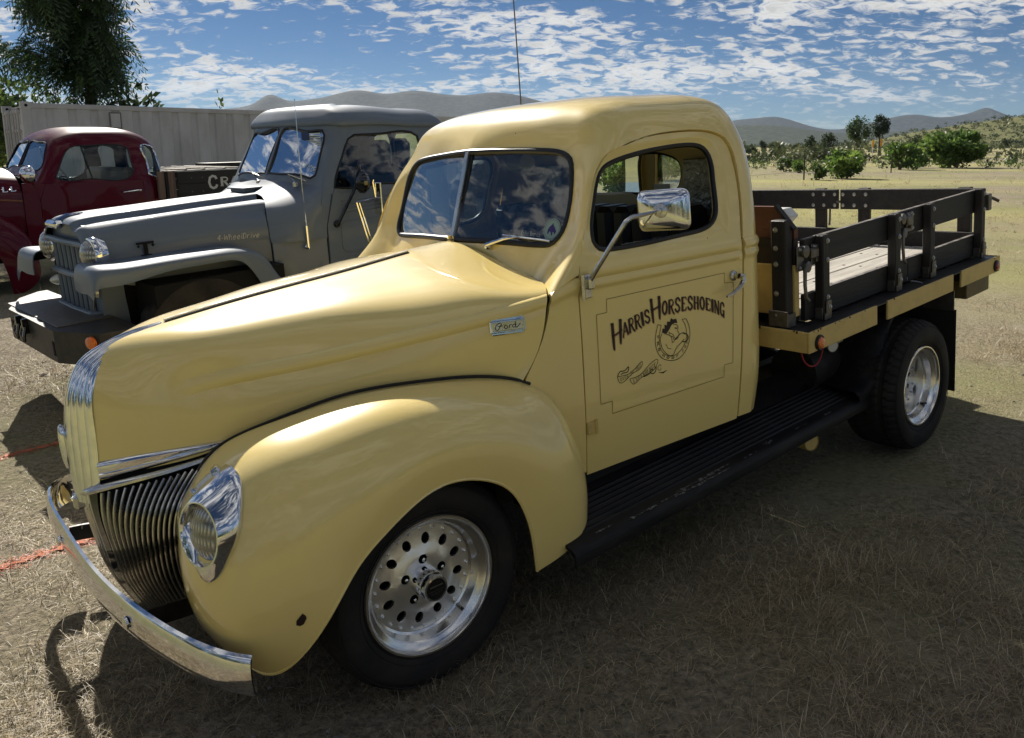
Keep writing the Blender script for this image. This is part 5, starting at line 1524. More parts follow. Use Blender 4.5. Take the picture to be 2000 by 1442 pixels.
for y in (-.33, .29): b.box((1.82, y, ZB - .20), (3.9, y + .05, ZB - .09))
b.build('bed_crossmember', M['black_paint'])
# chipped edge of the rail: little dark nicks along the top arris
b = BB()
for _ in range(9):
    x = rnd.uniform(X0, 2.38) if rnd.random() < .55 else rnd.uniform(2.5, 3.9); l = rnd.uniform(.002, .014)
    b.box((x, -YB - .0008, ZB - rnd.uniform(.003, .011)), (x + l, -YB + .004, ZB + .0006))
for _ in range(7):
    y = rnd.uniform(-1.0, -.6); l = rnd.uniform(.002, .014)
    b.box((X0 - .0008, y, ZB - rnd.uniform(.003, .012)), (X0 + .004, y + l, ZB + .0006))
o = b.build('chipped_paint', M['rust'], truck, False); o['kind'] = 'stuff'
np_ = 9; ws_ = 1.80 / np_
for i in range(np_):
    y0 = -.90 + i * ws_
    b = BB(); dz = rnd.uniform(-.002, .002)
    b.box((1.965, y0 + .004, ZB + .004 + dz), (3.90, y0 + ws_ - .004, ZB + .032 + dz), .004)
    pl = b.build('plank', M['floor_wood'])
    b = BB()
    for x in (2.03, 2.33, 2.63, 3.13, 3.53, 3.83):
        for yy in (y0 + .05, y0 + .15):
            b.lathe([(.009, 0), (.008, .0022), (.0005, .003)], (0, 0, 1), (x, yy, ZB + .032 + dz), 8)
    o = b.build('plank_screw', M['dull_steel'], pl); o['kind'] = 'stuff'

def bolt(p, n, parent, r=.009):
    b = BB(); b.lathe([(r * 1.35, 0), (r * 1.3, .002), (r * .9, .003), (r * .85, .007), (r * .4, .0085), (.0005, .009)], n, p, 10); b.build('bolt', M['zinc'], parent)
BT, BBt = 1.176, 1.052       # upper board top / bottom at the bed front
LT, LB = .930, .812
def stake(x, y0, y1, top, near=-1, wid=.056, name='stake'):
    b = BB(); b.box((x, y0, ZB + .001), (x + wid, y1, top), .004)
    st = b.build(name, M['black_wood_v'])
    b = BB(); yo = near * max(abs(y0), abs(y1))
    b.box((x - .004, yo + near * .001, ZB + .0), (x + wid * .5, yo + near * .009, ZB + .03), .002)
    b.box((x + .012, yo + near * .001, ZB + .001), (x + wid - .002, yo + near * .010, ZB + .085), .004)
    b.box((x - .006, y0 - .004, ZB + .001), (x - .001, y1 + .004, ZB + .055), .001)
    b.build('stake_bracket', M['dull_steel'], st)
    for z in (ZB + .055, LT - .025, BBt + .02, BT - .02): bolt((x + wid * .62, yo + near * (.010 if z < .87 else .0005), z), (0, near, 0), st)
    return st
YI, YO = .900, .944
sx = (2.031, 2.72, 3.116, 3.80)
for s2 in (-1, 1):
    for x in sx: stake(x, s2 * YI, s2 * YO, BT + .008, s2)
    for (a, c_, lo, hi, nm) in ((1.95, 2.950, BBt, BT, 'rail_board'), (2.958, 3.875, BBt, BT, 'rail_board'), (1.955, 2.950, LB, LT, 'rail_board'), (2.958, 3.86, LB, LT, 'rail_board')):
        b = BB(); b.box((a, s2 * (YI - .001), lo), (c_, s2 * (YI - .026), hi), .003); o = b.build(nm, M['black_wood'])
        b = BB(); b.box((a + .004, s2 * (YI - .003), hi - .0005), (c_ - .004, s2 * (YI - .024), hi + .0012)); b.build('board_edge', M['board_edge'], o)
# front board and stakes
b = BB(); b.box((1.925, -.872, LB), (1.951, .872, LT + .002), .003); b.build('rail_board', M['black_wood'])
b = BB(); b.box((1.925, -.872, BBt - .03), (1.951, -.80, BBt + .02), .003); b.build('rail_board', M['black_wood'])
for s2 in (-1, 1):
    b = BB(); b.box((1.828, s2 * .812, ZB + .001), (1.882, s2 * .884, 1.276), .004); st = b.build('stake', M['black_wood_v'])
    for z in (.86, .955, 1.085, 1.155, 1.235): bolt((1.8275, s2 * .836, z), (-1, 0, 0), st)
    b = BB(); b.box((1.820, s2 * .797, ZB + .001), (1.827, s2 * .895, ZB + .075), .006); b.box((1.822, s2 * .886, ZB + .001), (1.885, s2 * .895, ZB + .06), .002); b.build('stake_bracket', M['dull_steel'], st)
# tail gate: two halves, stakes outside
for s2 in (-1, 1):
    for lo, hi in ((BBt, BT), (LB + .01, LT)):
        b = BB(); b.box((3.905, s2 * .010, lo), (3.932, s2 * .885, hi), .003); o = b.build('gate_board', M['black_wood'])
        if hi == BT:
            for y in (.03, .11, .19, .80):
                for z in (lo + .025, hi - .03): bolt((3.9045, s2 * y, z), (-1, 0, 0), o)
    for y in (.12, .755):
        b = BB(); b.box((3.933, s2 * y, ZB - .05), (3.975, s2 * (y + .075), BT + .004), .004); b.build('gate_stake', M['black_wood_v'])
b = BB(); b.tube([(3.90, -.012, 1.10), (3.90, .012, 1.10)], .008, 8); b.build('gate_pin', M['dull_steel'])
b = BB(); b.tube([(3.90, .06, 1.06), (3.895, .06, 1.0), (3.88, .055, .955), (3.868, .05, .962)], .007, 8); b.build('gate_hook', M['dull_steel'])
# latches
def latch(x, y, z, dx=1, handle=True):
    b = BB()
    b.box((x - .105, y - .006, z - .055), (x - .05, y, z + .055), .003); b.box((x + .012, y - .006, z - .045), (x + .088, y, z + .05), .003)
    b.lathe([(.027, 0), (.027, .018), (.012, .022), (.0005, .023)], (0, -1, 0), (x - .06, y - .006, z + .030), 12); b.lathe([(.025, 0), (.025, .018), (.012, .022), (.0005, .023)], (0, -1, 0), (x - .045, y - .006, z - .040), 12)
    b.box((x - .02, y - .028, z - .01), (x + .04, y - .006, z + .035), .006); b.box((x + .03, y - .02, z - .03), (x + .055, y - .006, z + .045), .003)
    b.tube([(x - .05, y - .018, z - .03), (x - .085, y - .03, z - .05), (x - .095, y - .035, z - .11), (x - .092, y - .038, z - .165), (x - .075, y - .04, z - .182)], [.010, .009, .008, .008, .009], 8)
    l = b.build('latch', M['dull_steel'])
    for dx_, dz_ in ((.03, .036), (.07, .036), (.072, -.03), (.045, .0), (-.085, .04), (-.085, -.04)): bolt((x + dx_, y - .0065, z + dz_), (0, -1, 0), l, .007)
latch(1.985, -.952 + .05, 1.10); latch(2.90, -.905, 1.115)
b = BB(); b.box((3.862, -.96, 1.06), (3.905, -.905, 1.15), .004); b.tube([(3.905, -.93, 1.12), (3.95, -.945, 1.12), (3.96, -.98, 1.10)], .009, 6); b.tube([(3.89, -.94, 1.15), (3.885, -.95, 1.06)], .006, 6); b.build('latch', M['dull_steel'])
b = BB(); b.tube([(2.86, -.955, .835), (2.93, -.955, .82), (2.99, -.96, .80)], .005, 6); b.build('latch_pin', M['dull_steel'])
# marker lamps
for p, m_ in (((1.875, -YB, ZB - .056), 'amber'), ((3.852, -YB, ZB - .052), 'red_lens')):
    b = BB(); b.lathe([(.034, 0), (.034, .008), (.030, .012), (.025, .011)], (0, -1, 0), p, 24, 1); b.lathe([(.0255, .010), (.022, .018), (.012, .021), (.0005, .022)], (0, -1, 0), p, 20, 0)
    b.build('marker_lamp', [M[m_], M['gasket']])
# under-bed bits
b = BB(); b.box((3.30, -1.008, .135), (3.306, -.66, .60), .001); b.build('mud_flap', M['rubber'])
b = BB(); b.box((3.292, -1.0, .595), (3.299, -.66, .71), .002); o = b.build('flap_bracket', M['dull_steel'])
b = BB(); b.box((3.62, -.94, .59), (3.95, .94, .695), .004); b.build('rear_step', M['shaded_yellow'])
b = BB(); b.tube([(2.10, -.60, .20), (2.03, -.88, .215)], .045, 14, cap=False); b.tube([(2.031, -.876, .2149), (2.06, -.76, .21)], .041, 14, 0, cap=True); b.build('exhaust_pipe', [M['yellow_flat'], M['void']])
b = BB(); b.lathe([(.030, 0), (.030, .012), (.026, .014)], (-.4, -.9, 0), (2.09, -.945, .675), 20, 1); b.lathe([(.0265, .012), (.0005, .0125)], (-.4, -.9, 0), (2.09, -.945, .675), 20, 0)
b.box((2.06, -.942, .67), (2.20, -.93, .69), 0, 1); b.build('pressure_gauge', [M['gauge_face'], M['dull_steel']])
b = BB(); b.tube([(2.14, -.935, .72), (2.19, -.96, .715)], .010, 8); b.lathe([(.014, 0), (.014, .01), (.006, .01)], (0, -1, 0), (2.19, -.955, .715), 10); b.build('air_fitting', M['stainless'])
b = BB(); b.tube(resample([(1.86, -.93, .715), (1.875, -.94, .65), (1.925, -.95, .62), (1.985, -.95, .64), (2.02, -.945, .69)], 16), .0035, 6); b.build('air_line', M['red_wire'])
b = BB(); b.tube([(2.3, -.62, .44), (3.2, -.62, .44)], .13, 18); b.build('air_tank', M['black_paint'])

# ---------------------------------------------------------------- cargo lying in the bed (things of their own)
def thing(name, label, cat, group=None):
    return empty(name, M_TRUCK.copy(), label, cat, group)
tb_ = thing('tool_box', 'wooden tool box standing behind the cab, red-brown top panel over a yellow base', 'tool box')
mb = MB(); mb.box((1.885, -.893, .845), (1.92, .50, 1.075), .004); mb.build('base_panel', M['yellow_flat'], tb_)
mb = MB(); mb.box((1.888, -.890, 1.0755), (1.92, .50, 1.192), .003); mb.build('middle_board', M['dark_ply'], tb_)
poly = [(-.890, 1.1925), (-.890, 1.232), (-.805, 1.330), (.50, 1.330), (.50, 1.1925)]
V = [(1.888, y, z) for y, z in poly] + [(1.918, y, z) for y, z in poly]
F = [list(range(5)), [9, 8, 7, 6, 5]] + [[i, i + 5, (i + 1) % 5 + 5, (i + 1) % 5] for i in range(5)]
if orient(S_(V), F, S_(V).mean(0)): F = flipF(F)
mesh_obj('top_panel', V, F, M['ply'], tb_, False)
mb = MB(); mb.bar((1.886, -.806, 1.335), (1.886, -.892, 1.234), .03, .012, (0, -.76, .64)); mb.build('edge_strip', M['black_wood'], tb_)
cl_ = thing('cooler', 'white rounded plastic cooler just showing behind the red-brown tool box', 'cooler')
mb = MB(); mb.box((1.96, -.80, .86), (2.08, -.18, 1.235), .03); mb.build('cooler_body', M['white_plastic'], cl_)
mb = MB(); mb.box((1.955, -.81, 1.238), (2.085, -.17, 1.31), .033); mb.build('cooler_lid', M['white_plastic'], cl_)
# ================================================================ ground and far setting (world axes)
def gz(X, Y):
    X = np.asarray(X, float); Y = np.asarray(Y, float)
    pl = 0.0519 * X - 0.0167 * Y
    w = np.exp(-(((X - .3) / 4.0) ** 2 + ((Y - 3.4) / 4.5) ** 2) ** 1.5)
    d = np.hypot(X, Y)
    far = np.clip((d - 120) / 500, 0, 1)
    return (pl + .045) * w - .045 + .9 * np.clip((X - 25) / 90, 0, 1) ** 1.5 * np.clip((d - 30) / 60, 0, 1) + far * 2
def vnoise(P, s, seed=0, oct=4):
    out = np.zeros(len(P)); a = 1.0; t = 0
    for o in range(oct):
        out += a * np.array([noise.noise(Vector((p[0] * s, p[1] * s, seed + 7.3 * o))) for p in P]); t += a; a *= .5; s *= 2.1
    return out / t
gx = np.sinh(np.linspace(-1, 1, 190) * 9.2) / math.sinh(9.2) * 5200
gy = np.sinh(np.linspace(-.62, 1, 200) * 9.2) / math.sinh(9.2) * 5200
GX, GY = np.meshgrid(gx, gy); GZ = gz(GX, GY)
near = np.exp(-(np.hypot(GX, GY) / 20) ** 2)
nz = vnoise(np.stack([GX.ravel(), GY.ravel()], 1)[:, :2], 1.3, 3, 3).reshape(GX.shape)
GZ = GZ + nz * .022 * near
m = bpy.data.materials.new('dry_grass_ground'); m.use_nodes = True
nt = m.node_tree; b = nt.nodes['Principled BSDF']; L = nt.links
b.inputs['Roughness'].default_value = 0.95; b.inputs['Specular IOR Level'].default_value = 0.1
geo = nt.nodes.new('ShaderNodeNewGeometry')
def nn_(scale, det, rough=.6, sx=1, sy=1):
    mp = nt.nodes.new('ShaderNodeMapping'); mp.inputs['Scale'].default_value = (sx, sy, 1); L.new(geo.outputs['Position'], mp.inputs[0])
    n = nt.nodes.new('ShaderNodeTexNoise'); n.inputs['Scale'].default_value = scale; n.inputs['Detail'].default_value = det; n.inputs['Roughness'].default_value = rough
    L.new(mp.outputs[0], n.inputs['Vector']); return n.outputs['Fac']
def mixc(f, a, b_, lo=.4, hi=.6):
    mr = nt.nodes.new('ShaderNodeMapRange'); mr.inputs['From Min'].default_value = lo; mr.inputs['From Max'].default_value = hi; L.new(f, mr.inputs['Value'])
    mx = nt.nodes.new('ShaderNodeMix'); mx.data_type = 'RGBA'; L.new(mr.outputs[0], mx.inputs[0])
    for i, c in ((6, a), (7, b_)):
        if isinstance(c, tuple): mx.inputs[i].default_value = (*c, 1)
        else: L.new(c, mx.inputs[i])
    return mx.outputs[2]
c1 = mixc(nn_(34, 8, .75), (.095, .080, .060), (.43, .365, .265), .36, .64)
c2 = mixc(nn_(2.2, 5), c1, (.33, .285, .22), .50, .72)
c3 = mixc(nn_(.22, 6, .65), c2, (.21, .225, .09), .45, .66)
c4 = mixc(nn_(.045, 5, .6, .5, 1.6), c3, (.36, .335, .145), .42, .62)
L.new(c4, b.inputs['Base Color'])
bp = nt.nodes.new('ShaderNodeBump'); bp.inputs['Strength'].default_value = .9; bp.inputs['Distance'].default_value = .03
L.new(nn_(55, 6, .7), bp.inputs['Height']); L.new(bp.outputs[0], b.inputs['Normal'])
M['ground'] = m
ground = mesh_obj('ground', np.stack([GX.ravel(), GY.ravel(), GZ.ravel()], 1), grid_faces(len(gy), len(gx)), M['ground'])
ground['kind'] = 'structure'
def tint_mat(name, a, b_, c, transl=.35):
    m = bpy.data.materials.new(name); m.use_nodes = True; nt = m.node_tree; nt.nodes.clear(); L = nt.links
    out = nt.nodes.new('ShaderNodeOutputMaterial'); at = nt.nodes.new('ShaderNodeAttribute'); at.attribute_name = 'tint'
    r = nt.nodes.new('ShaderNodeValToRGB'); r.color_ramp.elements[0].color = (*a, 1); r.color_ramp.elements[1].color = (*c, 1)
    e = r.color_ramp.elements.new(.5); e.color = (*b_, 1)
    L.new(at.outputs['Fac'], r.inputs[0])
    d = nt.nodes.new('ShaderNodeBsdfDiffuse'); t = nt.nodes.new('ShaderNodeBsdfTranslucent'); mx = nt.nodes.new('ShaderNodeMixShader'); mx.inputs[0].default_value = transl
    L.new(r.outputs[0], d.inputs[0]); L.new(r.outputs[0], t.inputs[0]); L.new(d.outputs[0], mx.inputs[1]); L.new(t.outputs[0], mx.inputs[2])
    gl = nt.nodes.new('ShaderNodeBsdfGlossy'); gl.inputs['Roughness'].default_value = .45; m2 = nt.nodes.new('ShaderNodeMixShader'); m2.inputs[0].default_value = .04
    L.new(mx.outputs[0], m2.inputs[1]); L.new(gl.outputs[0], m2.inputs[2]); L.new(m2.outputs[0], out.inputs[0])
    return m
def fast_mesh(name, V, nf, loops, starts, mtl, tint=None, smooth=False):
    me = bpy.data.meshes.new(name)
    me.vertices.add(len(V)); me.vertices.foreach_set('co', np.ascontiguousarray(V, dtype=np.float32).ravel())
    me.loops.add(len(loops)); me.loops.foreach_set('vertex_index', np.ascontiguousarray(loops, dtype=np.int32))
    me.polygons.add(nf); me.polygons.foreach_set('loop_start', np.ascontiguousarray(starts, dtype=np.int32))
    if tint is not None:
        a = me.attributes.new('tint', 'FLOAT', 'POINT'); a.data.foreach_set('value', np.ascontiguousarray(tint, dtype=np.float32))
    if smooth: me.polygons.foreach_set('use_smooth', np.ones(nf, bool))
    me.materials.append(mtl); me.update(calc_edges=True)
    o = bpy.data.objects.new(name, me); COL.objects.link(o); return o
def blades(name, base, length, tilt, az, width, mtl, tint, curl=.85):
    """five-point bent blades"""
    n = len(base)
    d = np.stack([np.cos(az), np.sin(az), 0 * az], 1); s = np.stack([-np.sin(az), np.cos(az), 0 * az], 1)
    up = np.array([0, 0, 1.0])
    t1 = tilt; t2 = np.minimum(tilt + curl * (.3 + rng.random(n)), 1.75)
    m1 = base + (d * np.sin(t1)[:, None] + up * np.cos(t1)[:, None]) * (length * .55)[:, None]
    tip = m1 + (d * np.sin(t2)[:, None] + up * np.cos(t2)[:, None]) * (length * .45)[:, None]
    w = (width / 2)[:, None]
    V = np.stack([base - s * w, base + s * w, m1 + s * w * .8, m1 - s * w * .8, tip], 1).reshape(-1, 3)
    k = np.arange(n)[:, None] * 5
    loops = np.concatenate([k + [0, 1, 2, 3], k + [3, 2, 4]], 1).reshape(-1)
    starts = (np.arange(n)[:, None] * 7 + [0, 4]).reshape(-1)
    return fast_mesh(name, V, 2 * n, loops, starts, mtl, np.repeat(tint, 5))
M['straw'] = tint_mat('dry_grass_blade', (.15, .12, .075), (.42, .34, .21), (.70, .60, .40))
# matted dry turf: clumps thinning out with distance
def scatter(nc, r0, r1, amax=.74, pw=1.0):
    r = r0 * (r1 / r0) ** (rng.random(nc) ** pw); a = (rng.random(nc) * 2 - 1) * amax - .03
    return np.stack([r * np.sin(a), r * np.cos(a)], 1), r
def turf(nc, per, r0, r1, name, lmin, lmax, wmin):
    c, r = scatter(nc, r0, r1)
    dens = np.array([noise.noise(Vector((p[0] * .9, p[1] * .9, 4.2))) + .5 * noise.noise(Vector((p[0] * 2.9, p[1] * 2.9, 9.1))) for p in c])
    keep = rng.random(nc) < np.clip(.62 + dens * 1.1, .10, 1); c, r, dens = c[keep], r[keep], dens[keep]
    n = len(c); k = per
    cr = .02 + .05 * rng.random(n) * (1 + r / 12)
    P = np.repeat(c, k, 0) + rng.normal(size=(n * k, 2)) * np.repeat(cr, k)[:, None]
    R_ = np.repeat(r, k)
    size = np.repeat(np.clip(.42 + .8 * dens + .5 * rng.random(n) ** 2, .28, 1.7), k)
    ln = (lmin + (lmax - lmin) * rng.random(n * k) ** 2.2) * size * (1 + R_ * .02)
    lie = np.repeat(rng.random(n), k)
    tl = np.clip(rng.normal(1.30 - .55 * (size - .6), .33), .1, 1.52)
    az = np.repeat(rng.random(n) * 6.28, k) + rng.normal(size=n * k) * 1.1
    wd = np.maximum(wmin * (.6 + .8 * rng.random(n * k)), R_ * .00045)
    ti = np.clip(np.repeat(.45 + .22 * rng.normal(size=n), k) + rng.normal(size=n * k) * .16, 0, 1)
    z = gz(P[:, 0], P[:, 1]) - .004
    return blades(name, np.stack([P[:, 0], P[:, 1], z], 1), ln, tl, az, wd, M['straw'], ti)
for o in (turf(36000, 12, 1.2, 8.0, 'dry_grass', .025, .15, .0019), turf(14000, 9, 6.5, 30, 'dry_grass', .04, .14, .003), turf(6000, 6, 20, 90, 'dry_grass', .08, .26, .006)):
    o['kind'] = 'stuff'
# loose stones
M['stone'] = mat('grey_pebble', (.24, .22, .20), .9, noise_s=9, col2=(.13, .12, .11))
c, r = scatter(900, 1.3, 7.0)
ico = bmesh.new(); bmesh.ops.create_icosphere(ico, subdivisions=1, radius=1); iv = np.array([v.co[:] for v in ico.verts]); if_ = [[v.index for v in f.verts] for f in ico.faces]; ico.free()
V = []; F = []
for i, p in enumerate(c):
    if noise.noise(Vector((p[0] * .8, p[1] * .8, 21.0))) < .02: continue
    s = rnd.uniform(.004, .012) * (1.8 if rnd.random() < .06 else 1)
    k = iv * (1 + .25 * rng.normal(size=(len(iv), 1))) * s * [1, rnd.uniform(.6, 1), .6] + [p[0], p[1], float(gz(p[0], p[1])) + s * .25]
    F += [[j + len(V) * len(iv) for j in f] for f in if_]; V.append(k)
o = mesh_obj('gravel', np.concatenate(V), F, M['stone'], None, False); o['kind'] = 'stuff'
# sprayed orange marking lines
M['spray'] = mat('orange_marking_paint', (.55, .10, .03), .85, noise_s=60, col2=(.30, .17, .10))
M['spray_b'] = tint_mat('orange_painted_blade', (.34, .06, .015), (.60, .11, .03), (.66, .22, .09))
def at_px(x, y, z=-.05):
    """world point on a level plane under a pixel of the 2000 px frame (used once, to read positions off the survey)"""
    cp, sp = math.cos(PITCH), math.sin(PITCH)
    a = (x - PPX) / FOCAL; b_ = -(y - PPY) / FOCAL
    d = np.array([a, cp - sp * b_, sp + cp * b_]); t = (z - CAM_H) / d[2]
    return np.array([d[0] * t, d[1] * t])
for P0, P1, P2, lab in (((-2.36, 2.86), (-2.12, 3.095), (-1.80, 3.42), 'orange sprayed line on the dry grass passing under the front bumper'),
                        ((-3.25, 3.93), (-2.93, 4.30), (-2.70, 4.60), 'orange sprayed line on the grass in front of the grey pickup bumper')):
    pts = resample([P0, P1, P2], 40); n = 800
    k = rng.integers(0, 39, n); f = rng.random(n)[:, None]
    q = pts[k] * (1 - f) + pts[k + 1] * f + rng.normal(size=(n, 2)) * .026
    rootl = None
    V = []; F = []
    for i in range(40):
        w_ = .016 + .012 * math.sin(i * 1.7); t_ = pts[min(i + 1, 39)] - pts[max(i - 1, 0)]; nrm_ = np.array([-t_[1], t_[0]]) / np.linalg.norm(t_)
        for s in (-1, 1):
            p = pts[i] + nrm_ * s * w_; V.append((p[0], p[1], float(gz(*p)) + .006))
    F = [(2 * i, 2 * i + 1, 2 * i + 3, 2 * i + 2) for i in range(39)]
    o = mesh_obj('marking_line', V, F, M['spray']); tag(o, lab, 'marking line', 'orange lines sprayed on the grass')
    g = blades('painted_grass', np.stack([q[:, 0], q[:, 1], gz(q[:, 0], q[:, 1])], 1), .015 + .03 * rng.random(n), 1.0 + rng.random(n) * .5, rng.random(n) * 6.3, .003 + .003 * rng.random(n), M['spray_b'], rng.random(n))
    g.parent = o; g['kind'] = 'stuff'

# ---------------------------------------------------------------- hills
def hill(name, prof, dist, col, col2, depth=900, sc_n=.004, amp=.06, scrub=None):
    """ridge seen across prof = [(bearing tangent, height)] at distance dist; slopes down toward and away"""
    pr = np.array(prof, float); n = 240
    tx = np.linspace(pr[0, 0], pr[-1, 0], n); h = nspline(pr[:, 0], pr[:, 1:])(tx)[:, 0]
    rows = []
    for j, f in enumerate(np.linspace(0, 1, 22)):
        d = dist - depth * (1 - f)
        hh = (h + 8) * (f ** 1.25) - 8
        P = np.stack([tx * dist * (d / dist) ** .3, np.full(n, d), hh], 1)
        nn = vnoise(P[:, :2], sc_n, 5, 4)
        P[:, 2] += nn * h * amp * (1.2 - f * .7) * (0 if f == 0 else 1); P[:, 1] += nn * depth * .05 * (1 - f)
        rows.append(P)
    for f in (.5, 0):
        P = rows[21].copy(); P[:, 1] += depth * (1 - f) * .5; P[:, 2] = P[:, 2] * f - (8 if f == 0 else 0); rows.append(P)
    R = np.concatenate(rows)
    mt = mat(name + '_scrub', col, .95, noise_s=sc_n * 22, col2=col2, detail=9, lo=.42, hi=.60, spec=.1, bump=None)
    o = mesh_obj(name, R, grid_faces(len(rows), n), mt); o['kind'] = 'structure'
    return o
def px_prof(pts, dist):
    return [((x - PPX) / 1525.0, (292 - y) / 1525.0 * dist + CAM_H) for x, y in pts]
hill('mountain_ridge', px_prof([(250, 236), (380, 222), (470, 213), (505, 204), (535, 189), (560, 197), (600, 199), (650, 191), (705, 181), (760, 187), (800, 182), (860, 187), (905, 190), (960, 184), (1010, 189), (1060, 202), (1130, 222), (1250, 245)], 4200), 4200, (.024, .034, .044), (.050, .060, .062), 1500, .0016)
hill('mountain_ridge', px_prof([(1380, 250), (1440, 236), (1475, 233), (1510, 231), (1540, 237), (1580, 249), (1640, 254), (1700, 240), (1750, 229), (1780, 226), (1820, 231), (1860, 229), (1890, 222), (1920, 214), (1940, 222), (1975, 229), (2050, 240), (2150, 250)], 4600), 4600, (.028, .040, .050), (.058, .068, .072), 1500, .0016)
hill('foothill', px_prof([(1250, 262), (1400, 248), (1460, 246), (1520, 248), (1580, 256), (1650, 262), (1750, 258), (1900, 252), (2050, 250), (2200, 256)], 2300), 2300, (.036, .050, .042), (.070, .080, .060), 800, .003)
scrub_hill = hill('scrub_hill', px_prof([(1620, 288), (1700, 278), (1760, 264), (1820, 254), (1880, 244), (1940, 236), (2000, 227), (2080, 218), (2200, 214), (2350, 220)], 420), 420, (.17, .165, .08), (.10, .115, .05), 230, .02, .05)

# ---------------------------------------------------------------- trees and bushes
M['leaf'] = tint_mat('green_leaf', (.022, .042, .012), (.058, .100, .026), (.14, .19, .045), .45)
M['leaf_dk'] = tint_mat('dark_green_leaf', (.010, .022, .008), (.026, .048, .016), (.060, .085, .028), .35)
M['leaf_br'] = tint_mat('bright_green_leaf', (.035, .075, .012), (.105, .185, .035), (.25, .33, .07), .5)
M['scrub'] = tint_mat('grey_green_scrub', (.035, .052, .022), (.075, .095, .040), (.14, .15, .065), .35)
M['bark'] = mat('grey_bark', (.11, .09, .07), .9, noise_s=12, col2=(.05, .04, .032), bump=.6, bump_s=30, stretch=(1, 1, .25))
def leaf_cloud(name, cen, rad, n, size, mtl, parent=None, seed=0, lumps=14, up=.25, gap=.55, flat=1.0):
    """many leaf-sized faces in clumps through an uneven crown"""
    r_ = np.random.default_rng(seed)
    cen = np.array(cen, float); rad = np.array(rad, float)
    L_ = r_.normal(size=(lumps, 3)); L_ /= np.linalg.norm(L_, axis=1)[:, None]; L_ *= (gap + (1 - gap) * r_.random((lumps, 1)) ** .6)
    lr = .25 + .30 * r_.random(lumps)
    k = r_.integers(0, lumps, n)
    q = r_.normal(size=(n, 3)); q /= np.linalg.norm(q, axis=1)[:, None]; q *= (r_.random((n, 1)) ** .45)
    P = cen + rad * (L_[k] * .72 + q * lr[k][:, None])
    dirn = r_.normal(size=(n, 3)) + (L_[k] + q) * .8 + [0, 0, up]; dirn /= np.linalg.norm(dirn, axis=1)[:, None]
    side = np.cross(dirn, r_.normal(size=(n, 3))); side /= np.linalg.norm(side, axis=1)[:, None]
    s = size * (.5 + r_.random((n, 1)))
    V = np.stack([P - dirn * s * .6, P + side * s * .32, P + dirn * s * .7, P - side * s * .32], 1).reshape(-1, 3)
    i = np.arange(n)[:, None] * 4
    ti = np.clip(.42 + .22 * r_.normal(size=n) + .25 * r_.normal(size=lumps)[k] * .6, 0, 1)
    o = fast_mesh(name, V, n, (i + [0, 1, 2, 3]).reshape(-1), np.arange(n) * 4, mtl, np.repeat(ti, 4))
    if parent is not None: o.parent = parent
    return o
def tree(px, py, dist_h, w, label, cat, name, mtl='leaf', n=1800, size=.22, trunk=True, seed=1, group=None, crown0=.28, tall=None):
    """px, py = where its foot stands in the survey frame; heights in metres"""
    p = at_px(px, py, -.045)
    X, Y = p; Z = float(gz(X, Y))
    H = dist_h
    r_ = np.random.default_rng(seed)
    if not trunk:
        rt = empty(name, Matrix.Translation((X, Y, Z)), label, cat, group)
        leaf_cloud('foliage', (0, 0, H * .47), (w / 2, w / 2, H * .50), n, size, M[mtl], rt, seed, 16, .45, .45)
        mb = MB()
        for k in range(5):
            a = r_.random() * 6.28; mb.tube([(.05 * math.cos(a), .05 * math.sin(a), -.05), (w * .2 * math.cos(a), w * .2 * math.sin(a), H * .55)], [.03, .012], 5)
        mb.build('stem', M['bark'], rt)
        return rt
    rt = empty(name, Matrix.Translation((X, Y, Z)), label, cat, group)
    mb = MB(); bend = r_.normal(size=2) * .04 * H
    tp = [(0, 0, -.1), (bend[0] * .4, bend[1] * .4, H * .3), (bend[0], bend[1], H * .62), (bend[0] * 1.2, bend[1], H * .88)]
    mb.tube(resample(tp, 8), np.linspace(.035 * H ** .9, .008 * H, 8), 7)
    for k in range(6):
        a = k * 1.05 + r_.random(); z0 = H * (.25 + .08 * k)
        mb.tube([(bend[0] * .5, bend[1] * .5, z0), (w * .22 * math.cos(a), w * .22 * math.sin(a), z0 + H * .12), (w * .38 * math.cos(a), w * .38 * math.sin(a), z0 + H * .2)], [.012 * H, .008 * H, .003 * H], 5)
    mb.build('trunk', M['bark'], rt)
    leaf_cloud('crown', (bend[0] * .8, bend[1] * .8, H * (crown0 + 1) / 2), (w / 2, w / 2, H * (1 - crown0) / 2), n, size, M[mtl], rt, seed, 18, .2, .5)
    return rt
G1 = 'trees beyond the wire fence'
tree(1666, 308, 7.4, 5.0, 'tall loose-crowned green tree beyond the fence, left of the two tallest', 'tree', 'broadleaf_tree', 'leaf', 2600, .30, True, 3, G1, .2)
tree(1716, 309, 7.6, 3.4, 'tall dark-topped tree on a bare trunk right of the loose-crowned one', 'tree', 'broadleaf_tree', 'leaf_dk', 2200, .28, True, 4, G1, .42)
tree(1585, 306, 4.6, 3.4, 'dark evergreen tree with narrow top beyond the fence, nearest the cab', 'tree', 'evergreen_tree', 'leaf_dk', 1500, .26, True, 5, G1, .1)
tree(1617, 307, 4.7, 3.2, 'rounded dark evergreen left of the two tallest trees', 'tree', 'evergreen_tree', 'leaf_dk', 1500, .26, True, 6, G1, .1)
tree(1492, 304, 3.8, 2.6, 'thin dark conifer just right of the yellow cab roof', 'tree', 'evergreen_tree', 'leaf_dk', 900, .24, True, 7, G1, .1)
tree(1512, 305, 3.0, 4.2, 'spreading bare-stemmed dark shrub tree beside the thin conifer', 'tree', 'shrub_tree', 'scrub', 900, .24, True, 8, G1, .35)
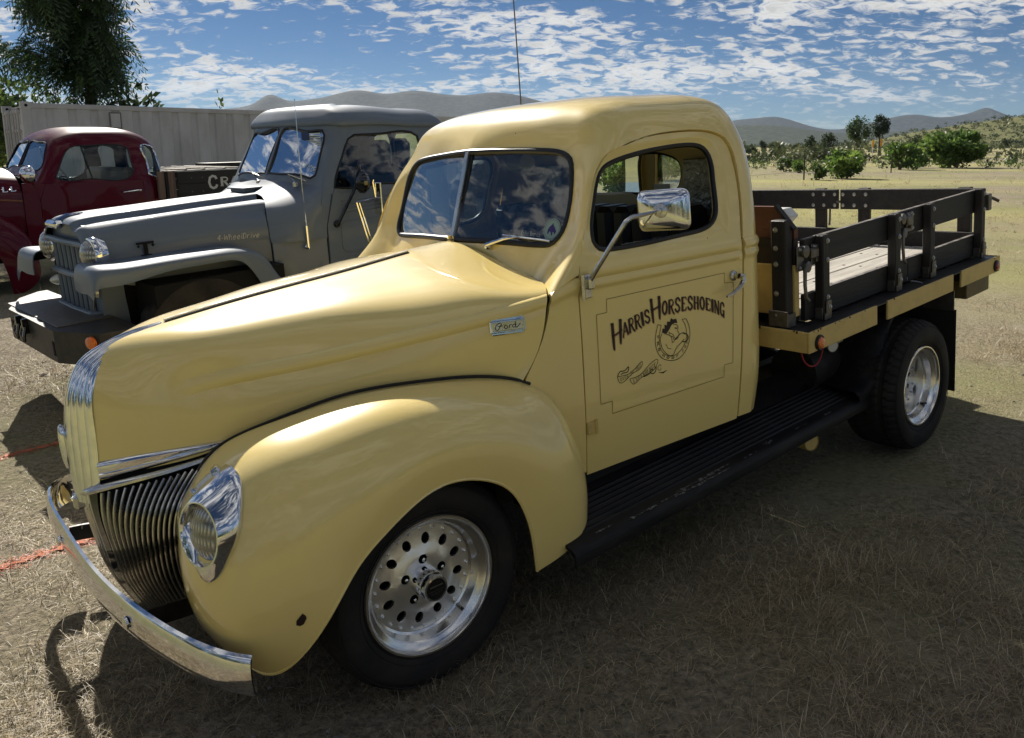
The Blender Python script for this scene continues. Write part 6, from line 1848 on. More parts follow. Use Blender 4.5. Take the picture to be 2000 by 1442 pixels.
tree(1787, 304, 4.3, 6.0, 'broad olive thicket tree behind the big bright bush', 'tree', 'shrub_tree', 'scrub', 1600, .30, True, 9, G1, .05)
tree(1960, 303, 3.4, 3.6, 'dark round shrub tree behind the right end of the fence', 'tree', 'shrub_tree', 'leaf_dk', 900, .28, True, 10, G1, .05)
G2 = 'green bushes along the wire fence'
tree(1868, 329, 3.75, 5.4, 'big bright green bush casting a shadow on the open field', 'bush', 'bush', 'leaf_br', 5200, .34, False, 11, G2)
tree(1645, 349, 1.9, 2.4, 'bright yellow-green bush low beside a fence post', 'bush', 'bush', 'leaf_br', 1500, .20, False, 12, G2)
tree(1597, 352, .95, 1.2, 'small leafy bush right of the nearest fence post', 'bush', 'bush', 'leaf', 500, .14, False, 13, G2)
tree(1757, 332, 2.3, 3.0, 'pale green feathery bush just left of the big bright bush', 'bush', 'bush', 'leaf_br', 1300, .24, False, 14, G2)
tree(1602, 312, 1.9, 3.8, 'low green bush under the dark evergreens', 'bush', 'bush', 'leaf', 900, .24, False, 15, G2)
tree(1533, 336, 1.1, 1.6, 'low green bush left of the nearest fence post', 'bush', 'bush', 'leaf', 450, .16, False, 16, G2)
tree(1560, 338, 1.0, 1.3, 'low yellow-green bush behind the nearest fence post', 'bush', 'bush', 'leaf_br', 400, .16, False, 17, G2)
tree(1790, 330, 1.6, 1.8, 'weedy green bush at the left foot of the big bright bush', 'bush', 'bush', 'leaf_br', 600, .2, False, 18, G2)
tree(1215, 384, 2.0, 2.0, 'leafy green bush seen through the cab and its rear window', 'bush', 'bush', 'leaf_br', 2400, .17, False, 19, G2)
tree(1300, 352, 1.6, 5.0, 'pale weedy bush seen through the rear window of the cab', 'bush', 'bush', 'leaf_br', 1300, .22, False, 20, G2)
# scrub belt and far bushes nobody could count
def scrub_mass(name, pts, hts, mtl, per, size, seed):
    r_ = np.random.default_rng(seed); Vs = []; ts = []
    n = len(pts)
    k = np.repeat(np.arange(n), per); m_ = len(k)
    q = r_.normal(size=(m_, 3)); q /= np.linalg.norm(q, axis=1)[:, None]; q *= r_.random((m_, 1)) ** .4
    c = pts[k] + q * np.stack([hts[k] * .75, hts[k] * .75, hts[k] * .5], 1) + np.stack([0 * hts[k], 0 * hts[k], hts[k] * .45], 1)
    d = r_.normal(size=(m_, 3)); d[:, 2] += .3; d /= np.linalg.norm(d, axis=1)[:, None]; s = np.cross(d, r_.normal(size=(m_, 3))); s /= np.linalg.norm(s, axis=1)[:, None]
    z = (hts[k] * size * (.5 + r_.random(m_)))[:, None]
    V = np.stack([c - d * z * .6, c + s * z * .4, c + d * z * .6, c - s * z * .4], 1).reshape(-1, 3)
    i = np.arange(m_)[:, None] * 4
    ti = np.clip(np.repeat(.4 + .25 * r_.normal(size=n), per) + .12 * r_.normal(size=m_), 0, 1)
    o = fast_mesh(name, V, m_, (i + [0, 1, 2, 3]).reshape(-1), np.arange(m_) * 4, mtl, np.repeat(ti, 4)); o['kind'] = 'stuff'; return o
r_ = np.random.default_rng(77)
n = 220; dd = 92 + 190 * r_.random(n) ** 1.6; tt = .10 + .72 * r_.random(n)
pts = np.stack([tt * dd, dd, gz(tt * dd, dd)], 1); scrub_mass('scrub_belt', pts, 1.0 + 1.7 * r_.random(n) ** 2, M['scrub'], 70, .22, 1)
n = 520; dd = 62 + 60 * r_.random(n); tt = .24 + .5 * r_.random(n)
pts = np.stack([tt * dd, dd, gz(tt * dd, dd)], 1); scrub_mass('weeds', pts, .25 + .5 * r_.random(n) ** 2, M['leaf'], 30, .25, 2)
hv_ = np.array([v.co[:] for v in scrub_hill.data.vertices]); sel = hv_[(hv_[:, 0] > 110) & (hv_[:, 2] > 1)]
k = r_.integers(0, len(sel), 1500); pts = sel[k] + r_.normal(size=(1500, 3)) * [3, 5, .15]
scrub_mass('hillside_scrub', pts, .9 + 1.6 * r_.random(1500) ** 2, M['scrub'], 34, .30, 3)
n = 900; dd = 300 + 900 * r_.random(n); tt = -.75 + 1.7 * r_.random(n)
pts = np.stack([tt * dd, dd, gz(tt * dd, dd)], 1); scrub_mass('distant_scrub', pts, 2 + 2.5 * r_.random(n), M['scrub'], 22, .35, 4)

# unseen trees added behind the camera for the glass and enamel to mirror
n = 46; ax_ = np.linspace(-1.5, 1.5, n) + r_.normal(size=n) * .03; dd = 17 + 12 * r_.random(n)
pts = np.stack([np.sin(ax_) * dd, -np.cos(ax_) * dd, gz(np.sin(ax_) * dd, -np.cos(ax_) * dd)], 1); hs_ = 1.6 + 4.2 * r_.random(n) ** 2.2
scrub_mass('unseen_tree_line', pts, hs_, M['leaf_dk'], 420, .075, 9)
# ---------------------------------------------------------------- wire fence, marker posts
fence = empty('wire_fence', Matrix.Identity(4), 'sparse wire fence on thin dark steel posts crossing the field', 'fence')
M['post'] = mat('rusty_tee_post', (.05, .045, .04), .8)
fp = [at_px(x, y, -.045) for x, y in ((1445, 366), (1570, 352), (1657, 343), (1740, 338), (1814, 327), (1945, 321), (1997, 319), (2080, 316))]
tops = []
for i, p in enumerate(fp):
    z = float(gz(*p)); lean = rnd.uniform(-.06, .06); mb = MB()
    t = np.array([p[0] + lean, p[1], z + 1.32]); tops.append((np.array([p[0], p[1], z]), t))
    mb.bar((p[0], p[1], z - .2), t, .075, .02, (0, 1, 0)); mb.bar((p[0], p[1] + .02, z - .2), t + [0, .02, 0], .012, .04, (0, 1, 0)); mb.build('post', M['post'], fence, False)
for f in (.35, .62, .9):
    mb = MB(); mb.tube([a * (1 - f) + b_ * f for a, b_ in tops], .005, 4); mb.build('wire', M['post'], fence)
M['marker_y'] = mat('yellow_marker', (.75, .36, .02), .5); M['marker_w'] = mat('white_marker', (.7, .68, .62), .5)
for x, y, h, lab in ((1703, 309, 2.9, 'slim white and orange marker post left of its pair'), (1719, 309, 3.1, 'slim yellow-banded marker post right of its pair')):
    p = at_px(x, y, -.045); z = float(gz(*p)); rt = empty('marker_post', Matrix.Translation((p[0], p[1], z)), lab, 'marker post', 'marker posts in front of the tallest trees')
    mb = MB(); mb.box((-.07, -.03, 0), (.07, .03, h * .55)); mb.build('post', M['marker_w'] if x < 1710 else M['post'], rt, False)
    mb = MB(); mb.box((-.16, -.04, h * .55), (.16, .04, h)); mb.build('reflector_panel', M['marker_y'], rt, False)
    mb = MB(); mb.box((-.165, -.045, h * .74), (.165, -.041, h * .80)); mb.build('band', M['amber'], rt, False)
# ================================================================ the two parked trucks behind
def cab_from_net(name, net, holes, parent, mats, th=.02, sym=(True, True), step=(.016, .016), cen=(1.2, -.3, 1.3), nu=160, nv=110):
    """half shell through a control net with window loops (3D points near the surface) cut out, mirrored into one part; returns surface and hole params"""
    S = Surf(net, nu, nv, *sym)
    hs = []
    for h in holes:
        uv = surf_inv3(S, resample(h, 34, True)); hs.append(np.clip(uv, .004, .996))
    outl_ = np.concatenate([lin((0, 0), (1, 0), 60), lin((1, 0), (1, 1), 40), lin((1, 1), (0, 1), 60), lin((0, 1), (0, 0), 40)])
    V2_, F2_ = cdt(outl_, hs, step)
    cen = np.array(cen)
    fn = lambda V: S(V[:, 0], V[:, 1])
    def nf(V):
        n = S.normal(V[:, 0], V[:, 1]); s = np.sign(((fn(V) - cen) * n).sum(1)); s[s == 0] = 1; return n * s[:, None]
    if orient(fn(V2_), F2_, cen): F2_ = flipF(F2_)
    V, F, m = shell_mesh(V2_, F2_, fn, nf, th)
    k = len(V); V = np.concatenate([V, mirror_y(V)]); F = F + [[i + k for i in f[::-1]] for f in F]; m = m + m
    o = mesh_obj(name, V, F, mats, parent, True, 40, m)
    return S, hs, fn, nf, o
def pane_and_seal(uv, fn, nf, pname, parent, gm, seal='gasket', r=.009, sides=(1, -1), gl=True):
    for s in sides:
        if gl:
            flat_pane(pname, fn(uv) - nf(uv) * .008, s, gm, parent, .08) if pname != 'corner_window' else mesh_obj(pname, *(lambda v, f: ((fn(v) - nf(v) * .01) * S_([1, s, 1]), f if s > 0 else flipF(f)))(*cdt(uv, [], (.02, .03))), gm, parent)
        mb = MB(); mb.tube(fn(uv) * S_([1, s, 1]), r, 6, closed=True); mb.build('window_seal', M[seal], parent)
def place(o, mtx): o.matrix_world = mtx
# ---------------------------------------------------------------- grey four wheel drive pickup
MG = pose(-.1751, 3.2636, .2198, .1103, .0084, .0481)
grey = empty('four_wheel_drive_pickup', MG, 'blue-grey boxy four wheel drive pickup with barred grille and heavy black bumper', 'pickup truck')
GP = M['grey_paint']
gn = [
 [(1.435,0,1.335),(1.45,-.25,1.325),(1.485,-.50,1.305),(1.49,-.66,1.28),(1.50,-.748,1.25),(1.62,-.768,1.235),(2.0,-.775,1.235),(2.45,-.775,1.235),(2.66,-.765,1.235),(2.70,-.70,1.235),(2.705,-.35,1.235),(2.705,0,1.235)],
 [(1.462,0,1.375),(1.47,-.25,1.37),(1.495,-.52,1.355),(1.52,-.62,1.345),(1.545,-.725,1.33),(1.66,-.757,1.32),(2.0,-.765,1.32),(2.45,-.765,1.32),(2.66,-.755,1.32),(2.70,-.69,1.32),(2.705,-.35,1.32),(2.705,0,1.32)],
 [(1.545,0,1.545),(1.555,-.25,1.54),(1.585,-.5,1.525),(1.61,-.60,1.52),(1.64,-.69,1.515),(1.74,-.718,1.51),(2.05,-.728,1.51),(2.45,-.73,1.51),(2.665,-.72,1.51),(2.705,-.655,1.51),(2.71,-.33,1.51),(2.71,0,1.51)],
 [(1.635,0,1.725),(1.645,-.25,1.722),(1.672,-.47,1.712),(1.695,-.57,1.705),(1.735,-.655,1.70),(1.83,-.688,1.695),(2.1,-.70,1.69),(2.45,-.70,1.69),(2.665,-.69,1.69),(2.705,-.63,1.69),(2.71,-.32,1.69),(2.71,0,1.69)],
 [(1.648,0,1.765),(1.658,-.25,1.762),(1.685,-.47,1.752),(1.705,-.57,1.748),(1.745,-.65,1.742),(1.84,-.683,1.735),(2.1,-.695,1.73),(2.45,-.695,1.73),(2.665,-.685,1.73),(2.705,-.625,1.73),(2.71,-.32,1.73),(2.71,0,1.73)],
]
wsg = [(1.478,-.028,1.385),(1.482,-.25,1.382),(1.505,-.52,1.365),(1.525,-.595,1.36),(1.545,-.60,1.40),(1.61,-.575,1.55),(1.665,-.556,1.66),(1.672,-.535,1.695),(1.66,-.45,1.702),(1.645,-.25,1.710),(1.635,-.03,1.712),(1.56,-.028,1.56)]
dwg = [(1.585,-.76,1.285),(1.60,-.755,1.33),(1.70,-.72,1.50),(1.775,-.70,1.62),(1.80,-.695,1.645),(1.86,-.69,1.655),(2.1,-.70,1.655),(2.38,-.70,1.65),(2.42,-.705,1.63),(2.43,-.72,1.5),(2.43,-.76,1.30),(2.41,-.765,1.275),(2.1,-.767,1.272),(1.7,-.762,1.272)]
rwg = [(2.705,-.05,1.36),(2.705,-.48,1.36),(2.706,-.53,1.40),(2.71,-.50,1.60),(2.71,-.46,1.63),(2.71,-.05,1.63)]
gS, ghs, gfn, gnf, _ = cab_from_net('cab', gn, [wsg, dwg, rwg], grey, [GP, M['void']], cen=(2.1, 0, 1.5))
pane_and_seal(ghs[0], gfn, gnf, 'windscreen', grey, M['ws_glass']); pane_and_seal(ghs[1], gfn, gnf, 'door_glass', grey, M['glass']); pane_and_seal(ghs[2], gfn, gnf, 'rear_window', grey, M['glass'])
mb = MB(); mb.bar((1.462, 0, 1.375), (1.635, 0, 1.715), .03, .02, (1, 0, 0), .004); mb.build('windscreen_divider', GP, grey)
# roof cap with its drip rail
gr = []
for f, dz, sc2 in ((0, -.010, .985), (0, -.012, 1.03), (0.0, .012, 1.04), (.15, .035, 1.025), (.4, .075, .97), (.7, .118, .86), (.9, .142, .66), (1, .153, .38), (1, .156, .08)):
    cx, row = 2.17, []
    for p in gn[4]:
        row.append((cx + (p[0] - cx) * (sc2 if sc2 > .9 else sc2 + .03), p[1] * sc2 - (0 if p[1] else 0), 1.752 - (.02 if p[0] > 2.3 else .0) - (p[0] - 1.65) * .018 + dz - (.010 if abs(p[1]) > .6 else 0)))
    gr.append(row)
grid_shell('roof', Surf(gr, 80, 60, True, True), 80, 60, .008, [GP, M['void']], (2.17, 0, 1.6), grey)
mb = MB(); mb.box((1.78, -.60, 1.70), (2.66, .60, 1.745)); mb.build('headliner', M['void'], grey, False)
# lower cab: cowl and door panel with pressed panels
def gside(name, x0, x1, z0, z1, xr=None):
    q = [(x0, -.772, z0), (x1, -.778, z0), (x1, -.776, z1), (x0, -.770, z1)]
def slab(name, poly, y_fn, th, mtl, parent, both=True, sharp=30, holes=[]):
    """flat-ish side panel from an x,z outline"""
    P2, F_ = cdt(np.array(poly), holes, (.12, .08)); fn = lambda q: np.stack([q[:, 0], y_fn(q[:, 0], q[:, 1]), q[:, 1]], 1)
    if orient(fn(P2), F_, S_([P2[:, 0].mean(), 0, P2[:, 1].mean()])): F_ = flipF(F_)
    V, F, m = shell_mesh(P2, F_, fn, lambda q: np.tile([0, -1., 0], (len(q), 1)), th)
    o = mesh_obj(name, V, F, [mtl, M['void']], parent, True, sharp, m)
    if both:
        c = mirror_obj(o)
    return o
gy = lambda x, z: -.776 + 0 * x + .02 * np.clip((1.0 - x) / .4, 0, 1) * 0
slab('door', [(1.476, .38), (2.46, .38), (2.46, 1.236), (1.625, 1.236), (1.578, 1.275), (1.56, 1.24), (1.49, 1.02)], gy, .02, GP, grey)
slab('rear_quarter_panel', [(2.468, .38), (2.70, .38), (2.70, 1.236), (2.468, 1.236)], lambda x, z: -.776 + .05 * np.clip((x - 2.6) / .1, 0, 1) ** 2, .02, GP, grey)
for z0, z1 in ((.80, 1.03), (.46, .76)):
    mb = MB(); q = rrect(.36, (z1 - z0) / 2, .05); ring_ = np.stack([1.96 + q[:, 0], np.full(len(q), -.7775), (z0 + z1) / 2 + q[:, 1]], 1)
    mb.tube(ring_, .005, 5, closed=True); mb.build('door_pressing', GP, grey)
for k in range(4):
    mb = MB(); mb.tube([(1.62, -.777, 1.10 + k * .028), (2.40, -.777, 1.10 + k * .028)], .0055, 5); mb.build('door_rib', GP, grey)
ct = [  # cowl: from hood back edge to windscreen foot
 [(1.262,0,1.262),(1.25,-.22,1.256),(1.20,-.42,1.222),(1.130,-.565,1.13),(1.108,-.62,1.0),(1.108,-.635,.93)],
 [(1.35,0,1.292),(1.35,-.25,1.285),(1.33,-.50,1.245),(1.28,-.68,1.14),(1.26,-.725,1.02),(1.26,-.735,.93)],
 [(1.435,0,1.340),(1.452,-.25,1.330),(1.490,-.56,1.304),(1.503,-.748,1.258),(1.485,-.776,1.10),(1.475,-.777,.93)],
]
grid_shell('cowl', Surf(ct, 50, 30, True, False), 50, 30, .01, [GP, M['void']], (1.3, 0, .9), grey)
slab('cowl_side', [(1.115, .93), (1.115, .42), (1.468, .38), (1.468, .932)], lambda x, z: np.interp(x, [1.11, 1.26, 1.47], [-.636, -.736, -.777]), .015, GP, grey)
slab('pillar_foot', [(1.468, .932), (1.484, 1.02), (1.553, 1.24), (1.572, 1.285), (1.50, 1.285), (1.46, 1.19)], lambda x, z: -.7735 + 0 * x + .03 * np.clip((z - 1.2) / .1, 0, 1), .015, GP, grey)
slab('inner_wing', [(.10, .80), (1.113, .55), (1.113, .985), (.10, .955)], lambda x, z: np.interp(x, [.1, .4, .8, 1.1], [-.455, -.50, -.558, -.612]), .012, GP, grey)
# hood with raised spine
hn_ = []
for x, zc, w, zs, yb, zb in ((-.03, 1.185, .36, 1.125, -.425, .945), (-.01, 1.205, .39, 1.15, -.45, .94), (.06, 1.222, .41, 1.165, -.468, .938), (.4, 1.237, .43, 1.185, -.505, .955), (.8, 1.252, .46, 1.20, -.565, .965), (1.0, 1.258, .475, 1.205, -.598, .965), (1.105, 1.262, .485, 1.205, -.618, .965)):
    xb = x + (.14 if x > 1 else 0) * 1
    r = [(x + (.155 if x > .9 else 0) * ((x - .8) / .3), 0, zc), (x + (.15 if x > .9 else 0) * ((x - .8) / .3), -.15, zc - .002), (x + (.14 if x > .9 else 0) * ((x - .8) / .3), -.215, zc - .012), (x + (.13 if x > .9 else 0) * ((x - .8) / .3), -.24, zc - .040),
         (x + (.11 if x > .9 else 0) * ((x - .8) / .3), -.30, zc - .044), (x + .09 * max(x - .8, 0) / .3, -w + .05, zs + .008), (x + .05 * max(x - .8, 0) / .3, -w - .02, zs - .045), (x, yb + .012, zs - .13), (x, yb, zb)]
    hn_.append(r)
hgS = Surf(hn_, 90, 60, True, False)
ghood = grid_shell('hood', hgS, 90, 60, .008, [GP, M['void']], (.5, 0, .9), grey)
mb = MB(); mb.box((-.09, -.10, 1.155), (-.02, .10, 1.205), .018); mb.tube([(-.06, 0, 1.19), (.02, 0, 1.225), (.12, 0, 1.235)], [.02, .015, .004], 8); mb.build('hood_ornament', M['chrome'], grey)
mb = MB(); text_on(mb, '4-WheelDrive', [(.745, .995), (1.03, .985)], [(.755, 1.035), (1.04, 1.022)], lambda P, off: np.stack([P[:, 0], np.interp(P[:, 0], [.4, .8, 1.1], [-.512, -.572, -.625]) - .006 - off, P[:, 1]], 1), 0, 1.3, .002, .02)
mb.build('script_badge', M['cream'], grey, False)
for x in (.30,):
    mb = MB(); yy = -.512
    mb.box((x - .055, yy - .012, 1.035), (x + .055, yy + .004, 1.05), .004); mb.box((x - .012, yy - .014, .965), (x + .012, yy, 1.04), .003); mb.tube([(x - .05, yy - .01, 1.03), (x - .04, yy - .014, 1.02)], .008, 6); mb.tube([(x + .05, yy - .01, 1.03), (x + .04, yy - .014, 1.02)], .008, 6); mb.box((x - .035, yy - .012, .958), (x + .035, yy, .967), .003)
    mb.build('hood_latch', M['void'], grey)
# grille, lamps
mb = MB(); mb.box((.05, -.40, .50), (.08, .40, 1.12)); mb.build('radiator', M['void'], grey, False)
for s in (1, -1):
    pass
gp_ = [(-.40, .53), (.40, .53), (.43, .78), (.47, .93), (.46, 1.06), (.39, 1.13), (.30, 1.165), (-.30, 1.165), (-.39, 1.13), (-.46, 1.06), (-.47, .93), (-.43, .78)]
hl_ = [[(-.30, .575), (.30, .575), (.31, .86), (.31, 1.035), (-.31, 1.035), (-.31, .86)]]
P2, F_ = cdt(np.array(resample(gp_, 60, True)), [np.array(hl_[0])], (.08, .08)); fn = lambda q: np.stack([.012 + .10 * np.abs(q[:, 0]) ** 2 * 1.2 - .0 * q[:, 1] + .05 * np.clip(1.0 - q[:, 1], 0, 1) * 0, q[:, 0], q[:, 1]], 1)
if orient(fn(P2), F_, S_([.5, 0, .8])): F_ = flipF(F_)
V, FF, m_ = shell_mesh(P2, F_, fn, lambda q: np.tile([-1., 0, 0], (len(q), 1)), .03); mesh_obj('grille_panel', V, FF, [GP, M['void']], grey, True, 40, m_)
for k in range(7):
    y = -.285 + k * .095
    mb = MB(); mb.box((-.012, y - .017, .565), (.03, y + .017, 1.045), .012); mb.build('grille_bar', GP, grey)
for z, w, d in ((1.06, .40, .045), (.845, .36, .05), (.60, .36, .055)):
    mb = MB(); mb.tube([(.05, -w, z), (-.012, -w + .04, z), (-.022, 0, z), (-.012, w - .04, z), (.05, w, z)], .022, 8); mb.build('grille_crossbar', GP, grey)
mb = MB(); mb.box((-.01, -.34, .50), (.10, .34, .575), .02); mb.build('grille_apron', GP, grey)
for s in (1, -1):
    c_ = S_([.0, -.432 * s, 1.0]); n_ = S_([-1, -.04 * s, .02])
    mb = MB(); mb.lathe([(.100, -.07), (.116, -.03), (.118, -.005), (.110, .010), (.100, .012), (.098, .0)], n_, c_, 32); b_ = mb.build('headlight', M['chrome'], grey)
    mb = MB(); mb.lathe([(.100, .004), (.093, .022), (.075, .040), (.045, .052), (.02, .057), (.001, .058)], n_, c_, 28); mb.build('lens', M['lens'], b_)
    mb = MB(); mb.lathe([(.038, 0), (.034, .02), (.018, .045), (.001, .055)], n_, (.01, -.39 * s, .755), 16); mb.build('side_lamp', M['clear_lens'], grey)
slab('grille_side', [(.02, .50), (.17, .50), (.15, .72), (.14, .95), (.02, .95)], lambda x, z: -.425 - .05 * np.clip((z - .5) / .4, 0, 1) - .12 * (x - .02), .015, GP, grey)
# flat-topped front wing
fs = []
for (x, zt, zo, zl, yo) in ((-.13, .80, .78, .72, -.80), (-.125, .90, .87, .80, -.815), (-.10, .955, .93, .845, -.825), (0, .962, .945, .85, -.83), (.3, .962, .95, .885, -.83), (.6, .962, .95, .893, -.83), (.78, .955, .94, .875, -.83), (.88, .90, .885, .76, -.83), (.97, .76, .745, .60, -.83), (1.09, .62, .60, .47, -.83)):
    dx = .06 if x > .8 else 0
    fs.append([(x + .01 if x < 0 else x + dx, -.44, zt), (x + dx, -.60, zt), (x + dx, yo + .05, zt - .004), (x + dx * .8, yo + .008, zo - .01), (x, yo, (zo + zl) / 2), (x - .01, yo + .002, zl)])
wS = Surf(fs, 40, 70)
for s in (1, -1):
    o = grid_shell('front_wing', wS, 40, 70, .006, [GP, M['void']], (.4, -.5, .6), grey, False)
    if s < 0:
        for v in o.data.vertices: v.co.y *= -1
        o.data.flip_normals()
mb = MB(); mb.box((.22, -.79, .42), (1.10, -.46, .80)); mb.box((.30, .46, .42), (1.10, .79, .80)); mb.box((.09, -.42, .35), (1.45, .42, 1.10)); mb.build('dark_bay_fill', M['void'], grey, False)  # black boxes fill bay and wheel wells, standing in for their shade
# heavy bumper with shackles
mb = MB()
pl = [(-.31, .42), (-.31, -.56), (-.16, -.90), (.0, -.93), (.06, -.93), (.06, .93), (.0, .93), (-.16, .78)]
V = [(x, y, .40) for x, y in pl] + [(x, y, .60) for x, y in pl]; k = len(pl)
F = [list(range(k)), list(range(2 * k - 1, k - 1, -1))] + [[i, i + k, (i + 1) % k + k, (i + 1) % k] for i in range(k)]
if orient(S_(V), F, S_(V).mean(0)): F = flipF(F)
bump = mesh_obj('front_bumper', V, F, mat('black_bumper_paint', (.016, .016, .018), .5, noise_s=14, col2=(.04, .036, .032), bump=.2), grey, False)
mb = MB(); mb.box((-.27, -.50, .601), (.05, .62, .607), .002); mb.build('bumper_deck', M['dull_steel'], bump)
for y in (-.02, .13):
    mb = MB(); mb.box((-.345, y - .012, .50), (-.305, y + .012, .60), .004); mb.tube([(-.335, y - .03, .55), (-.35, y - .035, .50), (-.345, y, .455), (-.35, y + .035, .50), (-.335, y + .03, .55)], .011, 6); mb.build('shackle', M['black_gloss'], bump)
for y in (-.53, .36):
    mb = MB(); mb.box((-.3135, y - .018, .44), (-.309, y + .018, .53)); mb.build('bumper_slot', M['void'], bump, False)
mb = MB(); mb.lathe([(.04, 0), (.038, .014), (.02, .022), (.001, .024)], (-.9, -.4, 0), (-.19, -.84, .545), 16); mb.build('turn_lamp', M['amber'], bump)
# bed, spare wheel, wheels
mb = MB(); mb.box((2.78, -.80, .55), (4.5, -.74, 1.06), .02); mb.box((2.78, .74, .55), (4.5, .80, 1.06), .02); mb.box((2.78, -.74, .55), (2.82, .74, 1.06)); mb.box((2.8, -.74, .55), (4.5, .74, .60)); mb.build('cargo_bed', GP, grey)
def plain_tyre(name, c, n, R, r, wid, parent, tread=True, mtl='rubber'):
    mb = MB(); s = R - r
    pr = [(r, -wid), (r + s * .5, -wid - .01), (R - .02, -wid + .01), (R, -wid + .04), (R, -.04), (R - .02, -.01), (r + s * .5, .012), (r + .01, .004), (r - .015, -.03), (r - .02, -.10), (.001, -.11)]
    mb.lathe(pr, n, c, 96)
    if tread:
        V = mb.V[0].reshape(len(pr), 96, 3)
        for j in (3, 4):
            for k in range(96):
                if (k + j) % 4 < 1: 
                    v = V[j, k] - S_(c); nn = S_(n, ) / np.linalg.norm(n); a = nn * v.dot(nn); V[j, k] = S_(c) + a + (v - a) * .965
        mb.V[0] = V.reshape(-1, 3)
    return mb.build(name, M[mtl], parent, True, 30)
M['tyre_grey'] = mat('dusty_tyre', (.13, .125, .12), .85, noise_s=30, col2=(.05, .05, .05))
sp_ = plain_tyre('spare_tyre', (3.12, -.83, 1.02), (0, -1, 0), .37, .20, .19, grey, True, 'tyre_grey')
for x in (.52, 3.55):
    for s in (1, -1): plain_tyre('wheel', (x, -.80 * s, .40 - .04 * (x > 1)), (0, -s, 0), .41, .20, .2, grey)
mb = MB(); mb.box((.2, -.35, .32), (4.3, -.28, .46)); mb.box((.2, .28, .32), (4.3, .35, .46)); mb.build('chassis_frame', M['void'], grey, False)
# seats seen against the light
for y in (-.36, .36):
    mb = MB(); mb.box((2.22, y - .23, .80), (2.40, y + .23, 1.38), .06); mb.box((2.26, y - .13, 1.36), (2.36, y + .13, 1.60), .05); mb.build('seat', M['seat'], grey)
mb = MB(); mb.box((1.50, -.68, 1.06), (1.66, .68, 1.28), .04); mb.build('dashboard', M['void'], grey)
mb = MB(); c_ = S_([1.80, -.36, 1.25]); a1 = S_([0, 1, 0]); a2 = S_([-.45, 0, .89])
mb.tube([c_ + .2 * (math.cos(t) * a1 + math.sin(t) * a2) for t in np.linspace(0, 6.283, 29)[:-1]], .012, 6, closed=True); mb.tube([c_ - .2 * a1, c_ + .2 * a1], .012, 6); mb.build('steering_wheel', M['black_gloss'], grey)
mb = MB(); mb.box((1.55, -.70, .40), (2.68, .70, .46)); mb.box((2.66, -.70, .5), (2.69, .70, 1.30)); mb.build('cab_floor', M['void'], grey, False)
# flag decal behind the screen, banner letters
fl = MB()
for i in range(7):
    y0, y1 = -.30, -.56
    fl.box((1.63, y0, 1.58 + i * .016), (1.632, y1, 1.588 + i * .016), 0, 0)
fl.box((1.628, y0 + .0, 1.63), (1.6285, y0 - .11, 1.695), 0, 1)
fl.build('flag_decal', [M['white_ink'], M['flag_blue']], grey, False)
mb = MB(); text_on(mb, 'PHO', [(-.44, 1.432), (-.50, 1.428), (-.565, 1.40)], [(-.45, 1.462), (-.515, 1.457), (-.585, 1.425)], lambda P, off: np.stack([1.513 + (P[:, 1] - 1.36) * .45 + .10 * (-P[:, 0] - .45) - .012, P[:, 0], P[:, 1]], 1), 0, 1.0, 0, .3); mb.build('banner_letters', M['white_ink'], grey, False)
# mirrors, aerial, wipers, vent
mb = MB(); mb.tube([(1.57, -.79, 1.02), (1.66, -.84, 1.20), (1.74, -.88, 1.36), (1.735, -.875, 1.44)], .012, 7); mb.lathe([(.02, -.03), (.07, -.03), (.085, -.005), (.08, .02), (.03, .05), (.001, .055)], (-1, .15, 0), (1.74, -.89, 1.315), 22); mb.lathe([(.03, 0), (.02, .02), (.001, .02)], (0, -1, 0), (1.565, -.778, 1.02), 10); mb.build('round_mirror', M['black_gloss'], grey)
mb = MB(); mb.tube([(1.625, -.97, 1.18), (1.70, -.98, .85), (1.74, -.98, .60)], .008, 6); mb.tube([(1.65, -.965, 1.18), (1.73, -.975, .85), (1.77, -.975, .60)], .006, 6); mb.tube([(1.625, -.97, 1.18), (1.80, -.96, 1.195)], .008, 6); mb.tube([(1.80, -.96, 1.195), (1.79, -.955, 1.31), (1.795, -.96, 1.33)], .006, 6)
mb.box((1.80, -1.03, 1.07), (1.815, -.93, 1.31), .006); mb.build('strut_mirror', M['chrome'], grey)
mb = MB(); mb.tube([(1.306, -.79, .885), (1.306, -.79, 1.04)], .010, 8); mb.tube([(1.306, -.79, 1.04), (1.31, -.785, 1.5), (1.323, -.78, 1.915)], [.004, .003, .002], 5); mb.lathe([(.001, -.006), (.006, 0), (.001, .006)], (0, 0, 1), (1.323, -.78, 1.918), 8); mb.lathe([(.02, 0), (.015, .012), (.001, .014)], (0, -1, 0), (1.306, -.775, .885), 10); mb.build('aerial', M['chrome'], grey)
for s, y0 in ((1, -.50), (-1, .06)):
    mb = MB(); mb.tube([(1.425, y0, 1.325), (1.46, y0 + .12, 1.36), (1.475, y0 + .2, 1.39)], .006, 5); mb.tube([(1.452, y0 - .10, 1.345), (1.462, y0 + .16, 1.385)], .005, 5); mb.box((1.40, y0 - .03, 1.295), (1.43, y0 + .01, 1.335), .006); mb.build('wiper', M['stainless'], grey)
mb = MB(); mb.box((1.20, -.12, 1.285), (1.36, .16, 1.298), .004); mb.box((1.22, -.1, 1.26), (1.30, .14, 1.286), .004); mb.build('cowl_vent', GP, grey)

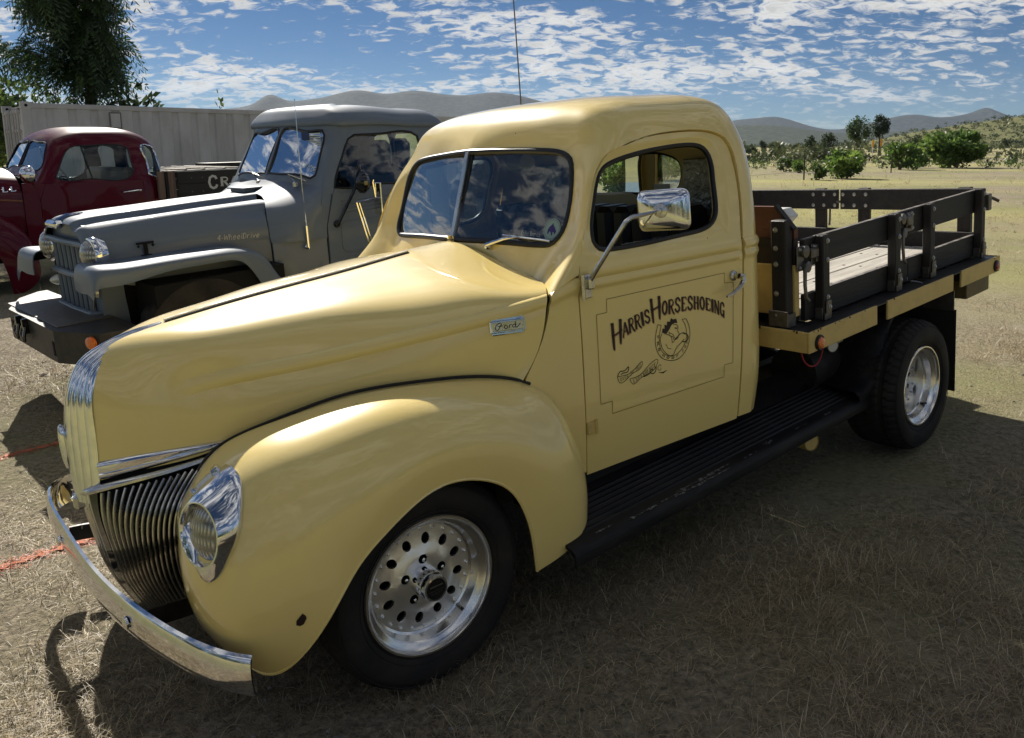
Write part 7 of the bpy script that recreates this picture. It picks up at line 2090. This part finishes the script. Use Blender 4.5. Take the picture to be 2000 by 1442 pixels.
# ---------------------------------------------------------------- dark red pickup with wooden box
MR = pose(.1631, 8.7504, .5021, .1695, -.0292, .0525)
red = empty('red_pickup', MR, 'dark red rounded old pickup with wrap-round rear corner window, behind the grey truck', 'pickup truck')
RP = M['red_paint']
rn = [
 [(.02,0,1.30),(.03,-.30,1.29),(.06,-.58,1.26),(.02,-.72,1.22),(.10,-.765,1.19),(.5,-.785,1.19),(.95,-.79,1.19),(1.25,-.785,1.19),(1.46,-.74,1.19),(1.53,-.62,1.19),(1.55,-.3,1.19),(1.55,0,1.19)],
 [(.07,0,1.37),(.075,-.30,1.365),(.105,-.60,1.345),(.09,-.70,1.31),(.18,-.745,1.28),(.5,-.765,1.27),(.95,-.77,1.27),(1.25,-.765,1.27),(1.45,-.72,1.27),(1.525,-.60,1.27),(1.545,-.3,1.27),(1.545,0,1.27)],
 [(.15,0,1.53),(.16,-.28,1.53),(.185,-.55,1.52),(.21,-.66,1.49),(.29,-.71,1.46),(.55,-.725,1.45),(.95,-.73,1.45),(1.25,-.725,1.45),(1.43,-.68,1.45),(1.51,-.57,1.45),(1.535,-.3,1.45),(1.535,0,1.45)],
 [(.235,0,1.70),(.245,-.26,1.70),(.265,-.48,1.69),(.30,-.59,1.67),(.40,-.655,1.64),(.6,-.675,1.64),(.95,-.675,1.64),(1.22,-.67,1.64),(1.38,-.63,1.64),(1.47,-.53,1.64),(1.50,-.28,1.64),(1.50,0,1.64)],
 [(.28,0,1.765),(.295,-.24,1.765),(.33,-.43,1.757),(.38,-.54,1.745),(.48,-.60,1.735),(.65,-.625,1.735),(.95,-.63,1.735),(1.18,-.62,1.735),(1.32,-.58,1.735),(1.40,-.48,1.735),(1.43,-.25,1.735),(1.43,0,1.735)],
 [(.42,0,1.84),(.44,-.18,1.84),(.48,-.33,1.835),(.53,-.42,1.832),(.60,-.47,1.83),(.73,-.49,1.83),(.95,-.495,1.83),(1.08,-.485,1.83),(1.18,-.45,1.83),(1.24,-.37,1.828),(1.26,-.2,1.828),(1.26,0,1.828)],
 [(.70,0,1.878)] + [(x, -.002, 1.879) for x in (.71,.72,.74,.78,.82,.88,.93,.97,1.0,1.01)] + [(1.02,0,1.878)],
]
rws = [(.095,-.03,1.40),(.10,-.3,1.395),(.125,-.58,1.375),(.135,-.61,1.40),(.20,-.55,1.55),(.25,-.50,1.66),(.245,-.47,1.685),(.24,-.26,1.69),(.23,-.03,1.69),(.16,-.03,1.55)]
rdw = [(.22,-.735,1.265),(.30,-.71,1.42),(.40,-.67,1.58),(.46,-.655,1.62),(.6,-.67,1.64),(1.02,-.67,1.64),(1.09,-.675,1.61),(1.10,-.70,1.5),(1.09,-.755,1.27),(1.05,-.765,1.24),(.6,-.765,1.24),(.26,-.745,1.245)]
rqw = [(1.30,-.745,1.27),(1.285,-.70,1.50),(1.27,-.65,1.62),(1.30,-.645,1.64),(1.36,-.64,1.64),(1.43,-.60,1.60),(1.465,-.64,1.48),(1.485,-.69,1.29),(1.46,-.735,1.24),(1.36,-.755,1.24)]
rrw = [(1.535,-.04,1.30),(1.535,-.38,1.30),(1.52,-.38,1.58),(1.505,-.04,1.60)]
rS, rhs, rfn, rnf, _ = cab_from_net('cab', rn, [rws, rdw, rqw, rrw], red, [RP, M['void']], cen=(.8, 0, 1.5), step=(.02, .02))
pane_and_seal(rhs[0], rfn, rnf, 'windscreen', red, M['ws_glass']); pane_and_seal(rhs[1], rfn, rnf, 'door_glass', red, M['glass'], r=.007); pane_and_seal(rhs[2], rfn, rnf, 'corner_window', red, M['glass'], 'chrome', .011); pane_and_seal(rhs[3], rfn, rnf, 'rear_window', red, M['glass'])
for s in (1, -1):
    mb = MB(); mb.bar((.62, -.755 * s, 1.25), (.56, -.685 * s, 1.63), .022, .012, (1, 0, 0)); mb.build('vent_post', M['gasket'], red)
slab('door', [(.025, .45), (1.20, .45), (1.21, .95), (1.20, 1.205), (.10, 1.205), (.03, 1.03)], lambda x, z: -.79 + .012 * np.clip((.3 - x) / .3, 0, 1) - .012 * np.exp(-((z - 1.17) / .03) ** 2) + .03 * np.clip((.75 - z) / .3, 0, 1) ** 2, .02, RP, red)
slab('rear_quarter_panel', [(1.208, .45), (1.50, .45), (1.50, 1.205), (1.208, 1.205)], lambda x, z: -.79 + .06 * np.clip((x - 1.35) / .15, 0, 1) ** 2, .02, RP, red)
slab('cowl_side', [(-.14, .45), (.017, .45), (.022, 1.03), (.09, 1.20), (-.0, 1.24), (-.14, 1.22)], lambda x, z: -.765 - .02 * (x + .14) / .16, .02, RP, red)
hr = []
for x, zc, zs, ws_2, zb in ((-1.45, 1.10, 1.0, .30, .70), (-1.35, 1.25, 1.12, .44, .66), (-1.1, 1.35, 1.22, .56, .66), (-.7, 1.39, 1.27, .63, .66), (-.3, 1.40, 1.27, .68, .66), (-.14, 1.395, 1.255, .705, .66)):
    hr.append([(x, 0, zc), (x, -.2, zc - .01), (x, -ws_2 * .75, zs + .05), (x, -ws_2 * .97, zs - .06), (x, -ws_2 - .02, zs - .2), (x, -ws_2 - .03, zb + .15), (x, -ws_2 - .03, zb)])
grid_shell('hood', Surf(hr, 50, 50, True, False), 50, 50, .01, [RP, M['void']], (-.7, 0, .9), red)
mb = MB(); text_on(mb, 'LL', [(-.33, 1.13), (-.19, 1.14)], [(-.33, 1.19), (-.19, 1.195)], lambda P, off: np.stack([P[:, 0], np.interp(P[:, 0], [-.7, -.3, -.14], [-.645, -.70, -.725]) - .012 - off, P[:, 1]], 1), 0, 1.3, .004, .25); mb.build('hood_letters', M['chrome'], red, False)
fr = [[(-1.55,-.42,.55),(-1.58,-.6,.52),(-1.56,-.78,.42),(-1.50,-.86,.28)],[(-1.50,-.42,.80),(-1.54,-.62,.78),(-1.50,-.82,.66),(-1.36,-.90,.45)],[(-1.25,-.5,.95),(-1.26,-.66,.96),(-1.23,-.84,.86),(-1.18,-.91,.62)],[(-.9,-.55,1.0),(-.9,-.7,1.01),(-.9,-.86,.92),(-.9,-.92,.66)],[(-.55,-.62,.96),(-.53,-.75,.95),(-.56,-.88,.82),(-.60,-.92,.56)],[(-.28,-.72,.80),(-.26,-.80,.76),(-.34,-.90,.60),(-.47,-.92,.36)],[(-.12,-.76,.55),(-.11,-.82,.50),(-.2,-.9,.36),(-.42,-.91,.12)],[(-.09,-.77,.30),(-.08,-.83,.25),(-.18,-.9,.06),(-.40,-.9,-.04)]]
for s in (1, -1):
    o = grid_shell('front_wing', Surf([resample(q, 7) for q in fr], 40, 60), 40, 60, .006, [RP, M['void']], (-.8, -.45, .4), red, False)
    if s < 0:
        for v in o.data.vertices: v.co.y *= -1
        o.data.flip_normals()
mb = MB(); mb.box((-1.3, -.5, .3), (0, .5, 1.1)); mb.box((0, -.72, .38), (1.5, .72, .46)); mb.box((-.02, -.72, .4), (.02, .72, 1.15)); mb.build('dark_bay_fill', M['void'], red, False)
for x in (-.88, 2.3):
    for s in (1, -1): plain_tyre('wheel', (x, -.84 * s, .36), (0, -s, 0), .37, .2, .19, red)
mb = MB(); mb.box((1.05, -.62, .8), (1.22, .62, 1.36), .05); mb.box((.6, -.62, .74), (1.1, .62, .88), .04); mb.build('bench_seat', M['tan_seat'], red)
mb = MB(); c_ = S_([.42, -.34, 1.27]); a1 = S_([0, 1, 0]); a2 = S_([-.5, 0, .86]); mb.tube([c_ + .2 * (math.cos(t) * a1 + math.sin(t) * a2) for t in np.linspace(0, 6.283, 29)[:-1]], .012, 6, closed=True); mb.tube([c_ - .2 * a1, c_, c_ - S_([.3, 0, .25])], .012, 6); mb.build('steering_wheel', M['cream'], red)
mb = MB(); mb.box((1.155 - .27, -.825, 1.052), (1.155, -.805, 1.078), .006) if False else mb.tube([(1.15, -.825, 1.075), (1.12, -.835, 1.078), (.93, -.832, 1.062)], [.016, .014, .008], 8); mb.lathe([(.02, 0), (.014, .03)], (0, -1, 0), (1.14, -.80, 1.076), 10); mb.build('door_handle', M['chrome'], red)
mb = MB(); mb.lathe([(.10, -.02), (.102, .0), (.085, .04), (.05, .065), (.001, .075)], (-1, -.3, .1), (-.12, -.93, 1.33), 24); mb.tube([(-.10, -.92, 1.32), (-.05, -.86, 1.25), (-.02, -.79, 1.18)], .009, 6); mb.build('round_mirror', M['chrome'], red)
for k in range(3):
    mb = MB(); mb.tube([(-.08 + .05 * k, -.70 + .1 * k, 1.27), (-.04 + .06 * k, -.66 + .1 * k, 1.33), (.02 + .07 * k, -.56 + .12 * k, 1.345)], .006, 5); mb.build('wiper', M['stainless'], red)
# plank box sides on its bed
box = empty('stake_side_box', MR, 'dark wooden box side panels with cream CR lettering standing on the red truck bed', 'wooden box')
def rb(a, b_, m_, name, bev=.004): mb_ = MB(); mb_.box(a, b_, bev); return mb_.build(name, m_, box)
for k in range(3):
    z0 = .80 + k * .165
    rb((1.62, -.86, z0), (3.55, -.83, z0 + .16), M['box_wood'], 'side_plank'); rb((1.62, .83, z0), (3.55, .86, z0 + .16), M['box_wood'], 'side_plank'); rb((1.50, -.80, z0), (1.53, .80, z0 + .16), M['box_wood'], 'end_plank')
for x in (1.36, 1.50): rb((x, -.855, .95), (x + .09, -.82, 1.30), M['brown_wood'], 'corner_stake')
rb((1.47, -.84, .80), (1.50, -.80, 1.30), M['box_wood'], 'corner_stake')
for y in np.linspace(-.78, .78, 9): rb((1.55, y - .05, 1.285), (2.55, y + .05, 1.305), M['stainless'] if int(y * 10) % 2 == 0 else M['floor_wood'], 'top_slat')
for x in (1.75, 2.0, 2.3, 2.5): rb((x, -.80, 1.306), (x + .04, .80, 1.322), M['dull_steel'], 'top_rail')
rb((2.6, .2, 1.0), (3.5, .6, 1.36), M['box_wood'], 'end_board')
mb = MB(); text_on(mb, 'C', [(2.02, 1.05), (2.17, 1.05)], [(2.02, 1.215), (2.17, 1.215)], lambda P, off: np.stack([P[:, 0], -.8615 - 0 * P[:, 0], P[:, 1]], 1), 0, 1.4)
text_on(mb, 'RA', [(2.20, 1.075), (2.47, 1.085)], [(2.20, 1.19), (2.47, 1.20)], lambda P, off: np.stack([P[:, 0], -.8615 - 0 * P[:, 0], P[:, 1]], 1), 0, 1.4); mb.build('lettering', M['cream'], box, False)
for x in (1.8, 1.95):
    for z in (1.02, 1.2): mb = MB(); mb.lathe([(.011, 0), (.008, .006), (.001, .007)], (0, -1, 0), (x, -.86, z), 8); mb.build('bolt', M['dull_steel'], box)
# ================================================================ shipping container, tree behind it
M['cont'] = mat('chalky_white_container', (.56, .54, .545), .75, noise_s=2.2, col2=(.42, .405, .40), bump=.1, detail=8, stretch=(1, 1, .35))
cc = S_([-10.15, 15.55]); dv = S_([.745, .667]); nv_ = S_([.667, -.745])     # corner, long axis, outward normal (toward the camera side)
CW, CL_, CH = 2.44, 12.19, 2.54
MC = Matrix(((dv[0], -nv_[0], 0, cc[0]), (dv[1], -nv_[1], 0, cc[1]), (0, 0, 1, -.05), (0, 0, 0, 1)))   # local x = along, y = away from us, z = up
cont = empty('shipping_container', MC, 'long white corrugated shipping container standing behind the parked trucks', 'shipping container')
pit = .40; n = int((CL_ - .3) / pit); pr = []
for i in range(n):
    x = .16 + i * pit; pr += [(x, .0), (x + .23, .0), (x + .265, .036), (x + .365, .036)]
pr.append((.16 + n * pit, 0))
def corr(name, y0, sgn):
    V = []; F = []
    for x, d in pr:
        for z in (.16, CH - .09): V.append((x, y0 + sgn * (.015 + d), z))
    for i in range(len(pr) - 1): F.append((2 * i, 2 * i + 2, 2 * i + 3, 2 * i + 1))
    if sgn < 0: F = [f[::-1] for f in F]
    return mesh_obj(name, V, F, M['cont'], cont, False)
corr('side_wall', 0, 1); corr('side_wall', CW, -1)
def cb(a, b_, name, m_='cont', bev=.008): mb_ = MB(); mb_.box(a, b_, bev); return mb_.build(name, M[m_], cont)
for y in (0, CW - .06): cb((0.16, y, CH - .10), (CL_ - .16, y + .06, CH), 'top_rail'); cb((.16, y, 0.0), (CL_ - .16, y + .06, .16), 'bottom_rail')
for x in (0, CL_ - .16):
    for y in (0, CW - .16):
        cb((x, y, 0), (x + .16, y + .16, CH + .005), 'corner_post')
        o = cb((x - .01, y - .01, CH - .12), (x + .17, y + .17, CH + .02), 'corner_casting')
        mb = MB(); mb.lathe([(.03, 0), (.001, .0005)], (0, -1, 0), (x + .08, y - .0105, CH - .05), 12); mb.build('lifting_hole', M['void'], o)
cb((.15, .06, CH - .05), (CL_ - .15, CW - .06, CH - .02), 'roof')
for k in range(2):
    y0 = .17 + k * 1.05
    cb((.02, y0, .14), (.07, y0 + 1.03, CH - .12), 'door', bev=.012)
    for j in (.22, .50, .78):
        mb = MB(); y = y0 + j * 1.03; mb.tube([(-.02, y, .2), (-.02, y, CH - .1)], .022, 8)
        for z in (.35, 1.2, 2.0, 2.38): mb.box((-.05, y - .05, z - .03), (.02, y + .05, z + .03), .006)
        mb.build('lock_bar', M['cont'], cont)
    for z in (.5, 1.0, 1.5, 2.0): cb((-.01, y0 - .02, z), (.03, y0 + .08, z + .1), 'hinge')
mb = MB(); mb.box((1.55, -.006, CH - .48), (1.78, .01, CH - .14)); mb.build('vent_plate', M['dull_steel'], cont)
mb = MB(); mb.box((1.575, -.0075, CH - .455), (1.755, -.005, CH - .165)); mb.build('vent_plate', M['cont'], cont)

M['leaf_tree'] = tint_mat('feathery_leaf', (.014, .030, .010), (.040, .075, .022), (.12, .18, .045), .45)
# tree with long drooping compound leaves
tp = S_([-10.6, 18.6]); tz = float(gz(*tp))
tre = empty('feathery_tree', Matrix.Translation((tp[0], tp[1], tz)), 'tall dark feathery-leaved tree with pale trunk rising behind the white container', 'tree')
mb = MB(); mb.tube(resample([(0, 0, -.2), (.05, 0, 2.0), (.14, .05, 3.4), (.22, .05, 5.0), (.30, .05, 7.5)], 14), np.linspace(.15, .09, 14), 10); tk = mb.build('trunk', M['bark'], tre)
r_ = np.random.default_rng(5)
limbs = []
mb = MB()
for k in range(26):
    a = r_.random() * 6.28; z0 = 1.9 + r_.random() * 5.2; l = .7 + r_.random() * 1.25
    if math.cos(a) > .2: l *= .55
    p0 = S_([.2 * (z0 / 6), .03, z0]); p1 = p0 + S_([math.cos(a) * l * .5, math.sin(a) * l * .5, .25 + .3 * r_.random()]); p2 = p0 + S_([math.cos(a) * l, math.sin(a) * l, .25 + .5 * r_.random()])
    q = resample([p0, p1, p2], 8); mb.tube(q, np.linspace(.035, .010, 8), 5); limbs.append(q)
o = mb.build('limb', M['bark'], tre); o['kind'] = 'stuff'
mb = MB(); mb.tube([(.55, -.2, 4.2), (.95, -.35, 4.45), (1.15, -.45, 4.75)], [.03, .02, .006], 5); mb.tube([(.95, -.35, 4.45), (1.2, -.3, 4.5)], [.015, .004], 5); mb.build('bare_branch', M['bark'], tre)
# one compound leaf = stem and 11 pairs of leaflets, as plain geometry
NL = 2500
lim = np.concatenate(limbs); li = r_.integers(0, len(lim), NL)
P0 = lim[li] + r_.normal(size=(NL, 3)) * [.20, .20, .16]
ctr = S_([.15, 0, 0]); rad = P0 - ctr; az = np.arctan2(rad[:, 1], rad[:, 0]) + r_.normal(size=NL) * .9
L0 = .38 + .30 * r_.random(NL); rise = .25 + .55 * r_.random(NL); droop = .9 + .9 * r_.random(NL)
np_ = 9; Vs = []
t = np.linspace(.12, 1, np_)
dirx = np.stack([np.cos(az), np.sin(az), 0 * az], 1); side = np.stack([-np.sin(az), np.cos(az), 0 * az], 1)
roll = r_.normal(size=NL) * .5
side = side * np.cos(roll)[:, None] + S_([0, 0, 1]) * np.sin(roll)[:, None]
def rach(tt): return P0 + dirx * (L0 * tt * .92)[:, None] + S_([0, 0, 1.0]) * (L0 * (rise * tt - droop * tt ** 2))[:, None]
tint = np.clip(.40 + .20 * r_.normal(size=NL), 0, 1)
quads = []
for k in range(np_):
    b0 = rach(t[k]); ll = L0 * (.34 - .20 * abs(t[k] - .45))
    fw = rach(min(t[k] + .06, 1.1)) - b0; fw /= np.linalg.norm(fw, axis=1)[:, None]
    for s in (1, -1):
        d = side * s * .85 + fw * .5 + S_([0, 0, -.35]) ; d /= np.linalg.norm(d, axis=1)[:, None]
        w = fw * (L0 * .048)[:, None]
        quads.append(np.stack([b0 - w * .4, b0 + d * (ll * .45)[:, None] - w, b0 + d * ll[:, None], b0 + d * (ll * .5)[:, None] + w], 1))
w = side * .004
quads.append(np.stack([P0 - w, rach(.5) - w, rach(1.0), rach(.5) + w], 1))
V = np.stack(quads, 1); nq = V.shape[1]; V = V.reshape(-1, 3); i = np.arange(NL * nq)[:, None] * 4
o = fast_mesh('crown', V, NL * nq, (i + [0, 1, 2, 3]).reshape(-1), np.arange(NL * nq) * 4, M['leaf_tree'], np.repeat(np.clip(np.repeat(tint, nq) + r_.normal(size=NL * nq) * .07, 0, 1), 4)); o.parent = tre; o['kind'] = 'stuff'
def side_bush(x, y, h, w, n, label, seed, mtl='leaf_dk', name='shrub'):
    z = float(gz(x, y)); rt = empty(name, Matrix.Translation((x, y, z)), label, 'shrub', 'shrubs behind the container'); leaf_cloud('foliage', (0, 0, h * .6), (w / 2, w / 2, h * .42), n, .16, M[mtl], rt, seed, 14, .3, .5)
    mb = MB(); mb.tube([(0, 0, -.1), (.05, .02, h * .7)], [.05, .02], 6); mb.build('stem', M['bark'], rt)
side_bush(-9.75, 18.9, 3.1, 1.5, 1100, 'dark shrub peeping over the container right of the feathery tree trunk', 3)
side_bush(-14.3, 20.6, 3.6, 4.0, 2600, 'dark leafy shrub over the container door end at the left edge', 4, 'leaf')
side_bush(-9.7, 24.2, 3.55, .35, 60, 'tiny sprig of shrub showing over the container roof', 6, 'leaf')
# black box on the far rail of the yellow truck's bed
bb = empty('equipment_box', M_TRUCK.copy(), 'small black box with wire handle beyond the far bed rail beside the cab', 'box')
mb = MB(); mb.box((3.55, .86, 1.212), (3.73, .95, 1.30), .004); mb.box((3.54, .85, 1.285), (3.74, .96, 1.30), .003); mb.build('box_body', M['black_paint'], bb)
mb = MB(); mb.tube([(3.56, .9, 1.30), (3.555, .9, 1.335), (3.60, .9, 1.315), (3.62, .9, 1.30)], .004, 5); mb.build('wire_handle', M['black_gloss'], bb)
# ---------------------------------------------------------------- air: far hills fade toward the sky
hz = bpy.data.materials.new('haze_air'); hz.use_nodes = True
hz.node_tree.nodes.clear()
_o = hz.node_tree.nodes.new('ShaderNodeOutputMaterial'); _v = hz.node_tree.nodes.new('ShaderNodeVolumePrincipled')
_v.inputs['Color'].default_value = (.66, .80, 1.0, 1); _v.inputs['Density'].default_value = 3.2e-5; _v.inputs['Anisotropy'].default_value = .2
hz.node_tree.links.new(_v.outputs[0], _o.inputs['Volume'])
mb = MB(); mb.box((-6500, -5300, -14), (6500, 6000, 420)); o = mb.build('haze', hz, None, False); o['kind'] = 'stuff'
